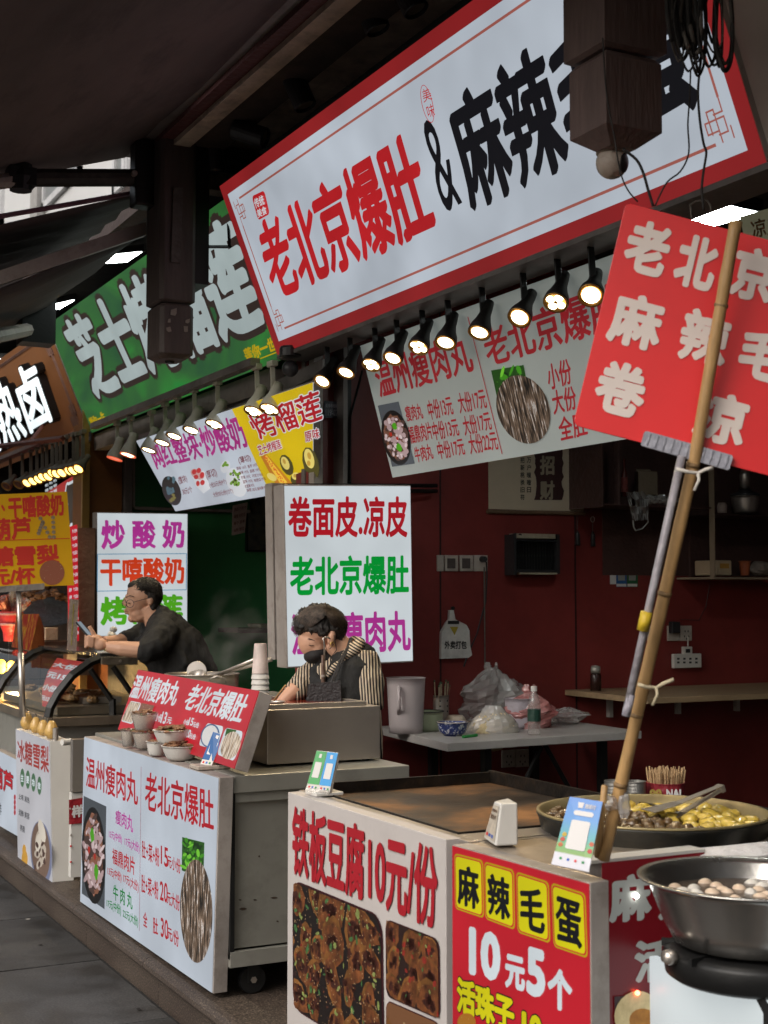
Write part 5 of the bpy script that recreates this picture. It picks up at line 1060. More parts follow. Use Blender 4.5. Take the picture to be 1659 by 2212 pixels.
# cups and bowls of samples
GBW = 'sample portions on the stall counter'
def sample(kind, label, cx, ry, rx, by, brx, depth=None):
    if depth is None: base = PZ(cx, by - (rx * .1), ZC); D = dep(base)
    else: D = depth; base = PD(cx, by - rx * .1, D)
    sc = D / FP; h = (by - ry) * sc; R1 = rx * sc; R0 = brx * sc
    if kind == 'cup': r = vessel('plastic_cup', label, 'cup', base, R0, R1, h, CLEARP, GBW, wall=.001, lip=.002, curve=1)
    else: r = vessel('paper_bowl', label, 'bowl', base, R0, R1, h, BOWLW, GBW, wall=.003, lip=.003, curve=.6)
    top = base + V((0, 0, h))
    if kind == 'cup':
        b = MB(); b.lathe([(0, .003), (R0 * .9, .003), (R1 * .93, h * .86), (0, h * .9)], base, 16); child('noodles', r, b, NOOD, smooth=True)
    else:
        b = MB(); b.lathe([(R1 * .6, h * .5), (R1 * .92, h * .93), (0, h * .98)], base, 16); child('noodles', r, b, NOOD, smooth=True)
    b = MB(); heap(b, top - V((0, 0, .004)), R1 * .98, 34 if kind == 'bowl' else 20, R1 * .3, R1 * .28, .22, .3); child('tripe_slices', r, b, SLICE, kind='stuff')
    b = MB(); heap(b, top - V((0, 0, .006)), R1 * .98, 8, R1 * .22, R1 * .1, .2, .3); child('herbs', r, b, HERB, kind='stuff')
    return r
sample('cup', 'clear cup of noodles at the back left, half hidden', 277, 1577, 17, 1614, 12)
sample('cup', 'clear cup of noodles and tripe standing in the front row', 312, 1583, 27, 1619, 18)
sample('bowl', 'small white paper bowl tucked behind the front bowl', 338, 1604, 22, 1634, 14)
sample('bowl', 'white paper bowl heaped with brown slices, nearest the blue stand', 390, 1615, 41, 1645, 24)
sample('cup', 'clear cup of noodles stacked on top of the other cups', 311, 1543, 29, 1581, 19, depth=dep(PZ(312, 1619, ZC)) + .06)
sample('bowl', 'large white paper bowl heaped with tripe, raised behind the front bowl', 371, 1581, 40, 1610, 24, depth=dep(PZ(390, 1645, ZC)) + .12)
# payment stands (the square codes are left out)
def pay_card(root, q, cols, m_side=None):
    n = qn(q); b = MB(); b.slab(q, -n * .005); child('card', root, b, WHITEP, bevel=.001)
    K = len(cols)
    for i, c in enumerate(cols):
        u0, u1 = i / K, (i + 1) / K; s = [on(q, u0 + .01, .01), on(q, u1 - .01, .01), on(q, u1 - .01, .84), on(q, u0 + .01, .84)]
        b = MB(); b.poly([x + n * .001 for x in s]); child('colour_field', root, b, c)
        b = MB(); b.poly(rrect([on(s, .2, .33) + n * .002, on(s, .8, .33) + n * .002, on(s, .8, .8) + n * .002, on(s, .2, .8) + n * .002], .1)); child('blank_label', root, b, WHT)
        b = MB(); b.poly([on(s, .38, .08) + n * .002, on(s, .62, .08) + n * .002, on(s, .62, .2) + n * .002, on(s, .38, .2) + n * .002]); child('icon', root, b, WHT)
        for k in range(3): b = MB(); b.poly([on(q, u0 + (.15 + .28 * k) / K, .89) + n * .001, on(q, u0 + (.3 + .28 * k) / K, .89) + n * .001, on(q, u0 + (.3 + .28 * k) / K, .95) + n * .001, on(q, u0 + (.15 + .28 * k) / K, .95) + n * .001]); child('icon', root, b, [REDP, mat('blue_icon', lin(40, 90, 180), .5), mat('green_icon', lin(40, 140, 80), .5)][k])
BLUC = mat('deep_blue_card', lin(50, 95, 150), .4, 0, .04, 4, 0); GRNC = mat('green_card', lin(70, 160, 90), .4, 0, .04, 4, 0); SKYC = mat('sky_blue_card', lin(50, 150, 215), .4, 0, .04, 4, 0)
def stand_from(px, D, ztop):
    return [PD(x, y, D + (.03 if i < 2 else 0)) for i, (x, y) in enumerate(px)]
base = PZ(455, 1660, ZC)
D = dep(base); r = thing('payment_stand', base, 'cream stand with a deep blue payment card leaning on the stall counter', 'payment stand', 'payment stands on the counters')
q = [PD(461, 1580, D + .03), PD(486, 1588, D + .0), PD(456, 1655, D - .04), PD(432, 1651, D + .0)]; pay_card(r, q, [BLUC])
n = qn(q); b = MB(); b.slab([p - n * .006 for p in [q[0], q[1], q[2], q[3]]], -n * .03 + V((0, 0, -.0))); child('body', r, b, mat('beige_plastic', (.42, .36, .3), .5), bevel=.004)
b = MB(); c = (q[2] + q[3]) / 2; b.obox(V((c.x + .02, c.y + .01, ZC + .008)), V((.06, 0, 0)), V((0, .045, 0)), V((0, 0, .007))); child('base', r, b, MATS['beige_plastic'], bevel=.003)

# ================================================================ GRIDDLE STALL
zg = .905
q = [PX(622, 1711, 1.722), PX(963, 1813.5, 1.722), None, None]; q[1].z = q[0].z = .905
q[0] = PZ(622, 1711, .905); q[1] = PZ(963, 1813.5, .905); q[2] = V((q[1].x, q[1].y, .2)); q[3] = V((q[0].x, q[0].y, .2))
gst = thing('griddle_stall', ((q[0] + q[1]) / 2 + V((.35, 0, -.73))), 'iron griddle stall with a wide rusty hotplate in a steel surround', 'stall')
r, f, P = board('tofu_sign_board', q, .045, mat('off_white_board', (.5, .46, .44), .5, 0, .06, 3, .001, dirt=.15, dcol=(.2, .16, .14, 1)), None, 'off white board with tall dark red characters and three tofu photos below the griddle', 'sign board', base=(q[2] + q[3]) / 2)
lettering('铁板豆腐10元/份', P4(P, (632, 1738), (946, 1828), (946, 2012), (631, 1889)), INKR, r, .03)
def tofu_print(q, root, red, cake):
    n = qn(q); W = (q[1] - q[0]).length; Hh = (q[3] - q[0]).length; ar = W / Hh
    def put_poly(b, u, v, ru, rv, rot, k, lift, jit=.12):
        out = []
        for j in range(k):
            a = 2 * math.pi * j / k + .3; x = ru * math.cos(a) * random.uniform(1 - jit, 1 + jit); y = rv * math.sin(a) * random.uniform(1 - jit, 1 + jit)
            if k == 10: x = ru * max(-.82, min(.82, math.cos(a) * 1.3)) * random.uniform(1 - jit, 1 + jit); y = rv * max(-.82, min(.82, math.sin(a) * 1.3)) * random.uniform(1 - jit, 1 + jit)
            uu = u + (x * math.cos(rot) - y * math.sin(rot)); vv = v + (x * math.sin(rot) + y * math.cos(rot)) * ar
            out.append(on(q, min(.995, max(.005, uu)), min(.995, max(.005, vv))) + n * lift)
        b.poly(out)
    def dist(name, cnt, size, cols, lift, k, asp=(1, 1), jit=.15):
        for ci, m_ in enumerate(cols):
            b = MB()
            for _ in range(cnt): s_ = size * random.uniform(.6, 1.25); put_poly(b, random.random(), random.random(), s_, s_ * random.uniform(*asp), random.uniform(0, 3.1), k, lift + ci * .00006 + _ * .000002, jit)
            put(name, b, m_, root, kind='stuff')
    if cake:
        dist('printed_tofu_pieces', 3, .3, [TOFC1], .0004, 10, (.6, .9)); return
    cell = 5 if not red else 3
    rows = int(cell / ar) + 1; b1 = MB(); b2 = MB(); b3 = MB()
    for i in range(rows):
        for j in range(cell):
            u = (j + .5 + random.uniform(-.3, .3)) / cell; v = (i + .5 + random.uniform(-.3, .3)) / rows; s_ = .6 / cell * random.uniform(.6, 1.25); ro = random.uniform(-1.6, 1.6); L_ = (i * cell + j) * .00001
            asp_ = random.uniform(.55, .95); put_poly(b1, u, v, s_ * 1.08, s_ * asp_, ro, 13, .0003 + L_, .12); put_poly(b2, u + .012, v + .014, s_ * 1.03, s_ * asp_ * .95, ro, 13, .000303 + L_, .24)
            for _ in range(9): put_poly(b3, u + random.uniform(-.07, .07), v + random.uniform(-.05, .05), s_ * random.uniform(.12, .34), s_ * random.uniform(.1, .26), ro, 9, .000306 + L_, .45)
    put('printed_tofu_edges', b1, TOFC1, root, kind='stuff'); put('printed_tofu_tops', b2, TOFC2, root, kind='stuff'); put('printed_sauce', b3, TOFC3, root, kind='stuff')
    dist('printed_scallions', 34 if not red else 8, .02, [SCAL1, SCAL2], .0007, 6, (.35, .8)); dist('printed_sesame', 320 if not red else 50, .0045, [SESA], .0008, 5, (.6, 1)); dist('printed_chili', 8 if not red else 14, .012 if not red else .035, [CHIL], .00065, 6, (.5, 1))
TOFC1 = mat('print_golden_edge', (.17, .07, .016), .4, 0, .8, 14, 0, dirt=.6, dcol=(.1, .02, .008, 1)); TOFC2 = mat('print_brown_top', (.13, .042, .012), .4, 0, .9, 22, 0, dirt=.8, dcol=(.04, .01, .006, 1)); TOFC3 = mat('print_dark_sauce', (.04, .009, .006), .4, 0, .8, 90, 0, dirt=.5, dcol=(.2, .07, .02, 1))
SCAL1 = mat('print_scallion', (.05, .13, .04), .4, 0, .4, 80, 0); SCAL2 = mat('print_scallion_pale', (.2, .24, .07), .4, 0, .4, 80, 0); SESA = mat('print_sesame', (.42, .28, .15), .4, 0, .2, 80, 0); CHIL = mat('print_chili', (.22, .02, .012), .4, 0, .4, 80, 0)
FRM = mat('photo_frame_maroon', (.045, .008, .012), .4)
for (c4, mm) in ((((632, 1899), (826, 1979), (830, 2302), (633, 2178)), TOFU), (((833, 1984), (949, 2029), (951, 2203), (834, 2152)), TOFU2), (((834, 2159), (951, 2210), (952, 2420), (835, 2360)), CAKE)):
    qq = pq(P, c4, .0006); b = MB(); b.poly(rrect(qq, .1)); child('photo_border', r, b, FRM)
    q2 = [on(qq, u, v) + P.n * .001 for u, v in ((.012, .012), (.988, .012), (.988, .988), (.012, .988))]; pts = rrect(q2, .09); flat('photo', pts, mm, r); tofu_print(q2, r, mm is TOFU2, mm is CAKE)
# top surround, griddle recess
gA, gB, gC, gD = PZ(700, 1708, .905), PZ(1036, 1680, .9), PZ(1222, 1715, .9), PZ(1027, 1797, .9)
x0g, x1g = 1.80, 2.45; y0g, y1g = 3.10, 4.0
b = MB(); b.box(1.77, 2.5, 3.05, 4.02, .22, .86); child('cabinet', gst, b, STEELD)
b = MB(); b.box(1.768, x0g, 3.0, 4.03, .861, .903); child('front_ledge', gst, b, STEEL, bevel=.002)
b = MB(); b.box(x0g, x1g, 3.0, y0g, .861, .903); child('near_ledge', gst, b, STEEL, bevel=.002)
b = MB(); b.box(x0g + .003, x1g - .003, y0g + .003, y1g - .003, .861, .89); child('hotplate', gst, b, GRID)
for (a, c, d, e, h) in ((x0g, x0g + .006, y0g, y1g, .908), (x1g - .012, x1g, y0g, y1g, .93), (x0g + .0065, x1g - .0125, y1g - .012, y1g, .925), (x0g + .0065, x1g - .0125, y0g, y0g + .006, .908)):
    b = MB(); b.box(a, c, d, e, .8905, h); child('edge_wall', gst, b, mat('greasy_iron', (.02, .016, .013), .4, .5, .4, 12, .004, dirt=.4, dcol=(.1, .06, .03, 1)))
b = MB(); b.box(x0g, x1g + .02, y1g + .001, 4.03, .861, .915); child('far_ledge', gst, b, ALU)
for x in (1.85, 2.4): 
    for y_ in (3.15, 3.92): b = MB(); b.lathe([(0, -.018), (.045, -.018), (.045, .018), (0, .018)], V((x, y_, ZF + .045)), 16, axis=(0, 1, 0)); child('caster', gst, b, BLACKM)
# side steel with bright lamp glint
b = MB(); b.box(1.80, 2.4, 3.0 - .02, 3.0 - .002, .84, .9); child('near_apron', gst, b, STEEL)
# green and blue card stand
base = PZ(697, 1718, .905); D = dep(base)
r = thing('payment_stand', base, 'double payment stand with a green and a sky blue card on the griddle corner', 'payment stand', 'payment stands on the counters')
q = [PD(684, 1621, D + .02), PD(731, 1626, D - .005), PD(712, 1713, D - .025), PD(660, 1706, D + .0)]; pay_card(r, q, [GRNC, SKYC])
n = qn(q); b = MB(); b.slab([p - n * .006 for p in [on(q, .06, .1), on(q, 1.04, .06), on(q, 1.04, 1), on(q, .06, 1)]], -n * .006); child('back_plate', r, b, mat('beige_plastic', (.42, .36, .3)), bevel=.001)
c = (q[2] + q[3]) / 2; b = MB(); b.obox(V((c.x + .03, c.y + .015, .911)), V((.045, 0, 0)), V((0, .04, 0)), V((0, 0, .005))); child('base', r, b, WHITEP, bevel=.002)
b = MB(); b.slab([on(q, .03, .93) + n * .004, on(q, .97, .93) + n * .004, on(q, .97, 1.06) + n * .004, on(q, .03, 1.06) + n * .004], n * .004); child('lip', r, b, CLEARP)
# white wedge stand
base = PZ(1092, 1824, .905); D = dep(base); sc = D / FP
r = thing('payment_box', base, 'white wedge shaped payment speaker box beside the griddle', 'payment box')
A = [PZ(1070, 1828, .906), PZ(1119, 1826, .906)]; hgt = 90 * sc
fl = PZ(1044, 1810, .906); rt = A[1]; nr = A[0]; tl_ = V((nr.x - .0, nr.y, .906)) ; 
dx = (rt - nr); dy = (fl - nr)
pts_b = [nr, rt, rt + dy * 1.1, nr + dy]; tp_ = [nr + dx * .0 + V((0, 0, hgt)), rt + V((0, 0, hgt)), rt + dy * .75 + V((0, 0, hgt)), nr + dy * .55 + V((0, 0, hgt))]
tp_[3] = nr + dy * .35 + dx * .15 + V((0, 0, hgt)); tp_[0] = nr + dx * .25 + V((0, 0, hgt))
b = MB(); b.v = pts_b + tp_; b.f = [(3, 2, 1, 0), (4, 5, 6, 7), (0, 1, 5, 4), (1, 2, 6, 5), (2, 3, 7, 6), (3, 0, 4, 7)]; child('housing', r, b, WHITEP, bevel=.004)
q = [tp_[3], tp_[0], pts_b[0], pts_b[3]]; n = qn(q); b = MB(); b.poly([on(q, u, v) + n * .0015 for u, v in ((.1, .08), (.9, .08), (.9, .92), (.1, .92))]); child('label_sheet', r, b, mat('cream_label', (.5, .44, .36), .5, 0, .2, 60, 0))
for (t, v0, v1) in (('推荐使用', .16, .24), ('微信支付', .3, .42)): lettering(t, [on(q, .22, v0) + n * .003, on(q, .8, v0) + n * .003, on(q, .8, v1) + n * .003, on(q, .22, v1) + n * .003], mat('brown_ink', (.12, .06, .03), .5), r, .02)
for k in range(3): b = MB(); b.poly([on(q, .2 + .22 * k, .78) + n * .003, on(q, .34 + .22 * k, .78) + n * .003, on(q, .34 + .22 * k, .86) + n * .003, on(q, .2 + .22 * k, .86) + n * .003]); child('icon', r, b, [REDP, MATS['blue_icon'], MATS['blue_icon']][k])

# ================================================================ SPICY EGG STALL
a = PZ(978, 1824, .9); c = PZ(1275, 1907, .9); q = [a, c, V((c.x, c.y, .2)), V((a.x, a.y, .2))]
est = thing('egg_stall', (2.15, 2.85, ZF), 'steel topped stall with a big pan behind a red and yellow light box', 'stall')
r, f, P = board('red_yellow_light_box', q, .05, ALU, glow('egg_box_red', 186, 26, 40), 'red light box with black characters on four yellow tiles and a large white price', 'light box', base=(q[2] + q[3]) / 2, inset=.004)
tl4 = [((984, 1845), (1044, 1860), (1046, 1981), (986, 1961)), ((1049, 1863), (1111, 1881), (1113, 2006), (1051, 1983)), ((1118, 1885), (1186, 1907), (1189, 2035), (1121, 2012)), ((1194, 1909), (1265, 1932), (1270, 2067), (1199, 2043))]
YT = glow('egg_tile_yellow', 205, 196, 10)
for t, c4 in zip('麻辣毛蛋', tl4):
    qq = pq(P, c4, .0022); b = MB(); b.poly(rrect([on(qq, u, v) for u, v in ((-.02, -.02), (1.02, -.02), (1.02, 1.02), (-.02, 1.02))], .1)); child('tile_border', r, b, GYD)
    b = MB(); b.poly(rrect([on(qq, u, v) + P.n * .0006 for u, v in ((.01, .01), (.99, .01), (.99, .99), (.01, .99))], .1)); child('tile_border_inner', r, b, MATS['egg_box_red'])
    b = MB(); b.poly(rrect([on(qq, u, v) + P.n * .0012 for u, v in ((.04, .03), (.96, .03), (.96, .97), (.04, .97))], .1)); child('yellow_tile', r, b, YT)
    lettering(t, [on(qq, u, v) + P.n * .0015 for u, v in ((.1, .14), (.9, .14), (.9, .92), (.1, .92))], GK, r, pen=(.045, .02, .5))
for (t, x0, y0, x1, y1, h, of) in (('10', 1014, 1999, 1082, 2018, 106, .035), ('元', 1092, 2058, 1135, 2070, 74, .035), ('5', 1138, 2042, 1179, 2054, 106, .035), ('个', 1184, 2086, 1237, 2100, 90, .035)):
    lettering(t, [p + P.n * .0006 for p in TQ(P, x0, y0, x1, y1, h)], GWB, r, .05)
lettering('活珠子', [p + P.n * .0006 for p in TQ(P, 988, 2107, 1112, 2155, 78)], YT, r, .05, outline=(GK, .09)); lettering('10', [p + P.n * .0006 for p in TQ(P, 1128, 2182, 1172, 2197, 66)], YT, r, .05, outline=(GK, .09))
flat('photo_egg', px_poly(P, ell_pts(1010, 2208, 20, 20, 0, 20), .003), EGGP, r)
x1e = 2.75
b = MB(); b.box(1.87, x1e, 2.68, 3.0, .25, .86); child('cabinet', est, b, STEELD)
tp4 = [a + V((0, 0, 0)), c, V((x1e, c.y, .9)), V((x1e, a.y, .9))]
b = MB(); b.slab([p + V((0, 0, -.001)) for p in (a + V((.05, 0, 0)), c + V((.052, .01, 0)), V((c.x + .07, 2.67, .9)), V((x1e, 2.67, .9)), V((x1e, a.y, .9)))], (0, 0, -.035)); child('counter_top', est, b, mat('greasy_steel', (.5, .42, .33), .35, .6, .15, 5, .003, dirt=.5, dcol=(.16, .1, .05, 1)), bevel=.002)
# end panel, dark red with glints
Yp2 = PZ(1283, 1866, .905).y
q = [PY(1299, 1864, Yp2), PY(1520, 1838, Yp2), None, None]; q[1].z = q[0].z; q[2] = V((q[1].x, Yp2, .15)); q[3] = V((q[0].x, Yp2, .15))
r, f, P = board('dark_red_end_panel', q, .05, ALU, mat('dark_red_gloss_print', (.1, .008, .012), .25, 0, .3, 2, 0, emit=lin(96, 16, 22), es=.5), 'dark red end panel with pale characters on the side of the egg stall', 'sign board', base=(q[2] + q[3]) / 2)
PG_ = mat('pale_grey_print', lin(165, 165, 160), .4, 0, .05, 4, 0, emit=lin(140, 145, 140), es=.4)
lettering('麻', P4(P, (1314, 1890), (1406, 1882), (1408, 1988), (1314, 1997)), PG_, r, pen=(.06, .03, .5)); lettering('辣', P4(P, (1416, 1884), (1500, 1878), (1500, 1990), (1418, 1990)), PG_, r, pen=(.06, .03, .5))
lettering('活', P4(P, (1368, 2030), (1450, 2024), (1450, 2118), (1370, 2127)), PG_, r, pen=(.06, .03, .5))
flat('photo_ground', px_poly(P, ((1325, 2152), (1460, 2140), (1462, 2230), (1327, 2230)), .0035), FRM, r); flat('photo_egg', px_poly(P, ell_pts(1372, 2190, 46, 52, .5, 24), .0045), mat('print_egg_white', (.5, .45, .3), .4, 0, .4, 30, 0, emit=lin(190, 160, 90), es=.4), r); flat('photo_yolk', px_poly(P, ell_pts(1388, 2206, 32, 28, .4, 20), .005), mat('print_egg_yolk', (.3, .16, .03), .4, 0, .6, 30, 0, emit=lin(160, 90, 10), es=.4), r)
for (x, y, s_, mm) in ((1370, 1934, 7, 'glint_white'), (1372, 2143, 6, 'glint_red')):
    b = MB(); b.blob(P(x, y) + P.n * .008, (.006, .006, .006)); child('painted_glint', r, b, mat(mm, (.9, .9, .9), .3, emit=(1, 1, .95) if mm == 'glint_white' else (1, .12, .05), es=14 if mm == 'glint_white' else 10, bump=0))  # added glowing beads imitate lamp reflections on the glossy panel
b = MB(); qs = [PY(1275, 1866, Yp2 - .0), q[0], q[3], V((PY(1275, 1866, Yp2).x, Yp2, .15))]; qs[0].z = q[0].z; b.slab([p + V((0, .001, 0)) for p in qs], (0, .055, 0)); child('edge_strip', r, b, ALU)
b = MB(); b.box(qs[0].x, q[1].x, Yp2 - .005, Yp2 + .05, q[0].z + .001, q[0].z + .008); child('top_flange', r, b, WHITEP)
# big pan
pcn = PZ(1410, 1758, .94); Rp = 250 * dep(pcn) / FP
stv = thing('pan_stove', V((pcn.x, pcn.y, .9)), 'squat grey stove ring under the big pan', 'stove')
b = MB(); b.lathe([(0, 0), (Rp * .62, 0), (Rp * .66, .012), (Rp * .6, .04), (0, .04)], V((pcn.x, pcn.y, .77)), 28); child('burner_body', stv, b, mat('grey_enamel', (.16, .15, .15), .4, .3), smooth=True)
pan = thing('frying_pan', V((pcn.x, pcn.y, .81)), 'very wide dark pan with a brass coloured rim, full of simmering food', 'pan')
b = MB(); b.lathe([(0, 0), (Rp * .86, 0), (Rp * .9, .01), (Rp * .985, .12), (Rp, .128), (Rp * 1.0, .132), (Rp * .975, .132), (Rp * .965, .125), (Rp * .9, .06), (0, .055)], V((pcn.x, pcn.y, .812)), 56); o = child('pan_body', pan, b, mat('sooty_pan', (.03, .03, .027), .4, .5, .3, 6, .003, dirt=.4, dcol=(.09, .07, .04, 1)), smooth=True)
b = MB(); b.lathe([(Rp * .965, .0), (Rp * 1.0, .001), (Rp * 1.0, .006), (Rp * .965, .006), (Rp * .93, -.03)], V((pcn.x, pcn.y, .944)), 56, caps=False); child('rim', pan, b, mat('worn_brass_rim', (.3, .24, .12), .4, .4, .2, 8, .002, dirt=.3, dcol=(.08, .05, .03, 1)), smooth=True)
zl = .918
b = MB(); b.lathe([(0, 0), (Rp * .93, 0)], V((pcn.x, pcn.y, zl - .012)), 48); single('pan_broth', b, mat('oily_broth', (.15, .08, .02), .12, 0, .4, 12, .002), 'oily yellow brown broth in the big pan', 'broth', kind='stuff')
TOFY = mat('yellow_tofu_puff', (.62, .44, .07), .3, 0, .35, 22, .006, coat=.5, dirt=.3, dcol=(.6, .5, .2, 1)); SNAIL = mat('brown_marinated_egg', (.13, .075, .03), .3, 0, .8, 26, .006, coat=.5, dirt=.35, dcol=(.32, .2, .07, 1))
m1 = MB(); m1.blob((0, 0, 0), (.033, .022, .014), seg=12, rings=8, jit=.1); me1 = m1.mesh('tofu_puff'); me1.materials.append(TOFY); me1.shade_smooth()
m2 = MB(); m2.blob((0, 0, 0), (.0155, .013, .0115), seg=10, rings=7, jit=.2); me2 = m2.mesh('marinated_egg'); me2.materials.append(SNAIL); me2.shade_smooth()
cxp, cyp = pcn.x, pcn.y; placed = []; cnt = 0; cxp, cyp = pcn.x, pcn.y
def place(me, nm, lab, cat, grp, gx, gy, zr, sc=1.0):
    o = bpy.data.objects.new(nm, me); COL.objects.link(o); o.location = (gx, gy, zr); o.rotation_euler = (random.uniform(-.3, .3), random.uniform(-.3, .3), random.uniform(0, 3.14)); s_ = sc * random.uniform(.85, 1.15); o.scale = (s_, s_, s_); settag(o, lab, cat, grp); return o
tries = 0
while len(placed) < 190 and tries < 6000:
    tries += 1; a_ = random.uniform(0, 6.28); q_ = Rp * .89 * math.sqrt(random.random()); u = q_ * math.cos(a_); v = q_ * math.sin(a_)
    P0 = V((cxp, cyp, 0)) + RR * u + fh * v; right = u > .02 - v * .5; rad = .0265 if right else .0135
    if any((P0.xy - p.xy).length < (rad + rr_) * .82 for p, rr_ in placed): continue
    placed.append((P0, rad)); 
    if right: place(me1, 'tofu_puff', 'glistening yellow tofu puff in the right half of the big pan', 'tofu', 'yellow tofu puffs in the big pan', P0.x, P0.y, zl + random.uniform(-.002, .012), .95)
    else: place(me2, 'marinated_egg', 'small wrinkled brown marinated egg in the left half of the big pan', 'egg', 'brown marinated eggs in the big pan', P0.x, P0.y, zl + random.uniform(.0, .012), 1.1)
# tongs
T0 = PD(1556, 1703, 3.75); T1 = PD(1470, 1745, 3.7); T2 = PD(1405, 1768, 3.62)
r = thing('serving_tongs', T1, 'wide steel serving tongs resting in the big pan', 'tongs')
d = (T1 - T0).normalized(); sd_ = d.cross(ZZ).normalized(); up_ = sd_.cross(d)
for k in (-1, 1):
    b = MB(); b.slab([T0 + up_ * .006 * k - sd_ * .012, T0 + up_ * .006 * k + sd_ * .012, T1 + up_ * .014 * k + sd_ * .015, T1 + up_ * .014 * k - sd_ * .015], up_ * .002); child('arm', r, b, STEEL)
    b = MB(); b.slab([T1 + up_ * .014 * k - sd_ * .02, T1 + up_ * .014 * k + sd_ * .02, T2 + up_ * .02 * k + sd_ * .034, T2 + up_ * .02 * k - sd_ * .034], up_ * .002); child('paddle', r, b, STEEL)
b = MB(); b.obox(T0, d * .006, sd_ * .014, up_ * .009); child('hinge', r, b, STEEL)
# tins and skewers behind the pan
def tin(cx, lab, rx, y0_, y1_, m_, D=4.35, nm='tin_can', ribs=True):
    base = PD(cx, y1_, D); s_ = D / FP; h = (y1_ - y0_) * s_; R_ = rx * s_; r = thing(nm, base, lab, 'tin', 'tins standing behind the big pan')
    prof = [(0, 0), (R_, 0), (R_ * 1.03, .003)]
    for k in range(5): prof += [(R_, h * (k + .5) / 5), (R_ * (1.02 if ribs else 1), h * (k + .8) / 5)]
    prof += [(R_ * 1.04, h - .002), (R_ * 1.04, h + .001), (R_ * .96, h + .001), (R_ * .95, h - .006), (0, h - .006)]
    b = MB(); b.lathe(prof, base, 24); child('can', r, b, m_, smooth=False); return r, base, h, R_
SILV = mat('ribbed_tin', (.35, .34, .32), .35, .8, .2, 10, .002)
tin(1328, 'ribbed silver tin just behind the bamboo pole', 22, 1687, 1722, SILV); tin(1373, 'ribbed silver tin between the bamboo pole and the red skewer tin', 22, 1688, 1722, SILV)
r, base, h, R_ = tin(1438, 'red tin can crammed with wooden skewers', 41, 1690, 1726, mat('red_tin_label', (.25, .02, .03), .4, 0, .1), D=4.4, ribs=False)
nn = (CAM - base); nn.z = 0; nn.normalize(); tt_ = nn.cross(ZZ) * -1
c = base + nn * (R_ * 1.045) + V((0, 0, h * .45)); tt_ = RR
lettering('NAI', [c - tt_ * -.002 + V((0, 0, h * .3)), c + tt_ * .048 + V((0, 0, h * .3)), c + tt_ * .048 - V((0, 0, h * .2)), c + tt_ * .002 - V((0, 0, h * .2))], WHT, r, .05)
lettering('99', [c - tt_ * .05 + V((0, 0, h * .3)), c - tt_ * .012 + V((0, 0, h * .3)), c - tt_ * .012 - V((0, 0, h * .3)), c - tt_ * .05 - V((0, 0, h * .3))], mat('gold_ink', (.4, .28, .06), .5), r, .05)
b = MB()
for k in range(120):
    a_ = random.uniform(0, 6.28); q_ = R_ * .86 * math.sqrt(random.random()); p0 = base + V((q_ * math.cos(a_), q_ * math.sin(a_), .005)); tp_h = h + random.uniform(.025, .045); p1 = p0 + V((q_ * .22 * math.cos(a_) , q_ * .22 * math.sin(a_), tp_h)); b.tube([p0, p1], .0022, 4)
single('skewer_bundle', b, mat('pale_skewer_wood', (.5, .33, .17), .6, 0, .2, 30), 'dense bundle of pale wooden skewers filling the red tin', 'skewers', kind='stuff')
# rear table carrying the tins
b = MB(); b.box(2.45, 3.2, 3.05, 3.75, .79, .82); rt = thing('rear_table', (2.8, 3.4, ZF), 'low dark table behind the egg stall carrying the tins', 'table')
child('top', rt, b, mat('greasy_black_board', (.03, .028, .025), .5)); 
for (x, y_) in ((2.5, 3.1), (3.15, 3.1), (2.5, 3.7), (3.15, 3.7)): b = MB(); b.box(x - .02, x + .02, y_ - .02, y_ + .02, ZF, .789); child('leg', rt, b, BLACKM)
for o in list(bpy.data.objects):
    if o.name.startswith('tin_can') and o.parent is None: o.location.z -= 0
# blue payment placard leaning on the pole
D = 3.0; q = [PD(1231, 1721, D + .03), PD(1302, 1732, D - .0), PD(1272, 1884, D - .06), PD(1191, 1867, D - .03)]
r = thing('payment_placard', (q[2] + q[3]) / 2, 'large blue and green payment placard leaning against the bamboo pole', 'payment placard'); n = qn(q)
b = MB(); b.slab(q, -n * .003); child('card', r, b, WHT)
def fn_pl(n_, l, b_):
    tc = n_.new('ShaderNodeTexCoord'); s = n_.new('ShaderNodeSeparateXYZ'); l.new(tc.outputs['UV'], s.inputs[0]); c = ramp(n_, l, s.outputs[1], [(0, lin(200, 200, 210)), (.18, lin(200, 200, 210)), (.2, lin(110, 150, 60)), (.3, lin(90, 160, 80)), (.45, lin(40, 150, 160)), (.7, lin(50, 130, 200)), (1, lin(50, 120, 200))]); l.new(c, b_.inputs['Base Color']); b_.inputs['Roughness'].default_value = .35
b = MB(); b.quad([p + n * .001 for p in q]); child('print', r, b, node_mat('payment_gradient_print', fn_pl))
b = MB(); b.poly(rrect([on(q, u, v) + n * .0018 for u, v in ((.24, .32), (.78, .32), (.78, .74), (.24, .74))], .1)); child('blank_label', r, b, WHT)
b = MB(); b.poly(rrect([on(q, u, v) + n * .0018 for u, v in ((.24, .18), (.82, .18), (.82, .25), (.24, .25))], .12)); child('label_bar', r, b, WHT)
b = MB(); b.poly([on(q, u, v) + n * .0018 for u, v in ((.3, .06), (.48, .06), (.46, .14), (.33, .14))]); child('cup_icon', r, b, WHT)
lettering('微邮付', [on(q, u, v) + n * .0018 for u, v in ((.52, .07), (.84, .07), (.84, .14), (.52, .14))], WHT, r, .02)
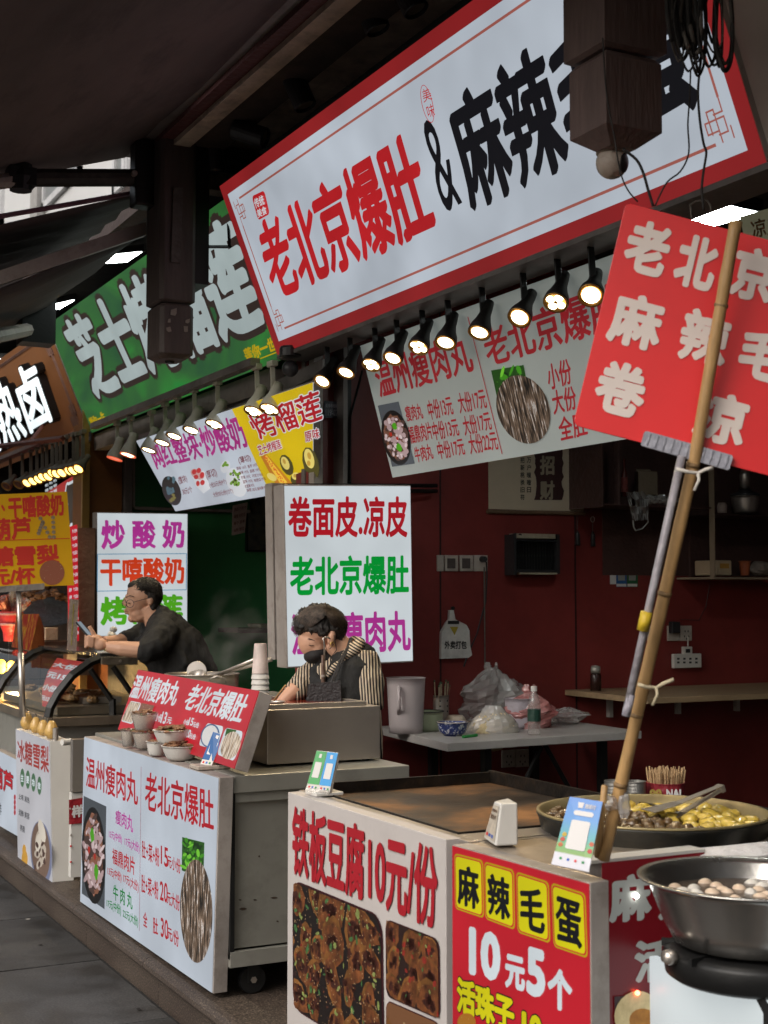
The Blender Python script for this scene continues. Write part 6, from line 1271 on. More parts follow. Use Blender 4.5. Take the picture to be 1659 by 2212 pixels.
for (u, v, c_) in ((.12, .62, (.5, .08, .05)), (.1, .7, (.5, .15, .05)), (.93, .62, (.5, .12, .06)), (.92, .72, (.5, .05, .05)), (.14, .55, (.5, .35, .05))): b = MB(); b.poly([on(q, u + .07 * math.cos(k), v + .035 * math.sin(k)) + n * .002 for k in (0, 1, 2, 3, 4.2, 5.2)]); child('printed_snack', r, b, mat('snack_%d' % (c_[1] * 100), c_, .5))
for k in range(4): b = MB(); b.poly([on(q, .2 + .2 * k + .04 * math.cos(j), .89 + .022 * math.sin(j)) + n * .002 for j in (0, 1, 2, 3, 4.2, 5.2)]); child('icon', r, b, [MATS['green_icon'], MATS['blue_icon'], REDP, MATS['green_icon']][k])

# ================================================================ BAMBOO POLE AND RED PLACARD
pts = [(1590, 478, 2.86), (1568, 600, 2.87), (1543, 745, 2.89), (1500, 995, 2.92), (1470, 1130, 2.94), (1425, 1330, 2.97), (1390, 1482, 2.99), (1345, 1680, 3.02), (1303, 1856, 3.05)]
W3 = [PD(x, y, d_) for x, y, d_ in pts]
bp = thing('bamboo_pole', W3[-1], 'long leaning bamboo pole holding up the red placard', 'pole')
b = MB(); dense = []; rad = []
for i in range(len(W3) - 1):
    for k in range(4): dense.append(lerp(W3[i], W3[i + 1], k / 4)); rad.append(.0128 + .0008 * (1 if k == 0 else 0) + i * .00012)
dense.append(W3[-1]); rad.append(.014); b.tube(dense, rad, 12); child('stem', bp, b, BAMB, smooth=True)
for (x, y, d_) in ((1558, 660, 2.88), (1497, 1005, 2.92), (1436, 1282, 2.96), (1375, 1545, 3.0), (1340, 1695, 3.02)):
    c = PD(x, y, d_); ax = (W3[-1] - W3[0]).normalized()
    k_ = min(range(len(W3) - 1), key=lambda i: abs((PD(x, y, d_) - W3[i]).length)); c = lerp(W3[k_], W3[k_ + 1], .1) if False else c
    seg = min(((lerp(W3[i], W3[i + 1], t) - c).length, lerp(W3[i], W3[i + 1], t)) for i in range(len(W3) - 1) for t in (0, .25, .5, .75))[1] if False else c
    b = MB(); b.lathe([(.0135, -.005), (.0152, -.001), (.0152, .001), (.0135, .005)], c, 12, axis=ax); child('node_ring', bp, b, mat('bamboo_node', (.2, .12, .05), .6), smooth=True)
gp = thing('grey_pole', PD(1352, 1545, 2.96), 'grey plastic tube pole tied alongside the bamboo', 'pole')
b = MB(); b.tube([PD(1473, 985, 2.9), PD(1410, 1275, 2.93), PD(1352, 1545, 2.96)], .0085, 10); child('tube', gp, b, mat('grey_plastic_tube', lin(150, 145, 150), .4), smooth=True)
b = MB(); b.tube([PD(1397, 1322, 2.925), PD(1388, 1362, 2.93)], .0125, 10); child('yellow_tape', gp, b, mat('yellow_tape', (.55, .38, .02), .5), smooth=True)
b = MB(); b.tube([PD(1363, 1500, 2.955), PD(1352, 1546, 2.96)], .0095, 8); child('ribbed_end', gp, b, mat('ribbed_grey', lin(170, 165, 175), .6, 0, .4, 60), smooth=True)
tie = mat('straw_tie', (.5, .42, .28), .8, 0, .2, 30)
for (nm, pts_, m_, lb) in (('string_tie', [(1378, 1478, 2.9), (1395, 1484, 2.9), (1418, 1486, 2.92), (1432, 1477, 2.9), (1455, 1468, 2.9)], tie, 'straw coloured tie knotted round the pole and the tube at mid height'),
                           ('string_tie', [(1460, 1013, 2.86), (1490, 1020, 2.86), (1508, 1022, 2.87), (1525, 1014, 2.86), (1540, 1010, 2.86)], mat('white_tie', (.6, .56, .5), .7), 'white cloth tie holding the tube to the bamboo just under the red placard')):
    b = MB(); b.tube([PD(*p) for p in pts_], .004, 6); r = single(nm, b, m_, lb, 'tie', smooth=True)
    p_ = pts_[2]; b = MB(); b.tube([PD(p_[0], p_[1], p_[2] - .02), PD(p_[0] + 2, p_[1] + 15, p_[2] - .02), PD(p_[0] - 8, p_[1] + 38, p_[2] - .02)], .0035, 5); child('loose_end', r, b, m_, smooth=True)
for (x, y) in ((1318, 1735),):
    c = PD(x, y, 3.02); b = MB(); b.blob(c, (.022, .02, .016), jit=.2); b.blob(c + RR * .03 - ZZ * .002, (.016, .012, .03), jit=.2)
    r = single('plastic_tie', b, BAGM, 'crumpled white plastic wrapped round the foot of the bamboo pole', 'tie')
b = MB(); b.tube([PD(1306, 1698, 3.0), PD(1296, 1800, 3.03), PD(1290, 1850, 3.05)], .007, 8); single('bamboo_splint', b, BAMB, 'short split bamboo stick tied to the foot of the long pole', 'stick', smooth=True)
# placard
rp = Plane(PD(1352, 437, 2.93), PD(1352, 437, 2.93) - CAM + V((0, 0, .15))); rp = Plane(PD(1450, 700, 2.95), (-(fh) - RR * .12))
q = [rp(1352, 437), rp(1812, 558), rp(1698, 1037), rp(1238, 918)]; q = rrect(q, .03)
n = rp.n; r = thing('red_placard', rp(1470, 980), 'big red placard with white characters tied to the bamboo pole', 'placard')
b = MB(); b.slab(q, -n * .006); child('board', r, b, mat('red_placard_print', lin(222, 40, 42), .4, 0, .06, 5, .0), bevel=.001)
WL = mat('placard_white_ink', lin(222, 208, 200), .45, 0, .05, 5, 0)
def CH(t, x, y, w_, h_): lettering(t, [rp(x, y, .001), rp(x + w_, y + .262 * w_, .001), rp(x + w_ - .237 * h_, y + .262 * w_ + h_, .001), rp(x - .237 * h_, y + h_, .001)], WL, r, .045)
CH('老', 1366, 468, 92, 112); CH('北', 1475, 500, 86, 112); CH('京', 1596, 525, 92, 112)
CH('麻', 1332, 623, 112, 112); CH('辣', 1484, 660, 104, 112); CH('毛', 1612, 700, 100, 108)
CH('卷', 1302, 770, 106, 112); CH('凉', 1516, 835, 110, 108)
b = MB(); cq = [rp(1392, 931, .004), rp(1583, 985, .004), rp(1574, 1017, .004), rp(1383, 963, .004)]; b.slab(rrect(cq, .03), n * .01); cl = child('clamp_plate', r, b, mat('grey_clamp_plastic', lin(150, 150, 160), .4))
for k in range(11): u = .06 + .088 * k; b = MB(); b.slab([on(cq, u, .08) + n * .0102, on(cq, u + .012, .08) + n * .0102, on(cq, u + .012, .92) + n * .0102, on(cq, u, .92) + n * .0102], n * .002); child('clamp_rib', cl, b, MATS['grey_clamp_plastic'])

# ================================================================ EGG BASIN, STOVE, WHITE STALL
bc = PZ(1623, 1896, .9); Rb = 244 * dep(bc) / FP
r = thing('steel_basin', V((bc.x, bc.y, .761)), 'large stainless basin of water with eggs in it', 'basin')
b = MB(); b.lathe([(0, 0), (Rb * .62, 0), (Rb * .68, .006), (Rb * .78, .05), (Rb * .9, .125), (Rb * .93, .136), (Rb * 1.0, .139), (Rb * 1.0, .142), (Rb * .93, .141), (Rb * .89, .13), (Rb * .77, .052), (Rb * .66, .012), (0, .008)], V((bc.x, bc.y, .761)), 56); child('bowl', r, b, mat('clean_steel', (.5, .48, .45), .24, .95, .08, 4, .002), smooth=True)
zw = .761 + .098; Rw = Rb * .84
b = MB(); b.lathe([(0, 0), (Rw, 0)], V((bc.x, bc.y, zw)), 48)
def fn_water(n_, l, b_): b_.inputs['Base Color'].default_value = (.3, .24, .2, 1); b_.inputs['Roughness'].default_value = .05; b_.inputs['Alpha'].default_value = .45; b_.inputs['Specular IOR Level'].default_value = .6
single('basin_water', b, node_mat('murky_water', fn_water), 'cloudy water in the steel basin', 'water', kind='stuff')
me3 = MB(); me3.blob((0, 0, 0), (.0185, .0145, .0145), seg=16, rings=12); me3 = me3.mesh('egg'); me3.materials.append(mat('egg_shell', (.72, .56, .42), .35, 0, .1, 30, .0005)); me3.shade_smooth()
me4 = me3.copy(); me4.materials.clear(); me4.materials.append(mat('pale_egg_shell', (.7, .66, .6), .35, 0, .05, 30, .0005))
ep = []; tries = 0
while len(ep) < 52 and tries < 4000:
    tries += 1; a_ = random.uniform(0, 6.28); q_ = Rw * .9 * math.sqrt(random.random()); p = V((bc.x + q_ * math.cos(a_), bc.y + q_ * math.sin(a_), 0))
    if any((p - e).length < .031 for e in ep): continue
    ep.append(p); pale = random.random() < .35
    place(me4 if pale else me3, 'egg', 'pale white egg floating in the steel basin' if pale else 'light brown egg floating in the steel basin', 'egg', ('white' if pale else 'brown') + ' eggs in the steel basin', p.x, p.y, zw - random.uniform(.003, .009), 1.0)
r = thing('gas_stove', V((bc.x, bc.y, .69)), 'round black gas stove under the egg basin', 'stove')
b = MB(); b.lathe([(0, 0), (Rb * .7, 0), (Rb * .76, .01), (Rb * .78, .05), (Rb * .76, .06), (Rb * .66, .066), (0, .055)], V((bc.x, bc.y, .69)), 40); child('burner_body', r, b, BLACKM, smooth=True)
for k in range(6): a_ = k * 1.05 + .2; b = MB(); b.obox(V((bc.x + math.cos(a_) * Rb * .72, bc.y + math.sin(a_) * Rb * .62, .752)), V((math.cos(a_) * .03, math.sin(a_) * .03, 0)), V((-math.sin(a_) * .004, math.cos(a_) * .004, 0)), V((0, 0, .008))); child('pan_support', r, b, BLACKM)
hs = bc + V((0, 0, 0)); d0 = (-RR * .93 - fh * .3).normalized(); p = V((bc.x, bc.y, .715)) + d0 * Rb * .76 + V((0, 0, .03)); b = MB(); b.lathe([(0, 0), (.014, .003), (.017, .016), (.012, .03)], p, 12, axis=d0 + ZZ * .2); child('gas_knob', r, b, STEEL, smooth=True)
# white stall under the stove
w0 = PZ(1403, 2066, .688); w1 = PZ(1659, 2166, .688); d = (w1 - w0); w1 = w0 + d * 1.8
r = thing('white_stall', (w0 + w1) / 2 + V((.3, 0, -.45)), 'white panelled stall in the near right corner carrying the gas stove', 'stall')
q = [w0, w1, w1 + V((0, 0, -.45)), w0 + V((0, 0, -.45))]; n = qn(q); pn = d.normalized().cross(ZZ); pn = pn if pn.x > 0 else -pn
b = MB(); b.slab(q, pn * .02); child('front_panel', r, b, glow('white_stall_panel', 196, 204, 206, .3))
b = MB(); b.slab([w0 + V((0, 0, -.002)) + pn * .022, w1 + V((0, 0, -.002)) + pn * .022, w1 + pn * .9 + V((0, 0, -.002)), w0 + pn * .9 + V((0, 0, -.002))], (0, 0, -.4)); child('body', r, b, BLACKM)
P = Plane(w0, n); lettering('Y', [P(1630, 2140, .002), P(1690, 2160, .002), P(1690, 2240, .002), P(1630, 2225, .002)], INKK, r, .08)
b = MB(); c = PZ(1600, 2085, .7); b.obox(c, RR * .16 + fh * .02, fh * .03, ZZ * .006); single('cardboard_scrap', b, mat('cardboard', (.25, .17, .1), .8, 0, .4, 12), 'scrap of torn cardboard under the gas stove', 'cardboard')
# plastic sheet along the ledge
b = MB(); i0 = 0; top = [(1340, 1868), (1385, 1850), (1415, 1838), (1450, 1836), (1500, 1830), (1560, 1824), (1620, 1818), (1690, 1812)]
for k, (x, y) in enumerate(top):
    for j in range(4):
        p = PD(x, y + j * 11 + random.uniform(-2, 2), 3.3 - .02 * j + random.uniform(-.008, .008)); b.v.append(p)
for k in range(len(top) - 1):
    for j in range(3): a_ = k * 4 + j; b.f.append((a_, a_ + 1, a_ + 5, a_ + 4))
o = single('plastic_sheet', b, mat('white_plastic_sheet', (.55, .53, .53), .35, 0, .25, 25, .01), 'crumpled white plastic sheet along the ledge between pan and basin', 'plastic sheet', smooth=False); md = o.modifiers.new('s', 'SOLIDIFY'); md.thickness = .004; md = o.modifiers.new('u', 'SUBSURF'); md.levels = 2; md.render_levels = 2
b = MB(); a = PD(1345, 1880, 3.33); b.slab([PD(1330, 1866, 3.36), PD(1700, 1822, 3.36), PD(1700, 1900, 3.36), PD(1330, 1900, 3.36)], fh * .03); single('ledge_board', b, WHITEP, 'white ledge board under the plastic sheet', 'board')
# ================================================================ PEOPLE
def fuse(parts, name, m, parent, voxel=.006, smooth=4, fac=.6):
    """tubes and blobs melted into one continuous surface"""
    mb = MB()
    for p in parts:
        if p[0] == 't': mb.tube(p[1], p[2], 12)
        elif p[0] == 'b': mb.blob(p[1], p[2], rot=p[3] if len(p) > 3 else 0, tilt=0, seg=16, rings=12)
        elif p[0] == 'o':      # oriented blob in picture axes: right, up, towards camera
            c, (rx, rz, rd) = p[1], p[2]; an = p[3] if len(p) > 3 else 0; i0 = len(mb.v); seg, rings = 18, 12
            ax = RR * math.cos(an) + ZZ * math.sin(an); az_ = ZZ * math.cos(an) - RR * math.sin(an)
            for i in range(rings + 1):
                th = math.pi * i / rings
                for j in range(seg):
                    ph = 2 * math.pi * j / seg; mb.v.append(c + ax * (rx * math.sin(th) * math.cos(ph)) + fh * (rd * math.sin(th) * math.sin(ph)) + az_ * (rz * math.cos(th)))
            for i in range(rings):
                for j in range(seg): mb.f.append((i0 + i * seg + j, i0 + i * seg + (j + 1) % seg, i0 + (i + 1) * seg + (j + 1) % seg, i0 + (i + 1) * seg + j))
    me = mb.mesh(name); o = bpy.data.objects.new(name, me); COL.objects.link(o)
    md = o.modifiers.new('r', 'REMESH'); md.mode = 'VOXEL'; md.voxel_size = voxel; md.use_smooth_shade = True
    md = o.modifiers.new('s', 'SMOOTH'); md.iterations = smooth; md.factor = fac
    dg = bpy.context.evaluated_depsgraph_get(); m2 = bpy.data.meshes.new_from_object(o.evaluated_get(dg)); m2.name = name
    bpy.data.objects.remove(o); bpy.data.meshes.remove(me); m2.materials.clear()
    for p in m2.polygons: p.material_index = 0
    return put(name, m2, m, parent, smooth=True)
from mathutils import noise as _nz
def roughen(o, amp, sc):
    me = o.data
    for v in me.vertices:
        q = V((v.co.x * sc, v.co.y * sc, v.co.z * sc * .35)); v.co += v.normal * amp * (_nz.noise(q) + .5 * _nz.noise(q * 2.7))
    return o
# ---- the man with the phone
DM = 7.6; k = DM / FP; MF = 1.1
def M(x, y, d=0.0): return PD(x, y, DM + d)
man = thing('person', M(400, 1480), 'man in black sweater and glasses leaning on the display case, looking at his phone', 'person')
fuse([('o', M(311, 1281), (37 * k, 34 * k, .076 * MF)), ('o', M(296, 1302), (25 * k, 30 * k, .063 * MF), .15), ('o', M(300, 1322), (22 * k, 20 * k, .055 * MF), .3), ('o', M(286, 1336), (10 * k, 9 * k, .03 * MF)), ('o', M(306, 1332), (20 * k, 12 * k, .05 * MF), .35),
      ('t', [M(273, 1290), M(267, 1303, -.005), M(272, 1308, -.005)], [MF * r_ for r_ in (.007, .0115, .008)]), ('o', M(277, 1288), (6 * k, 5 * k, .045 * MF)), ('o', M(273.5, 1318), (6 * k, 4 * k, .022 * MF)), ('o', M(275, 1324), (6 * k, 3.5 * k, .02 * MF)), ('o', M(288, 1312, -.035), (12 * k, 11 * k, .028 * MF)),
      ('o', M(325, 1298, -.068), (6.5 * k, 11 * k, .012 * MF), -.2), ('t', [M(320, 1310), M(335, 1335), M(348, 1356)], [MF * r_ for r_ in (.055, .06, .075)]),
      ('t', [M(330, 1402, -.24), M(296, 1404, -.26), M(262, 1401, -.26), M(232, 1397, -.25)], [MF * r_ for r_ in (.045, .04, .037, .027)]), ('o', M(216, 1392, -.25), (15 * k, 13 * k, .022 * MF), .1), ('o', M(207, 1386, -.25), (12 * k, 14 * k, .02 * MF), .2),
      ('t', [M(270, 1384, 0), M(240, 1388, -.1), M(222, 1386, -.16)], [MF * r_ for r_ in (.038, .034, .026)]), ('o', M(210, 1384, -.19), (13 * k, 13 * k, .02 * MF)),
      ('t', [M(205, 1376, -.24), M(199, 1363, -.245), M(192, 1353, -.25)], [MF * r_ for r_ in (.012, .0105, .0085)]),
      ] + [('t', [M(204 - j, 1380 + 5.5 * j, -.27 + .002 * j), M(192 - j * .5, 1375 + 6 * j, -.275), M(185, 1378 + 6.5 * j, -.25), M(190, 1382 + 6 * j, -.225)], [MF * r_ for r_ in (.0095, .009, .0085, .0075)]) for j in range(4)]
     + [('t', [M(204 - j, 1374 + 7 * j, -.17), M(190, 1371 + 6 * j, -.165), M(184, 1374 + 6 * j, -.185)], [MF * r_ for r_ in (.0095, .009, .008)]) for j in range(4)], 'body', SKIN, man, .004, 3, .5)
fuse([('o', M(317, 1274), (34.5 * k, 28 * k, .0765 * MF), -.2), ('o', M(330, 1286, .0), (22 * k, 26 * k, .072 * MF)), ('o', M(294, 1264), (18 * k, 11 * k, .054 * MF), .2), ('o', M(334, 1308), (12 * k, 20 * k, .062 * MF))], 'hair', HAIR, man, .005, 2, .5); roughen(man.children[-1], .004, 160)
fuse([('t', [M(345, 1330), M(352, 1345), M(375, 1398), M(398, 1460), M(405, 1560)], [MF * r_ for r_ in (.066, .095, .155, .17, .17)]), ('o', M(352, 1322), (17 * k, 13 * k, .07 * MF), -.7),
      ('t', [M(350, 1350), M(352, 1372, -.12), M(330, 1398, -.23), M(312, 1405, -.255), M(298, 1403, -.26)], [MF * r_ for r_ in (.085, .088, .072, .06, .052)]),
      ('t', [M(350, 1350), M(326, 1366, .13), M(294, 1380, .08), M(262, 1387, -.02)], [MF * r_ for r_ in (.08, .076, .06, .048)]), ('o', M(335, 1400), (45 * k, 40 * k, .15 * MF)),
      ('t', [M(372, 1385, -.13), M(405, 1440, -.16)], [MF * r_ for r_ in (.03, .025)])], 'sweater', CLOTHB, man, .009, 5, .6); roughen(man.children[-1], .009, 22)
fuse([('t', [M(405, 1540), M(400, 1700), M(398, 1840)], [MF * r_ for r_ in (.165, .13, .1)])], 'trousers', mat('dark_trousers', (.015, .015, .018), .8), man, .012, 3)
b = MB()
for j in range(700):
    a = random.uniform(-.4, 3.0); r0 = random.uniform(.1, .97); x = 318 + 36 * r0 * math.cos(a); y = 1277 - 31 * r0 * math.sin(a); dd = -.094 * math.sqrt(max(0, 1 - r0 * r0)) - .002
    b.tube([M(x, y, dd), M(x - 1.5 + 3.5 * r0 * math.cos(a), y - 3.5 * r0 * math.sin(a) + 1, dd - .008)], [.0012, .0006], 3, cap=False)
child('hair_stubble', man, b, mat('short_black_strands', (.03, .024, .02), .5, 0, .8, 40), kind='stuff')
gm = BLACKP; gl = thing('x', (0, 0, 0), None, None); bpy.data.objects.remove(gl)
b = MB()
for (cx_, rx_, d_) in ((281, 8.2, -.082), (268.5, 4.5, -.04)):
    pts = [M(cx_ + rx_ * math.cos(a), 1304 + 8.5 * math.sin(a), d_) for a in [j * math.pi / 7 for j in range(15)]]; b.tube(pts, .0016, 5)
b.tube([M(288, 1301, -.083), M(305, 1296, -.094), M(327, 1291, -.098)], .0018, 5); b.tube([M(271, 1300, -.06), M(274, 1301, -.08)], .0015, 4)
child('glasses', man, b, gm)
b = MB(); b.tube([M(272, 1290, -.06), M(280, 1287, -.076), M(289, 1288.5, -.078)], [.0016, .003, .0016], 5); child('eyebrow', man, b, HAIR)
b = MB(); b.blob(M(278, 1303, -.07), (.007, .004, .003)); child('eye', man, b, mat('dark_eye', (.015, .01, .008), .3))
b = MB(); b.tube([M(269, 1320, -.03), M(277, 1321, -.05)], .0016, 4); child('lips', man, b, mat('lip', (.22, .07, .05), .5))
c0, c1 = M(167, 1345, -.23), M(192, 1374, -.23); ax = (c1 - c0); wv = (fh * .9 + RR * .1).normalized() * .036; nn = ax.normalized().cross(wv.normalized())
b = MB(); b.slab([c0 - wv, c1 - wv, c1 + wv, c0 + wv], nn * .009); ph = single('phone', b, BLACKP, 'black smartphone held in the hands of the man', 'phone', bevel=.002)
b = MB(); s_ = 1 if nn.dot(RR) > 0 else -1; off = nn * (.0095 if s_ > 0 else -.0005); b.poly([p + off for p in (c0 - wv * .9, c1 - wv * .9, c1 + wv * .9, c0 + wv * .9)]); child('screen', ph, b, mat('phone_screen', (.05, .06, .07), .1, emit=(.5, .6, .7), es=.4, bump=0))
# ---- the masked woman
DW = 5.45; k = DW / FP
def Wm(x, y, d=0.0): return PD(x, y, DW + d)
wom = thing('person', Wm(735, 1530), 'woman with cropped dark hair, patterned mask and striped shirt bending over the food warmer', 'person')
fuse([('o', Wm(692, 1354), (50 * k, 44 * k, .082), .1), ('o', Wm(676, 1386), (33 * k, 36 * k, .068), .35), ('o', Wm(688, 1410), (28 * k, 24 * k, .055), .3), ('o', Wm(697, 1424), (18 * k, 13 * k, .036), .3), ('t', [Wm(662, 1396), Wm(664, 1411, -.02), Wm(671, 1413, -.02)], [.008, .0125, .009]),
      ('o', Wm(684, 1400, -.035), (18 * k, 17 * k, .03)), ('o', Wm(716, 1377, -.072), (9 * k, 17 * k, .014), -.2), ('t', [Wm(715, 1385), Wm(735, 1405), Wm(752, 1432)], [.056, .058, .066]),
      ('t', [Wm(640, 1488, -.12), Wm(620, 1507, -.14), Wm(606, 1522, -.15)], [.034, .028, .024]), ('o', Wm(600, 1530, -.15), (15 * k, 12 * k, .02))]
     + [('t', [Wm(600 - 3 * j, 1528 + 2 * j, -.17 + .015 * j), Wm(590 - 2 * j, 1538 + 2 * j, -.17 + .015 * j), Wm(592 - 2 * j, 1547, -.16 + .015 * j)], [.009, .0085, .0075]) for j in range(4)]
     + [('t', [Wm(606, 1524, -.17), Wm(604, 1538, -.18), Wm(598, 1545, -.17)], [.011, .0095, .0085])], 'body', SKIN, wom, .004, 3, .5)
hp = [('o', Wm(693, 1346), (52 * k, 39 * k, .088), -.05), ('o', Wm(722, 1356, 0), (27 * k, 30 * k, .08), .1), ('o', Wm(653, 1352, -.01), (16 * k, 22 * k, .062), .35), ('o', Wm(680, 1354, -.066), (20 * k, 15 * k, .022), -.1), ('o', Wm(698, 1358, -.07), (18 * k, 17 * k, .022)), ('o', Wm(733, 1372, .0), (12 * k, 16 * k, .06))]
for j in range(16): a = random.uniform(-.2, 3.3); x = 692 + 50 * math.cos(a); y = 1347 - 38 * math.sin(a); hp.append(('t', [Wm(x, y, random.uniform(-.04, .04)), Wm(x + 6 * math.cos(a) - 4, y - 5 * math.sin(a), 0)], [.012, .004]))
roughen(fuse(hp, 'hair', HAIR, wom, .005, 1, .4), .009, 110)
def strands(fn, cx, cy, rx, ry, dd, crown, cnt, rad, ln, a0, a1, dz=0.0):
    b = MB()
    for j in range(cnt):
        a = random.uniform(a0, a1); r0 = random.uniform(.05, .8); r1 = min(1.08, r0 + random.uniform(.5, 1) * ln); pts = []
        wob = random.uniform(-.12, .12)
        for t in (0, .5, 1):
            r_ = r0 + (r1 - r0) * t; aa = a + wob * t
            x = cx + crown[0] * (1 - r_) + rx * r_ * math.cos(aa); y = cy + crown[1] * (1 - r_) - ry * r_ * math.sin(aa) + 3 * t
            pts.append(fn(x, y, -dd * math.sqrt(max(.0, 1 - min(1, r_) ** 2)) - .003 + dz + (.004 if t == 1 else 0)))
        b.tube(pts, [rad, rad * .9, rad * .35], 3, cap=False)
    return b
b = strands(Wm, 692, 1347, 57, 43, .099, (12, -16), 1900, .0013, .5, -.6, 3.7)
child('hair_strands', wom, b, mat('grey_brown_strands', (.075, .055, .042), .45, 0, .9, 60), kind='stuff')
# mask as a shell over nose and chin
def fn_mask(n, l, b_):
    t = mapped(n, l, 'ShaderNodeTexVoronoi', 90, coord='Object', feature='F1'); c = ramp(n, l, t.outputs['Distance'], [(.2, (.16, .08, .07)), (.35, (.02, .012, .012)), (.6, (.012, .01, .01))]); l.new(c, b_.inputs['Base Color']); b_.inputs['Roughness'].default_value = .8
fuse([('o', Wm(684, 1414, -.012), (29 * k, 19 * k, .066), .25), ('o', Wm(699, 1424, -.01), (25 * k, 15 * k, .055), .35), ('t', [Wm(664, 1410, -.02), Wm(672, 1424, -.02)], [.016, .016])], 'face_mask', node_mat('patterned_mask', fn_mask), wom, .004, 4, .6)
b = MB(); b.tube([Wm(712, 1402, -.078), Wm(724, 1388, -.086), Wm(722, 1372, -.086)], .0016, 5); b.tube([Wm(706, 1404, -.07), Wm(700, 1385, -.08), Wm(708, 1366, -.085)], .0014, 5); b.tube([Wm(712, 1424, -.06), Wm(727, 1404, -.075), Wm(724, 1385, -.086)], .0016, 5); child('mask_loop', wom, b, BLACKP)
b = MB(); b.tube([Wm(718 + 4 * math.cos(a), 1392 + 5 * math.sin(a), -.088) for a in [j * math.pi / 6 for j in range(13)]], .0012, 5); child('earring', wom, b, mat('gold_ring', (.6, .4, .1), .3, .9))
b = MB(); b.tube([Wm(664, 1392, -.06), Wm(671, 1395, -.068), Wm(678, 1394, -.068)], [.001, .002, .001], 5); child('eye', wom, b, MATS['dark_eye'])
b = MB(); b.tube([Wm(658, 1382, -.05), Wm(668, 1380, -.066), Wm(680, 1384, -.07)], [.001, .0022, .001], 5); child('eyebrow', wom, b, HAIR)
fuse([('t', [Wm(752, 1425), Wm(745, 1448), Wm(738, 1500), Wm(738, 1640)], [.09, .135, .158, .16]), ('t', [Wm(750, 1440), Wm(783, 1446, -.06), Wm(793, 1480, -.1), Wm(794, 1530, -.13)], [.088, .084, .068, .062]),
      ('t', [Wm(735, 1440), Wm(700, 1450, .06), Wm(672, 1462, -.02), Wm(645, 1490, -.1), Wm(626, 1502, -.13)], [.085, .076, .06, .05, .042])], 'shirt', STRIPE, wom, .007, 4, .6); roughen(wom.children[-1], .009, 26)
def fn_col(n, l, b_):
    tc = n.new('ShaderNodeTexCoord'); dt = n.new('ShaderNodeVectorMath'); dt.operation = 'DOT_PRODUCT'; l.new(tc.outputs['Object'], dt.inputs[0]); dt.inputs[1].default_value = (RR.x * .5, RR.y * .5, .86)
    m = n.new('ShaderNodeMath'); m.operation = 'MULTIPLY'; m.inputs[1].default_value = 1 / .0105; l.new(dt.outputs['Value'], m.inputs[0]); f = n.new('ShaderNodeMath'); f.operation = 'FRACT'; l.new(m.outputs[0], f.inputs[0])
    c = ramp(n, l, f.outputs[0], [(0, (.008, .007, .007)), (.5, (.008, .007, .007)), (.55, (.5, .4, .29)), (1, (.55, .44, .32))]); l.new(c, b_.inputs['Base Color']); b_.inputs['Roughness'].default_value = .6
fuse([('t', [Wm(762, 1382, .03), Wm(779, 1388, -.03), Wm(768, 1404, -.1), Wm(748, 1418, -.12)], [.018, .02, .022, .014]), ('t', [Wm(777, 1390, -.03), Wm(762, 1400, -.08), Wm(742, 1420, -.11)], [.02, .024, .014]), ('t', [Wm(748, 1424, -.11), Wm(722, 1442, -.13), Wm(706, 1462, -.14)], [.014, .016, .01])], 'collar', node_mat('striped_collar', fn_col), wom, .005, 3, .5)
fuse([('t', [Wm(760, 1420, -.02), Wm(762, 1446, -.045), Wm(748, 1500, -.06), Wm(742, 1640, -.06)], [.085, .108, .135, .14]), ('t', [Wm(706, 1440, 0), Wm(690, 1470, -.03), Wm(692, 1540, -.045), Wm(694, 1640, -.05)], [.05, .09, .11, .12]), ('t', [Wm(772, 1408, 0), Wm(797, 1426, 0)], [.05, .05])], 'vest', CLOTHB, wom, .008, 4, .6); roughen(wom.children[-1], .006, 26)
b = MB(); b.slab([Wm(665, 1478, -.2), Wm(735, 1470, -.21), Wm(745, 1640, -.22), Wm(650, 1640, -.2)], fh * .01); child('apron', wom, b, mat('charcoal_apron', (.025, .023, .024), .6, 0, .2, 20))
b = MB(); b.tube([Wm(758, 1380, -.02), Wm(752, 1400, -.1), Wm(735, 1430, -.16), Wm(718, 1474, -.2)], .008, 5); child('apron_strap', wom, b, MATS['charcoal_apron'])

# ================================================================ DISPLAY CASE AND LEFT STALLS
YN, YB_ = 7.6, 8.95
arc = [(104, 1550), (108, 1530), (125, 1498), (156, 1459), (195, 1430), (217, 1422)]; top_r = (297, 1422)
A = [PY(x, y, YN) for x, y in arc]; T = PY(*top_r, YN)
case = thing('display_case', (A[0].x + .35, (YN + YB_) / 2, ZF), 'curved glass refrigerated display case with black frame arches beside the stall', 'display case')
zled = A[0].z
def arch(y, nm='frame_arch'):
    d = V((0, y - YN, 0)); b = MB(); pts = [p + d for p in A] + [T + d]; b.tube(pts, .026, 4); return child(nm, case, b, BLACKM, bevel=.003)
arch(YN); arch(YB_)
b = MB(); pts = A + [T - (T - A[-1]) * .3]; i0 = 0
for p in pts: b.v += [p + V((.01, .02, 0)), p + V((.01, YB_ - YN - .02, 0))]
for j in range(len(pts) - 1): b.f.append((2 * j, 2 * j + 1, 2 * j + 3, 2 * j + 2))
child('curved_glass', case, b, GLASS, smooth=True)
b = MB(); xr = T.x + .12; b.poly([A[0] + V((.02, .005, 0))] + [p + V((.0, .005, -.01)) for p in A[1:]] + [T + V((0, .005, -.01)), V((xr, YN + .005, T.z - .01)), V((xr, YN + .005, zled))]); child('end_glass', case, b, GLASS)
b = MB(); b.tube([PY(195, 1446, YN), PY(243, 1515, YN)], .016, 4); child('frame_brace', case, b, BLACKM)
b = MB(); b.tube([PY(243, 1510, YN), PY(244, 1566, YN)], .02, 4); child('frame_brace', case, b, BLACKM)
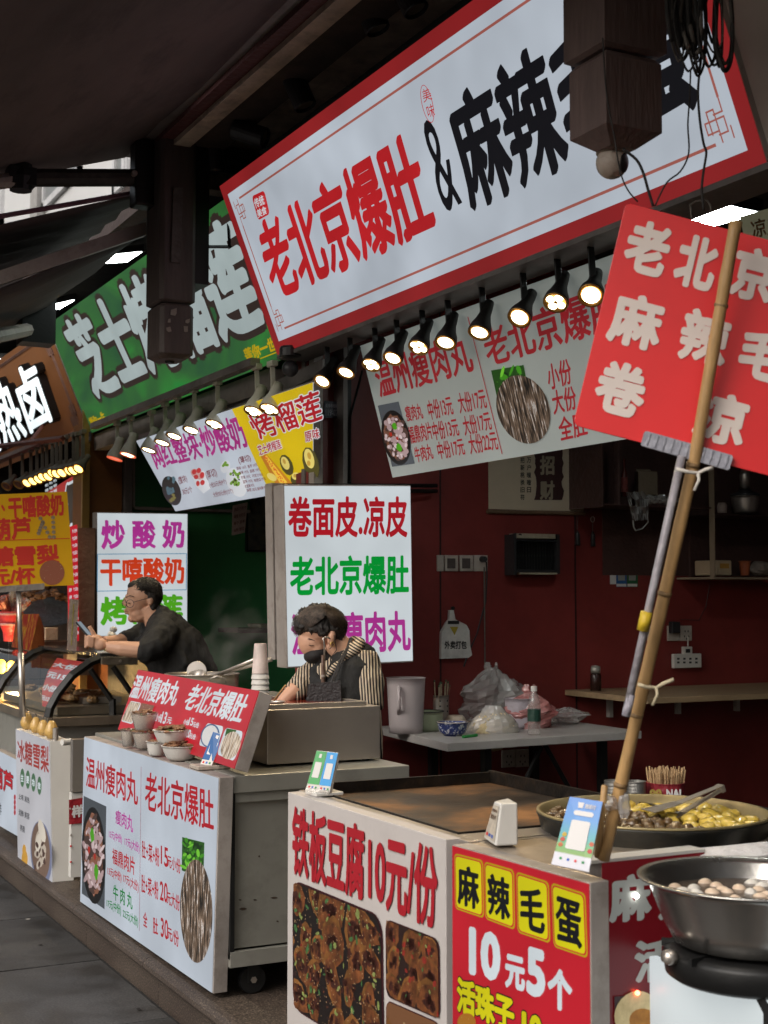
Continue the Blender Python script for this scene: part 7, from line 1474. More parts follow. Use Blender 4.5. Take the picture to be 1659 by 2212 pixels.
b = MB(); b.tube([PY(244, 1440, YN + .25), PY(290, 1506, YN + .25)], .016, 4); child('frame_brace', case, b, BLACKM)
b = MB(); b.box(A[-1].x, T.x + .4, YN - .02, YB_ + .1, T.z + .012, T.z + .03); child('top_glass', case, b, mat('dark_glass_top', (.03, .03, .028), .15, 0, .2))
q = [PY(x, y, YN - .045) for x, y in ((220, 1419), (298, 1419), (298, 1436), (220, 1436))]; b = MB(); b.slab(q, (0, .03, 0)); br_ = child('hinge_plate', case, b, mat('greasy_metal_plate', (.2, .17, .13), .4, .5, .2), bevel=.003)
b = MB(); b.lathe([(0, 0), (.009, 0), (.008, .004), (0, .004)], PY(260, 1428, YN - .046), 12, axis=(0, -1, 0)); child('screw', br_, b, STEEL)
b = MB(); b.box(A[0].x - .01, xr + .3, YN - .03, YB_ + .1, zled - .05, zled); child('steel_ledge', case, b, mat('warm_steel', (.4, .33, .25), .3, .8, .15, 5, .003, dirt=.3, dcol=(.12, .08, .05, 1)), bevel=.003)
b = MB(); b.box(A[0].x + .06, xr + .25, YN + .04, YB_ + .05, zled + .005, zled + .05); child('inner_tray', case, b, mat('warm_steel', (.4, .33, .25)))
b = MB(); b.box(xr + .1, xr + .13, YN + .02, YB_, zled, T.z); child('rear_panel', case, b, mat('olive_panel', (.12, .1, .06), .5, .2, .3, 3))
b = MB(); b.box(A[0].x + .02, xr + .25, YN + .03, YB_ + .05, .22, zled - .051); child('base_cabinet', case, b, STEELD)
b = MB()
for j in range(24): c = V((A[0].x + .12 + random.uniform(0, .3), random.uniform(YN + .15, YB_ - .1), zled + .07 + random.uniform(0, .02))); b.blob(c, (.05, .035, .022), rot=random.uniform(0, 3), jit=.2)
single('cooked_food', b, mat('brown_cooked_food', (.25, .14, .06), .4, 0, .5, 14, .006), 'trays of brown cooked food behind the curved glass', 'food', kind='stuff')
for j, (x, y) in enumerate(((2.2, 7.9), (2.22, 8.2))): b = MB(); b.box(x - .1, x + .12, y - .11, y + .11, zled + .052, zled + .085); single('food_tray', b, STEEL, ['nearer steel tray inside the display case', 'farther steel tray inside the display case'][j], 'tray', 'trays in the display case')
# red lettered sheet added behind the curved glass to imitate a reflection
sp = [PX(x, y, A[2].x + .06) for x, y in ((70, 1462), (163, 1442), (120, 1524), (90, 1522))]
mid = [lerp(A[i], A[i + 1], t) for i in range(1, 4) for t in (0, .34, .67)] + [A[4]]
b = MB(); r = thing('reflection_sheet', mid[4] + V((.03, .4, 0)), 'red price sheet with white characters fixed behind the curved glass', 'price sheet')  # added sheet imitating a red reflection in the glass, not a real price sheet
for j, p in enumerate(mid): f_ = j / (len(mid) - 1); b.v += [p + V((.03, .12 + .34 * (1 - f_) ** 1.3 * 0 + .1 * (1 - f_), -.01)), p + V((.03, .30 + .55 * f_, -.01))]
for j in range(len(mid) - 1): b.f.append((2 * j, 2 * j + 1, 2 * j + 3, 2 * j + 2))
child('sheet', r, b, mat('red_reflection', lin(165, 50, 50), .4, 0, .1, 5, 0, emit=lin(150, 40, 40), es=.25))
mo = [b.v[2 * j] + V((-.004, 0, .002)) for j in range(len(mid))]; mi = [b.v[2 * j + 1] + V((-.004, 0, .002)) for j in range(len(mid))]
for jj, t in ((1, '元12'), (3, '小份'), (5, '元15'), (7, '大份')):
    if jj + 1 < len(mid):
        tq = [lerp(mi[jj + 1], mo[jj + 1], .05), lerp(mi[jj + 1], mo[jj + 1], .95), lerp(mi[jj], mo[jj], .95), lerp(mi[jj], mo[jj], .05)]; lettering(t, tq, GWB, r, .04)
# things standing on the case
b = MB(); q = [PY(x, y, YN + .35) for x, y in ((151, 1294), (170, 1295), (165, 1407), (145, 1404))]; b.slab(q, (0, .004, 0)); r = single('paper_ruler_sign', b, mat('pale_card', (.34, .29, .26), .5, 0, .2, 20), 'tall narrow printed card standing on the display case', 'card'); b = MB(); qq = [on(q, .4, .1), on(q, .5, .1), on(q, .45, .9), on(q, .38, .9)]; b.slab([p + V((0, -.002, 0)) for p in qq], (0, .001, 0)); child('yellow_line', r, b, mat('olive_line', (.35, .33, .05), .5))
b = MB(); r = thing('small_payment_stand', PY(232, 1417, YN + .05), 'small white bottle shaped stand tilted on the end of the display case', 'stand')
b = MB(); b.tube([PY(229, 1415, YN + .03), PY(239, 1378, YN + .03), PY(243, 1366, YN + .03)], [.022, .028, .02], 12); b.blob(PY(245, 1360, YN + .03), (.022, .012, .018)); child('body', r, b, WHITEP, smooth=True)
b = MB(); c = PY(233, 1418, YN + .03); b.obox(V((c.x, c.y, T.z + .035)), V((.05, 0, 0)), V((0, .04, 0)), V((0, 0, .004))); child('base', r, b, WHITEP, bevel=.002)
q = [PY(x, y, YN + .0) for x, y in ((236, 1370), (243, 1373), (230, 1408), (222, 1404))]; b = MB(); b.slab(q, (0, .002, 0)); child('sticker', r, b, mat('yellow_white_sticker', (.5, .42, .2), .5, 0, .5, 60))
# sweets stand, books, box behind
r = thing('leaning_menu_book', PY(45, 1390, YB_), 'red and yellow menu booklet standing on the case behind the placard pole', 'booklet')
q = [PY(x, y, YB_ + .1) for x, y in ((36, 1327), (84, 1326), (66, 1405), (26, 1398))]; b = MB(); b.slab(q, (0, .01, 0)); child('cover', r, b, food_print('print_fries', [(.3, (.25, .02, .02)), (.5, (.3, .04, .03)), (.6, (.45, .25, .03)), (.9, (.5, .35, .05))], 2, (5, .6, 1), .15, False)); b = MB(); b.slab([q[1], q[1] + V((.05, .05, -.1)), q[2] + V((.1, .05, 0)), q[2]], (0, .01, 0)); child('side_page', r, b, mat('orange_page', (.3, .1, .03), .5, 0, .3))
b = MB(); c = PY(112, 1360, YB_ + .3); c2 = PY(126, 1383, YB_ + .3); b.box(PY(98, 1383, YB_ + .3).x, c2.x, YB_ + .3, YB_ + .42, c2.z, PY(98, 1356, YB_ + .3).z); single('cream_box', b, mat('cream_box_paint', (.5, .38, .25), .5), 'plain cream box standing on the case beside the booklet', 'box', bevel=.006)
b = MB(); c = PY(70, 1386, YB_ + .25); e = PY(170, 1384, YB_ + .25); b.box(c.x, e.x + .2, YB_ + .22, YB_ + .5, c.z - .06, c.z); single('warmer_top', b, mat('warm_dark_steel', (.12, .09, .07), .35, .6, .2), 'dark steel warmer top carrying the booklet and the cream box', 'counter')
r = thing('sweets_tub', PY(22, 1380, YB_ + .8), 'red tub holding wrapped sugar fruit skewers at the left edge', 'tub')
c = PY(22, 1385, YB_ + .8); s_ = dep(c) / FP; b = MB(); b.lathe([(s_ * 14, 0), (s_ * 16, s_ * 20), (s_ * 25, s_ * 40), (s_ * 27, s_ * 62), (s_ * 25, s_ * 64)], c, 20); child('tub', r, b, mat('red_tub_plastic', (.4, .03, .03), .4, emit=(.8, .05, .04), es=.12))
for zz in (40, 62): b = MB(); b.lathe([(s_ * 27.5, 0), (s_ * 28, s_ * 3), (s_ * 27, s_ * 5)], c + V((0, 0, s_ * (zz - 6))), 20); child('band', r, b, mat('pink_band', (.5, .25, .22), .5))
for j in range(26):
    a = random.uniform(-.7, .7); x = 20 + 55 * a + random.uniform(-6, 6); b = MB(); p0 = c + V((0, 0, s_ * 50)); p1 = PY(x, 1268 + abs(a) * 40 + random.uniform(0, 18), YB_ + .8 + random.uniform(-.1, .1)); b.tube([p0, lerp(p0, p1, .4), p1], [.008, .018, .02], 6)
    child('wrapped_skewer', r, b, mat('wrapped_red_fruit', (.4, .1, .07), .3, 0, .6, 30, .01, dirt=.5, dcol=(.6, .4, .3, 1)) if j % 3 else CLEARP)
b = MB(); c = PY(85, 1318, 10.5); b.lathe([(0, 0), (.22, .0), (.3, .04), (.28, .03), (0, .015)], c, 20, axis=(0, -.5, .87)); r = single('serving_plate', b, mat('dark_plate', (.1, .12, .14), .3), 'large dark plate heaped with brown food on the far shelf', 'plate', smooth=True)
b = MB(); heap(b, c + V((0, -.02, .05)), .24, 60, .04, .16, .5); child('brown_food', r, b, SLICE, kind='stuff')
b = MB(); b.box(PY(60, 1330, 10.6).x, PY(135, 1330, 10.6).x, 10.5, 10.9, c.z - .08, c.z - .02); single('far_shelf', b, BLACKM, 'black far shelf under the large plate', 'shelf')
for j, (x, y) in enumerate(((24, 1437), (23, 1448), (3, 1434), (3, 1446))):
    c = PY(x, y, 9.6); b = MB(); b.lathe([(0, 0), (.03, 0), (.028, .008), (0, .01)], c, 16, axis=(0, -1, .1)); yl_ = single('yellow_lamp', b, mat('amber_round_lamp', (.6, .4, .05), .4, emit=(1, .6, .02), es=2.2, bump=0), ['upper right glowing amber disc in the left display case', 'lower right glowing amber disc in the left display case', 'upper left glowing amber disc at the left edge', 'lower left glowing amber disc at the left edge'][j], 'lamp', 'amber lamps in the left case')
    if j < 2: ld = bpy.data.lights.new('lamp_light', 'POINT'); ld.energy = 5; ld.color = (1, .62, .25); ld.shadow_soft_size = .04; lo = bpy.data.objects.new('lamp_light', ld); COL.objects.link(lo); lo.location = c + V((0, -.08, .0)); lo.parent = yl_; lo.matrix_parent_inverse = Matrix.Translation(-yl_.location)
# second case beyond
c = thing('far_display_case', (2.1, 9.7, ZF), 'second glass display case farther left with an orange printed strip', 'display case')
b = MB(); A2 = [p + V((0, YB_ - YN + .05, 0)) for p in A] + [T + V((0, YB_ - YN + .05, 0))]
for p in A2: b.v += [p, p + V((0, 1.4, 0))]
for j in range(len(A2) - 1): b.f.append((2 * j, 2 * j + 1, 2 * j + 3, 2 * j + 2))
child('curved_glass', c, b, GLASS, smooth=True); b = MB(); b.box(A[0].x + .02, 2.6, YB_ + .12, 10.4, .22, zled); child('base_cabinet', c, b, STEELD)
b = MB(); b.box(2.65, 2.7, YB_ + .12, 10.4, zled, 1.15); child('rear_panel', c, b, mat('orange_rear_panel', (.3, .1, .03), .5, 0, .4, 6, 0))
# haw stall box and pear box
q = [PX(x, y, 1.72) for x, y in ((-10, 1618), (36, 1641), (39, 1806), (-8, 1779))]
r, f, P = board('haw_light_box', q, .05, ALU, GW, 'white light box at the left edge with red characters', 'light box'); lettering('葫芦', P4(P, (-14, 1648), (29, 1672), (29, 1722), (-14, 1694)), GRD, r, .03, outline=(GK, .05)); lettering('作', P4(P, (-2, 1732), (3, 1735), (4, 1762), (-2, 1758)), GK, r, .02)
b = MB(); 
for j in range(4): flat('photo_bead', px_poly(P, ell_pts(33, 1722 + 11 * j, 2.2, 6, 0, 10), .0025), GRD, r)
q = [PX(x, y, 1.652) for x, y in ((35, 1574), (107.5, 1600.5), (114, 1925), (40, 1863))]
q[1].z = q[0].z = (q[0].z + q[1].z) / 2; q[2].z = q[3].z = (q[2].z + q[3].z) / 2
r, f, P = board('pear_light_box', q, .1, WHITEP, glow('pear_box_white', 160, 160, 165, .4), 'narrow white light box advertising pear soup with a bowl photo, below four pears', 'light box', base=(q[2] + q[3]) / 2)
lettering('冰糖雪梨', P4(P, (38, 1596), (106, 1612), (106, 1672), (38, 1643)), glow('backlit_brick', 150, 50, 45), r, .02)
for t, (x, y) in zip('主要功效', ((49, 1680), (61, 1684), (73, 1690), (86, 1697))):
    flat('green_disc', px_poly(P, ell_pts(x, y, 4.6, 20, 0, 18), .002), glow('disc_green', 70, 105, 75), r); lettering(t, [p_ + P.n * .002 for p_ in P4(P, (x - 3, y - 8), (x + 3, y - 7), (x + 3, y + 9), (x - 3, y + 8))], GWB, r, .03)
for (t, x0, y0, x1, y1, h) in (('止咳 清热', 41, 1713, 64, 1723, 13), ('润肺 美容', 41, 1747, 64, 1757, 14), ('养颜', 44, 1780, 54, 1785, 15)): lettering(t, P4(P, (x0, y0), (x1, y1), (x1, y1 + h), (x0, y0 + h)), GK, r, .01)
flat('photo_bowl', px_poly(P, [(x, y) for x, y in ell_pts(90, 1843, 23, 70, -.06, 26) if x < 113], .002), glow('photo_bluegrey', 110, 115, 140), r); flat('photo_soup', px_poly(P, [(x, y) for x, y in ell_pts(89, 1838, 20, 62, -.06, 26) if x < 112], .0026), glow('p_soup_brown', 110, 88, 75), r)
for nm_, col_, items in (('photo_soup_light', (178, 165, 150), [(89 + RU(-10, 8), 1840 + RU(-38, 36), RU(3, 6), RU(7, 16), RU(-.3, .3)) for _ in range(16)]), ('photo_soup_dark', (70, 48, 42), [(88 + RU(-12, 10), 1850 + RU(-30, 30), RU(1, 3), RU(3, 8), RU(-.4, .4)) for _ in range(12)]), ('photo_pear_slice', (205, 195, 180), [(84, 1820, 6, 20, .1), (92, 1795, 7, 26, -.2)])):
    b = MB()
    for q_, (x, y, rx, ry, ro) in enumerate(items): b.poly([P(*pp) + P.n * (.0032 + .0003 * (nm_ != 'photo_soup_light') + q_ * .000003) for pp in ell_pts(x, y, rx, ry, ro, 10)])
    put(nm_, b, glow('p_' + nm_, *col_), r, kind='stuff')
flat('photo_pear', px_poly(P, ell_pts(54, 1856, 6.5, 20, 0, 18), .002), glow('photo_pear_yellow', 195, 145, 55), r); flat('photo_pear', px_poly(P, ell_pts(53, 1836, 4, 12, 0, 14), .0022), MATS['photo_pear_yellow'], r)
pm = mat('steamed_pear_skin', (.55, .34, .1), .35, 0, .2, 10, .003, coat=.3, dirt=.3, dcol=(.5, .22, .06, 1))
zp = q[0].z
for j, (x, y, s1) in enumerate(((58, 1556, 14), (77, 1563, 13), (93, 1569, 13), (111, 1576, 15))):
    c = PZ(x, y + 20, zp + .002); s_ = dep(c) / FP * s1; r = thing('pear', c, ['leftmost of four steamed yellow pears on the pear box', 'second of four steamed pears from the left', 'third of four steamed pears from the left', 'rightmost steamed pear, next to the steel pipe stub'][j], 'pear', 'steamed pears on the white box')
    b = MB(); b.lathe([(0, 0), (s_ * .6, s_ * .08), (s_ * .98, s_ * .7), (s_ * 1.0, s_ * 1.2), (s_ * .75, s_ * 1.9), (s_ * .5, s_ * 2.4), (s_ * .25, s_ * 2.62), (0, s_ * 2.6)], c, 16); child('fruit', r, b, pm, smooth=True)
    b = MB(); b.tube([c + V((0, 0, s_ * 2.55)), c + V((.004, 0, s_ * 2.9)), c + V((-.003, 0, s_ * 3.15))], .002, 5); child('stalk', r, b, mat('dark_stalk', (.04, .025, .015), .7))
b = MB(); c = PZ(121, 1600, zp); b.lathe([(.014, 0), (.014, .06), (.011, .06), (.011, .0)], c + V((0, .01, 0)), 14); single('pipe_stub', b, STEEL, 'short steel pipe stub beside the rightmost pear', 'pipe')
b = MB(); b.tube([PZ(143, 1603, zp) + V((-.02, 0, 0)), PZ(152, 1602, zp)], .016, 12); single('white_pipe_end', b, WHITEP, 'white round pipe end behind the pear box', 'pipe')
x0, x1 = PY(148, 1600, 6.5).x, PY(186, 1600, 6.5).x
r = thing('white_cabinet', ((x0 + x1) / 2, 6.6, .2), 'white cabinet with a red printed band between the pear box and the stall', 'cabinet')
b = MB(); b.box(x0, x1 + .2, 6.42, 6.46, PY(150, 1712, 6.42).z, PY(150, 1598, 6.42).z); child('steel_panel', r, b, STEEL)
b = MB(); b.box(x0, x1 + .2, 6.43, 6.47, PY(150, 1897, 6.42).z, PY(150, 1714, 6.42).z); child('white_panel', r, b, WHITEP)
q = [PY(x, y, 6.425) for x, y in ((149, 1728), (186, 1722), (186, 1777), (149, 1781))]; b = MB(); b.slab(q, (0, .002, 0)); child('red_band', r, b, mat('band_red', lin(150, 35, 45), .4)); lettering('样', [p + V((0, -.001, 0)) for p in (on(q, .15, .25), on(q, .8, .25), on(q, .8, .75), on(q, .15, .75))], WHT, r, .05)
for (x, y) in ((152, 1747), (153, 1804), (153, 1828), (153, 1862)): b = MB(); b.blob(PY(x, y, 6.425), (.005, .003, .005), seg=8, rings=5); child('rivet', r, b, STEEL if y < 1820 else REDP)

# ================================================================ INSIDE THE RED SHOP
YWL = 6.06; ZT = .89
tab = thing('folding_table', PZ(1150, 1590, ZT) + V((0, .4, -ZT + ZF)), 'white topped folding table with dark legs against the red wall', 'table')
tA = PZ(966, 1606, ZT); tL = PZ(826, 1571, ZT); tR = PZ(1386, 1579, ZT)
q = [V((tL.x, 5.98, ZT)), V((tR.x + .02, 5.98, ZT)), V((tR.x, tR.y, ZT)), V((tA.x, tA.y, ZT))]
b = MB(); b.slab(q, (0, 0, -.035)); child('table_top', tab, b, TABLE, bevel=.003)
for (x, y) in ((tA.x + .25, tA.y + .1), (tA.x + .3, 5.8), (tR.x - .15, tR.y + .1), (tR.x - .2, 5.8)): b = MB(); b.box(x - .018, x + .018, y - .018, y + .018, ZF, ZT - .037); child('leg', tab, b, BLACKM)
b = MB(); b.tube([V((tR.x - .45, tR.y + .12, ZT - .05)), V((tR.x - .15, tR.y + .12, ZF + .2))], .012, 6); child('brace', tab, b, BLACKM)
b = MB(); b.tube([V((tA.x + .55, tA.y + .12, ZT - .05)), V((tA.x + .27, tA.y + .12, ZF + .2))], .012, 6); child('brace', tab, b, BLACKM)
def onT(cx, by, z=ZT): p = PZ(cx, by, z); return p, dep(p) / FP
p, s_ = onT(877, 1583); p.z = ZT; r = vessel('measuring_jug', 'tall frosted plastic measuring jug on the left of the table', 'jug', p, 36 * s_, 42 * s_, 118 * s_, FROST, wall=.002, lip=.003, curve=1)
b = MB(); e = p + V((0, 0, 0)) - fh * 40 * s_ - RR * 16 * s_; b.tube([e + V((0, 0, 100 * s_)) + fh * .01, e + V((0, 0, 100 * s_)) - fh * .02, e + V((0, 0, 60 * s_)) - fh * .03, e + V((0, 0, 44 * s_)) + fh * .015], .009, 8); child('handle', r, b, FROST, smooth=True)
p, s_ = onT(917, 1578); r = vessel('enamel_basin', 'pale green enamel basin with a dark rim on the table', 'basin', p, 34 * s_, 41 * s_, 40 * s_, mat('pale_green_enamel', (.3, .34, .22), .3, 0, .08, 6, .001, coat=.4), curve=.5)
b = MB(); b.lathe([(41 * s_, 0), (43 * s_, .002), (43 * s_, .005), (41 * s_, .006)], p + V((0, 0, 40 * s_)), 28, caps=False); child('rim', r, b, BLACKP, smooth=True)
p, s_ = onT(984, 1575); b = MB(); b.lathe([(28 * s_, 0), (28 * s_, 6 * s_), (25 * s_, 16 * s_), (19 * s_, 27 * s_), (16 * s_, 30 * s_), (0, 30 * s_)], p + V((0, 0, .0)) , 28); single('cream_bowl', b, mat('cream_ceramic', (.5, .42, .33), .3, 0, .05, 5, .001), 'plain cream bowl turned upside down behind the blue bowl', 'bowl', smooth=True)
def fn_blue(n, l, b_):
    t = mapped(n, l, 'ShaderNodeTexVoronoi', 60, coord='Object', feature='DISTANCE_TO_EDGE'); t2 = mapped(n, l, 'ShaderNodeTexNoise', 55, coord='Object'); a = n.new('ShaderNodeMath'); a.operation = 'MULTIPLY_ADD'; a.inputs[1].default_value = 1.2; l.new(t.outputs['Distance'], a.inputs[0]); l.new(t2.outputs['Fac'], a.inputs[2]); c = ramp(n, l, a.outputs[0], [(.5, (.02, .03, .12)), (.62, (.03, .05, .18)), (.68, (.4, .42, .46)), (1, (.5, .5, .5))]); l.new(c, b_.inputs['Base Color']); b_.inputs['Roughness'].default_value = .25
p, s_ = onT(978, 1589); r = vessel('patterned_bowl', 'blue and white patterned porcelain bowl at the front of the table', 'bowl', p, 22 * s_, 34 * s_, 28 * s_, node_mat('blue_white_porcelain', fn_blue), foot=.006, curve=.45)
b = MB(); b.lathe([(34 * s_, 0), (35 * s_, .003), (34 * s_, .005)], p + V((0, 0, 28 * s_)), 28, caps=False); child('rim', r, b, mat('cream_ceramic', (.5, .42, .33)), smooth=True)
chop = mat('wrapped_chopsticks', (.45, .36, .24), .5, 0, .3, 40)
for j, (cx, by, rx, h, n_, lb) in enumerate(((950, 1558, 20, 56, 34, 'perforated steel canister crammed with wrapped chopsticks, left of two'), (985, 1554, 14, 54, 9, 'narrower perforated steel canister with few chopsticks, right of two'))):
    p, s_ = onT(cx, by); r = vessel('chopstick_canister', lb, 'canister', p, rx * s_, rx * s_, h * s_, STEEL, 'chopstick canisters', wall=.002, lip=.001, curve=1)
    for a in range(3):
        for c_ in range(4): an = math.atan2(-fh.y, -fh.x) + (a - 1) * .9; b = MB(); b.lathe([(0, 0), (.0045, .0), (.0045, .0012), (0, .0012)], p + V((math.cos(an) * rx * s_, math.sin(an) * rx * s_, h * s_ * (.2 + .2 * c_))), 8, axis=(math.cos(an), math.sin(an), 0)); child('hole', r, b, BLACKP)
    b = MB(); g_ = MB()
    for q_ in range(n_):
        a = random.uniform(0, 6.28); rr_ = rx * s_ * .8 * math.sqrt(random.random()); p0 = p + V((math.cos(a) * rr_, math.sin(a) * rr_, .01)); hh = h * s_ + random.uniform(.045, .075); p1 = p + V((math.cos(a) * rr_ * 1.5, math.sin(a) * rr_ * 1.5, hh)); b.tube([p0, p1], .0032, 4); g_.tube([lerp(p0, p1, .97), lerp(p0, p1, 1.02)], .0042, 4)
    o = single('chopsticks', b, chop, ['crowded bundle of paper wrapped chopsticks', 'few loose wrapped chopsticks in the narrower canister'][j], 'chopsticks', kind='stuff'); o2 = child('green_tips', o, g_, mat('green_tip', (.05, .12, .06), .5), kind='stuff')
def bag(name, label, cx, by, w_, h_, m, dp=.07, seed=1, lean=0, knots=True, col='bag'):
    random.seed(seed); p, s_ = onT(cx, by); b = MB(); n, R_ = 26, 14; i0 = 0
    for i in range(R_ + 1):
        t = i / R_; prof = (.86 + .3 * math.sin(t * 2.6)) * (1 if t < .62 else max(.16, 1 - (t - .62) * 2.3)); prof *= 1 + .08 * math.sin(t * 17 + seed)
        for j in range(n):
            a = 2 * math.pi * j / n; cr = 1 + .12 * math.sin(3 * a + 5 * t + seed) + .09 * math.sin(7 * a - 9 * t + seed) + random.uniform(-.1, .1)
            b.v.append(p + RR * (math.cos(a) * w_ * s_ * .5 * prof * cr + lean * t * s_) + fh * (math.sin(a) * dp * prof * cr) + V((0, 0, h_ * s_ * t * (1 + random.uniform(-.03, .03)))))
    for i in range(R_):
        for j in range(n): b.f.append((i * n + j, i * n + (j + 1) % n, (i + 1) * n + (j + 1) % n, (i + 1) * n + j))
    b.f.append(tuple(range(n - 1, -1, -1)))
    r = thing(name, p, label, 'plastic bag', 'plastic bags on the table'); o = child('bag_body', r, b, m, smooth=False)
    if knots:
        for s2 in (-1, 1):
            b = MB(); tp_ = p + V((0, 0, h_ * s_ * .97)) + RR * (lean * s_); b.blob(tp_ + RR * s2 * .02 + V((0, 0, .015)), (.02, .01, .022), rot=s2, jit=.25); child('bag_ear', r, b, m)
    random.seed(seed + 50); return r, p, s_
bag('plastic_bag', 'large crumpled clear plastic bag at the back of the table beside the canisters', 1000, 1545, 138, 122, BAGM, .09, 3, -6)
bag('plastic_bag', 'tall full white plastic bag in the middle of the table', 1048, 1556, 112, 112, BAGM, .08, 5, 16)
bag('plastic_bag', 'smaller clear plastic bag leaning right of the tall bag', 1075, 1550, 84, 100, BAGM, .07, 8, 22)
bag('plastic_bag', 'limp white plastic bag lying at the right end of the table', 1216, 1562, 78, 34, BAGM, .09, 11, 10, False)
r, p, s_ = bag('plastic_bag', 'pink plastic bag wrapped round the white bucket', 1140, 1572, 92, 78, BAGP, .08, 13, 6)
p, s_ = onT(1122, 1573); r = vessel('white_bucket', 'small lilac white bucket inside the pink bag', 'bucket', p, 27 * s_, 32 * s_, 64 * s_, mat('lilac_plastic', (.42, .38, .42), .4, 0, .05), curve=1)
p, s_ = onT(1066, 1582); random.seed(21); r = thing('bean_bag', p, 'clear plastic bag full of pale beans at the front of the table', 'bag of beans')
b = MB()
bm_ = MB(); bm_.blob((0, 0, 0), (.009, .0065, .0065), seg=6, rings=5); bme = bm_.mesh('bean'); bme.materials.append(mat('pale_bean', (.5, .4, .22), .4, 0, .2, 30)); bme.shade_smooth()
for j in range(280):
    a = random.uniform(math.pi, 2 * math.pi); t = random.uniform(0, 1); rr_ = 1 - .0 * t; h_ = math.acos(1 - t)
    rad = math.sqrt(max(0, 1 - (t * .98) ** 2)); pos = p + RR * (math.cos(a) * 49 * s_ * rad) + fh * (math.sin(a) * .055 * rad) + V((0, 0, .004 + t * 43 * s_)) + V((random.uniform(-.003, .003), random.uniform(-.003, .003), 0))
    o = bpy.data.objects.new('bean', bme); COL.objects.link(o); o.location = pos; o.rotation_euler = (random.uniform(0, 3), random.uniform(0, 3), random.uniform(0, 3)); o.parent = r; o.matrix_parent_inverse = Matrix.Translation(-r.location)
b = MB(); b.blob(p + V((0, 0, .0)), (46 * s_, 46 * s_, 41 * s_), seg=16, rings=8); o = child('bean_mass', r, b, mat('pale_bean', (.5, .4, .22)), smooth=True); o.scale = (1, .55, 1)
b = MB(); i0 = 0; n, R_ = 20, 8
for i in range(R_ + 1):
    t = i / R_; rad = math.sqrt(max(0.02, 1 - (t * .97) ** 2)) if t < .9 else .3
    for j in range(n): a = 2 * math.pi * j / n; cr = 1.05 + random.uniform(-.04, .06); b.v.append(p + RR * (math.cos(a) * 52 * s_ * rad * cr) + fh * (math.sin(a) * .062 * rad * cr) + V((0, 0, t * (48 if t < .9 else 58) * s_)))
for i in range(R_):
    for j in range(n): b.f.append((i * n + j, i * n + (j + 1) % n, (i + 1) * n + (j + 1) % n, (i + 1) * n + j))
child('bag_film', r, b, BAGM)
b = MB(); b.tube([PZ(1000, 1592, ZT + .006), PZ(1030, 1588, ZT + .006)], .006, 6); single('green_tie', b, mat('green_tape', (.03, .3, .06), .5), 'bright green tie lying at the table edge by the bean bag', 'tie')
p, s_ = onT(1154, 1587); r = thing('water_bottle', p, 'clear water bottle with dark green label and white cap', 'bottle')
b = MB(); H0 = 104 * s_; b.lathe([(0, .002), (13 * s_, 0), (14 * s_, .008), (13 * s_, H0 * .2), (14 * s_, H0 * .25), (13.5 * s_, H0 * .62), (12 * s_, H0 * .72), (6.5 * s_, H0 * .88), (6 * s_, H0 * .95), (0, H0 * .95)], p, 20); child('bottle_body', r, b, CLEARP, smooth=True)
b = MB(); b.lathe([(14.4 * s_, H0 * .28), (14.4 * s_, H0 * .53)], p, 20, caps=False); child('label_band', r, b, mat('dark_green_label', (.015, .05, .035), .4), smooth=True)
b = MB(); b.lathe([(7 * s_, H0 * .9), (7 * s_, H0 * 1.0), (0, H0 * 1.0)], p, 14); child('cap', r, b, WHITEP)
# wall things
def wq(x0, y0, x1, y1, off=.0): a = PY(x0, y0, YWL - off); c = PY(x1, y1, YWL - off); return a, c
def wbox(b, x0, y0, x1, y1, d0, d1):
    a = PY(x0, y0, YWL - d1); c = PY(x1, y1, YWL - d1); b.box(a.x, c.x, YWL - d1, YWL - d0, c.z, a.z)
sock = mat('grimy_socket_plastic', (.45, .4, .35), .5, 0, .15, 20, .001, dirt=.35, dcol=(.08, .06, .05, 1))
for i, (x, y, w_, h_, lb) in enumerate(((945, 1199, 15, 35, 'leftmost dirty socket plate of the upper row, half hidden'), (961, 1199, 30, 35, 'dirty socket plate second in the upper row'), (993, 1199, 30, 35, 'dirty socket plate third in the upper row'), (1024, 1199, 31, 35, 'socket plate at the right of the upper row with a black plug'), (1400, 1352, 17, 32, 'socket plate behind the bamboo pole'), (1443, 1352, 26, 32, 'socket plate holding a black charger'), (1470, 1352, 26, 32, 'socket plate with the white power strip plug'), (1085, 1621, 29, 36, 'dim left socket plate under the table'), (1114, 1620, 30, 36, 'dim right socket plate under the table'))):
    r = thing('wall_socket', PY(x + w_ / 2, y + h_, YWL), lb, 'socket', 'socket plates on the red wall'); b = MB(); wbox(b, x, y, x + w_ - 1, y + h_, 0, .012); child('plate', r, b, sock, bevel=.002)
    if i in (1, 2): b = MB(); wbox(b, x + 6, y + 7, x + w_ - 7, y + h_ - 6, .0122, .016); child('rocker', r, b, mat('dark_grime', (.08, .06, .055), .6))
    if i in (4, 6, 7, 8):
        for (dx, dy) in ((.35, .3), (.6, .3), (.3, .65), (.65, .65), (.48, .8)): b = MB(); wbox(b, x + w_ * dx, y + h_ * dy, x + w_ * dx + 2, y + h_ * dy + 4, .0122, .0135); child('slot', r, b, BLACKP)
r = thing('black_plug', PY(1041, 1207, 6.0), 'black plug and cable in the upper right socket', 'plug'); b = MB(); b.lathe([(0, 0), (.016, 0), (.014, .03), (0, .032)], PY(1041, 1208, YWL - .014), 14, axis=(0, -1, 0)); child('plug', r, b, BLACKP)
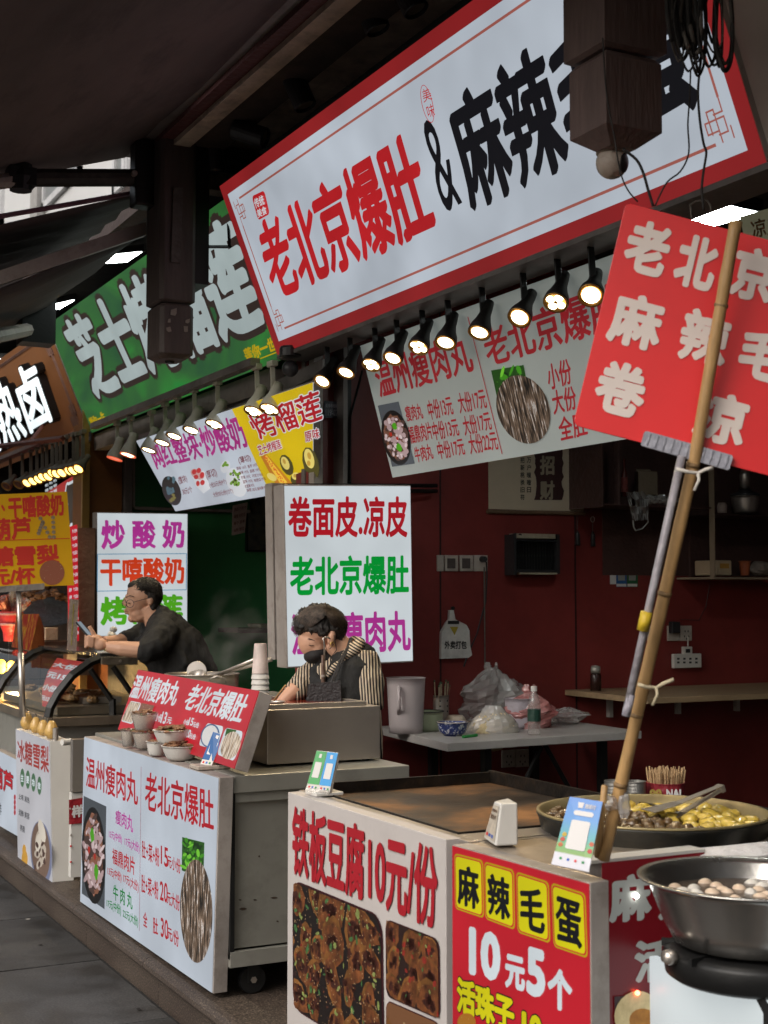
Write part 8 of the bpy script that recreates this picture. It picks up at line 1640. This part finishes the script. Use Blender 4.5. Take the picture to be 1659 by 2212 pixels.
b = MB(); b.tube([PY(1042, 1208, YWL - .04), PY(1051, 1215, YWL - .04), PY(1052, 1245, YWL - .02), PY(1049, 1300, YWL - .01), PY(1030, 1370, YWL - .01), PY(1010, 1415, YWL - .02), PY(1002, 1440, YWL - .04)], .004, 6); child('cord', r, b, BLACKP, smooth=True)
b = MB(); b.tube([PY(1046, 1225, YWL - .02), PY(1047, 1340, YWL - .012), PY(1048, 1460, YWL - .012)], .004, 6); single('grey_wall_cable', b, CABG, 'straight grey cable running down the red wall from the socket', 'cable')
b = MB(); wbox(b, 1452, 1343, 1470, 1368, .014, .045); single('black_charger', b, BLACKP, 'square black charger plugged into the right hand sockets', 'charger', bevel=.003)
b = MB(); b.tube([PY(1470, 1338, YWL - .02), PY(1510, 1340, YWL - .01), PY(1525, 1310, YWL - .01), PY(1533, 1262, YWL - .01)], .002, 5); single('charger_cord', b, BLACKP, 'thin black charger cord curving up to the cabinet', 'cord')
r = thing('power_strip', PY(1485, 1442, YWL), 'white power strip hanging below the right hand sockets', 'power strip'); b = MB(); wbox(b, 1456, 1413, 1516, 1442, .01, .035); child('body', r, b, WHITEP, bevel=.004)
b = MB(); wbox(b, 1476, 1397, 1496, 1414, .01, .028); child('switch_block', r, b, WHITEP, bevel=.003); b = MB(); wbox(b, 1482, 1402, 1491, 1410, .0281, .031); child('switch', r, b, BLACKP); b = MB(); b.tube([PY(1486, 1399, YWL - .02), PY(1486, 1375, YWL - .02)], .004, 6); child('cord', r, b, WHITEP)
for k_ in range(4):
    for dy in (0, 8): b = MB(); wbox(b, 1463 + 13 * k_, 1421 + dy, 1468 + 13 * k_, 1425 + dy, .0352, .0365); child('slot', r, b, BLACKP)
r = thing('insect_zapper', PY(1160, 1240, YWL), 'black electric insect zapper with pale tubes mounted on the red wall', 'insect zapper')
b = MB()
for (x0, y0, x1, y1) in ((1110, 1154, 1116, 1242), (1203, 1154, 1210, 1240), (1116.5, 1165, 1202.5, 1170), (1116.5, 1230, 1202.5, 1236)): wbox(b, x0, y0, x1, y1, .0, .09)
child('frame', r, b, BLACKP)
b = MB(); wbox(b, 1116, 1170, 1203, 1232, .0, .02); child('back_plate', r, b, BLACKM)
for k_ in range(14): b = MB(); wbox(b, 1119 + 6 * k_, 1170.5, 1120.4 + 6 * k_, 1229.5, .06, .066); child('grille_bar', r, b, mat('dark_bar', (.03, .03, .03), .4, .5))
b = MB(); wbox(b, 1118, 1152, 1200, 1164, .02, .1); child('top_reflector', r, b, mat('pale_reflector', (.45, .4, .3))); b = MB(); wbox(b, 1124, 1236.5, 1204, 1241, .02, .1); child('bottom_reflector', r, b, MATS['pale_reflector'])
b = MB(); b.tube([PY(1127, 1155, YWL - .11), PY(1112, 1153, YWL - .08), PY(1096, 1160, YWL - .02), PY(1097, 1175, YWL - .01)], .004, 5); child('cord', r, b, BLACKP)
r = thing('bag_dispenser', PY(985, 1423, YWL), 'bundle of white carrier bags hanging on a hook on the red wall', 'bags'); b = MB()
shape = [(972, 1318), (980, 1318), (984, 1338), (1008, 1350), (1014, 1362), (1016, 1395), (1020, 1415), (1012, 1421), (953, 1423), (954, 1366), (965, 1345), (971, 1338)]
b.slab([PY(x, y, YWL - .03) for x, y in shape], (0, .02, 0)); child('bag', r, b, mat('white_carrier_bag', (.62, .6, .57), .4, 0, .15, 20, .006)); b = MB(); wbox(b, 968, 1341, 992, 1348, .031, .034); child('handle_hole', r, b, BLACKP)
b = MB(); b.slab([PY(x, y, YWL - .032) for x, y in ((972, 1354), (990, 1354), (982, 1372))], (0, .001, 0)); child('yellow_mark', r, b, mat('dull_yellow', (.4, .3, .03), .5))
lettering('外卖打包', [PY(x, y, YWL - .032) for x, y in ((960, 1384), (1008, 1384), (1008, 1402), (960, 1402))], mat('grey_ink', (.06, .06, .06), .6), r, .03)
b = MB(); b.lathe([(0, 0), (.01, 0), (.01, .01), (0, .012)], PY(977, 1314, YWL - .002), 10, axis=(0, -1, 0)); child('hook', r, b, BLACKM)
r = thing('wall_payment_cards', PY(1345, 1268, YWL), 'pair of small blue and green payment cards stuck on the red wall', 'payment cards')
for (x0, x1, m_) in ((1318, 1331, WHT), (1331.5, 1354, BLUC), (1355, 1378, mat('dark_green_card', (.02, .12, .05), .4))): b = MB(); wbox(b, x0, 1222, x1, 1262 if m_ is WHT else 1268, .0, .003); child('card', r, b, m_)
for x0 in (1335, 1358.5): b = MB(); wbox(b, x0, 1233, x0 + 15, 1254, .003, .004); child('blank_label', r, b, mat('dull_label', (.3, .3, .28), .5)); b = MB(); wbox(b, x0 - 3, 1261, x0 + 18, 1267, .003, .004); child('footer', r, b, WHT)
r = thing('hanging_scroll', PY(1155, 1110, YWL), 'cream wall scroll with dark red calligraphy panel and a wooden rod', 'scroll')
b = MB(); wbox(b, 1055, 900, 1261, 1106, .004, .008); child('paper', r, b, mat('aged_scroll_paper', (.55, .46, .34), .8, 0, .1, 3, .001)); b = MB(); b.tube([PY(1052, 1105, YWL - .012), PY(1263, 1109, YWL - .012)], .011, 8); child('rod', r, b, mat('scroll_rod', (.16, .1, .06), .5))
b = MB(); pts = [(1156, 940)] + [(1216 + random.uniform(-3, 3), 940 + 10 * j) for j in range(15)] + [(1156 + random.uniform(-3, 3), 1080 - 10 * j) for j in range(14)]; b.poly([PY(x, y, YWL - .0095) for x, y in pts]); child('calligraphy_panel', r, b, mat('dark_brown_ink', (.045, .014, .014), .6))
for t, y in (('招', 984), ('财', 1038)): lettering(t, [PY(x, yy, YWL - .0105) for x, yy in ((1166, y), (1198, y), (1198, y + 42), (1166, y + 42))], mat('scroll_cream', (.33, .28, .2), .7), r, .04)
for t, x in (('千门万户曈曈日', 1138), ('总把新桃换旧符', 1124)):
    for j, ch in enumerate(t[-5:] if x == 1138 else t[-6:]): lettering(ch, [PY(a, c, YWL - .0095) for a, c in ((x, 988 + 16 * j), (x + 9, 988 + 16 * j), (x + 9, 1000 + 16 * j), (x, 1000 + 16 * j))], INKK, r, .02)
for j, (x, y0, y1, lb) in enumerate(((1247, 1110, 1178, 'black tassel hanging at the right end of the scroll rod'), (1280, 1115, 1180, 'bunch of keys with a black tassel hanging on the red wall'))):
    r = thing('hanging_tassel', PY(x, y1, YWL), lb, 'tassel', 'small things hanging on the red wall'); b = MB(); b.tube([PY(x, y0, YWL - .01), PY(x, y1 - 30, YWL - .01)], .0015, 4); child('cord', r, b, BLACKP); b = MB(); b.tube([PY(x, y1 - 32, YWL - .015), PY(x + 1, y1 - 24, YWL - .015), PY(x + 1, y1, YWL - .012)], [.004, .011, .014], 8); child('tassel', r, b, BLACKP, smooth=True)
    if j: b = MB(); b.tube([PY(x + 4 * math.cos(a), 1122 + 6 * math.sin(a), YWL - .012) for a in [q_ * math.pi / 5 for q_ in range(11)]], .0015, 4); child('key_ring', r, b, STEEL)
# eating shelf on the wall
sz = PY(1220, 1490, YWL).z; s0 = PY(1220, 1490, YWL); s1 = PZ(1305, 1512, sz)
r = thing('wall_counter', V((s0.x + 1, 5.9, sz)), 'long light wood counter shelf on white brackets along the red wall', 'shelf')
b = MB(); b.slab([V((s0.x, YWL, sz)), V((6.3, YWL, sz)), V((6.3, s1.y, sz)), V((s0.x, s1.y, sz))], (0, 0, -.028)); child('plank', r, b, WOODL, bevel=.002)
for (x, y) in ((1318, 1520), (1465, 1512), (1592, 1503)):
    b = MB(); c = PY(x, y, YWL - .02); b.box(c.x - .012, c.x + .012, YWL - .03, YWL - .001, sz - .15, sz - .029); b.box(c.x - .0115, c.x + .0115, YWL - .2, YWL - .031, sz - .05, sz - .0295); child('bracket', r, b, WHITEP)
p = PZ(1287, 1492, sz); s_ = dep(p) / FP; r = thing('spice_jar', p, 'dark spice jar with a shiny grinder top at the left end of the counter', 'jar'); b = MB(); b.lathe([(0, 0), (12 * s_, 0), (12 * s_, 34 * s_), (9 * s_, 38 * s_), (0, 38 * s_)], p, 16); child('jar', r, b, mat('dark_jar', (.03, .012, .01), .2), smooth=True); b = MB(); b.lathe([(10 * s_, 38 * s_), (11 * s_, 44 * s_), (10 * s_, 53 * s_), (0, 55 * s_)], p, 16); child('cap', r, b, STEELD, smooth=True)
# cabinets
cab = thing('wall_cabinet', PY(1450, 1100, YWL), 'dark open wall cabinet with cream front edges at the upper right', 'cabinet'); dk = mat('dark_cabinet_board', (.07, .035, .03), .5, 0, .2); ce = mat('cream_cabinet_edge', (.3, .23, .16), .5)
for (x0, y0, x1, y1, d0, d1, nm, m_) in ((1300, 930, 1304, 1094, .0, .3, 'side_board', dk), (1300, 1090, 1541, 1096, .0, .28, 'bottom_board', dk), (1335, 930, 1340, 1090, .26, .3, 'divider', mat('brown_divider', (.09, .05, .045), .5)), (1541, 1008, 1546, 1246, .26, .3, 'cream_post', ce), (1547, 1110, 1720, 1117, .0, .29, 'shelf_board', mat('brown_divider', (.09, .05, .045))), (1541, 1246, 1720, 1252, .0, .3, 'lower_shelf', ce), (1490, 1096, 1500, 1246, .0, .02, 'back_board', dk), (1300, 930, 1720, 1246, .0, .006, 'back_board', dk)):
    b = MB(); wbox(b, x0, y0, x1, y1, d0, d1); child(nm, cab, b, m_)
def onS(x, y, d=.18): p = PY(x, y, YWL - d); return p, dep(p) / FP
p, s_ = onS(1349, 1073); r = thing('sauce_bottle', p, 'dark red sauce bottle with printed label in the wall cabinet', 'bottle'); b = MB(); b.lathe([(0, 0), (7 * s_, 0), (7 * s_, 48 * s_), (3 * s_, 62 * s_), (3 * s_, 74 * s_), (3.6 * s_, 82 * s_), (0, 83 * s_)], p, 14); child('bottle_body', r, b, mat('soy_bottle', (.08, .012, .01), .2), smooth=True); b = MB(); b.lathe([(7.2 * s_, 10 * s_), (7.2 * s_, 42 * s_)], p, 14, caps=False); child('label_band', r, b, mat('dull_red_label', (.25, .06, .05), .5, 0, .5, 80))
b = MB(); p, s_ = onS(1396, 1070); b.obox(p + V((0, 0, 25 * s_)), RR * 22 * s_ + fh * .02, fh * .05, ZZ * 25 * s_); r = single('cardboard_box', b, mat('tan_box', (.2, .15, .1), .7, 0, .1), 'small open tan cardboard box on the wall cabinet shelf', 'box'); b = MB(); t_ = p + V((0, 0, 51 * s_)); b.slab([t_ - RR * 24 * s_ - fh * .05, t_ + RR * 6 * s_ - fh * .06, t_ + RR * 4 * s_ - fh * .02 + ZZ * .01, t_ - RR * 22 * s_ - fh * .01 + ZZ * .012], (0, 0, .003)); child('flap', r, b, MATS['tan_box'])
random.seed(5); b = MB(); p, s_ = onS(1380, 1068, .3)
n = 14; rows = [(1352, 1062, 40), (1356, 1078, 46), (1360, 1094, 42), (1364, 1110, 36), (1368, 1124, 32)]
for (x, y, w_) in rows:
    for j in range(n): u = j / (n - 1); b.v.append(PY(x + u * w_, y + random.uniform(-2, 2), YWL - .31 - .025 * math.sin(u * 9 + y)))
for i in range(len(rows) - 1):
    for j in range(n - 1):
        if i == 1 and 2 <= j <= 3: continue
        b.f.append((i * n + j, i * n + j + 1, (i + 1) * n + j + 1, (i + 1) * n + j))
r = single('hanging_plastic_bag', b, BAGM, 'clear plastic bag drooping over the cabinet edge with a loop handle', 'plastic bag')
b = MB(); b.tube([PY(x, y, YWL - .32) for x, y in ((1368, 1124), (1369, 1138), (1373, 1146), (1388, 1142), (1400, 1128), (1398, 1112))], .004, 5); child('loop_handle', r, b, BAGM)
b = MB()
for j in range(12): b.blob(PY(1400 + 5 * j, 1080 + random.uniform(-5, 5), YWL - .28), (.03, .03, .018), rot=j, jit=.35)
single('crumpled_plastic', b, BAGM, 'heap of crumpled clear plastic on the wall cabinet shelf', 'plastic', kind='stuff')
p, s_ = onS(1610, 1109); r = vessel('mixer', 'steel food chopper with black lid and shiny motor tower', 'food chopper', p, 22 * s_, 30 * s_, 36 * s_, STEEL, curve=.5); b = MB(); b.lathe([(32 * s_, 0), (30 * s_, 6 * s_), (16 * s_, 10 * s_), (12 * s_, 16 * s_), (0, 17 * s_)], p + V((0, 0, 37 * s_)), 20); child('lid', r, b, BLACKP, smooth=True); b = MB(); b.lathe([(11 * s_, 0), (11 * s_, 30 * s_), (8 * s_, 40 * s_), (0, 41 * s_)], p + V((0, 0, 54 * s_)), 18); child('motor_tower', r, b, STEEL, smooth=True)
b = MB(); p, s_ = onS(1560, 1108, .2); b.lathe([(10 * s_, 0), (11 * s_, 16 * s_), (8 * s_, 22 * s_), (0, 22 * s_)], p, 14); single('pink_lid_jar', b, mat('pinkish_jar', (.36, .27, .23), .5), 'small pinkish jar on the cabinet shelf left of the food chopper', 'jar')
r = thing('rice_cooker', onS(1564, 1243)[0], 'cream box shaped appliance with an orange label on the lower cabinet shelf', 'appliance'); b = MB(); wbox(b, 1548, 1210, 1581, 1243, .08, .26); child('body', r, b, mat('cream_box_paint', (.5, .38, .25)), bevel=.006); b = MB(); wbox(b, 1556, 1217, 1575, 1228, .2602, .263); child('orange_label', r, b, mat('orange_label', (.5, .25, .05), .5))
p, s_ = onS(1609, 1243, .2); vessel('orange_cup', 'orange plastic cup on the lower cabinet shelf', 'cup', p, 9 * s_, 12.5 * s_, 30 * s_, mat('orange_plastic', (.4, .1, .04), .4), curve=1)
b = MB(); b.blob(PY(1645, 1228, YWL - .2), (.09, .05, .04), jit=.15); single('grey_sack', b, mat('grey_sack_cloth', (.25, .2, .17), .7, 0, .3, 20, .006), 'lumpy grey sack at the right end of the lower cabinet shelf', 'sack')
q = [PX(x, y, 2.95) for x, y in ((1600, 468), (1700, 440), (1700, 515), (1612, 530))]
r, f, P = board('cream_corner_sign', q, .03, ALUD, mat('cream_sign_print', (.35, .33, .24), .5, 0, .1, 4, 0, emit=lin(130, 130, 105), es=.3), 'cream and orange sign just visible behind the top of the red placard', 'sign'); lettering('凉皮', P4(P, (1620, 478), (1690, 458), (1690, 505), (1628, 515)), mat('ochre_ink', (.25, .12, .04), .5), r, .02)
def steam(c, r_, den):
    b = MB(); b.blob(c, r_, seg=16, rings=10)
    m = bpy.data.materials.new('steam'); m.use_nodes = True; n = m.node_tree.nodes; l = m.node_tree.links; n.remove(n['Principled BSDF'])
    pv = n.new('ShaderNodeVolumePrincipled'); pv.inputs['Color'].default_value = (.9, .9, .9, 1); l.new(pv.outputs[0], n['Material Output'].inputs['Volume'])
    tc = n.new('ShaderNodeTexCoord'); no = n.new('ShaderNodeTexNoise'); no.inputs['Scale'].default_value = 9; no.inputs['Detail'].default_value = 4; l.new(tc.outputs['Object'], no.inputs['Vector'])
    ln_ = n.new('ShaderNodeVectorMath'); ln_.operation = 'MULTIPLY'; ln_.inputs[1].default_value = (1 / r_[0], 1 / r_[1], 1 / r_[2]); l.new(tc.outputs['Object'], ln_.inputs[0]); le = n.new('ShaderNodeVectorMath'); le.operation = 'LENGTH'; l.new(ln_.outputs[0], le.inputs[0])
    fo = n.new('ShaderNodeMapRange'); fo.inputs[1].default_value = .2; fo.inputs[2].default_value = 1; fo.inputs[3].default_value = 1; fo.inputs[4].default_value = 0; l.new(le.outputs['Value'], fo.inputs[0])
    mr = n.new('ShaderNodeMapRange'); mr.inputs[1].default_value = .48; mr.inputs[2].default_value = .72; mr.inputs[3].default_value = 0; mr.inputs[4].default_value = den; l.new(no.outputs['Fac'], mr.inputs[0])
    mu = n.new('ShaderNodeMath'); mu.operation = 'MULTIPLY'; l.new(mr.outputs[0], mu.inputs[0]); l.new(fo.outputs[0], mu.inputs[1]); l.new(mu.outputs[0], pv.inputs['Density'])
    single('steam', b, m, 'thin steam drifting up from the stock pot before the green wall', 'steam', kind='stuff')
steam(PD(505, 1385, 6.45), (.2, .2, .26), 2.2)
# fluorescent tube lamps the shops have overhead, outside the frame
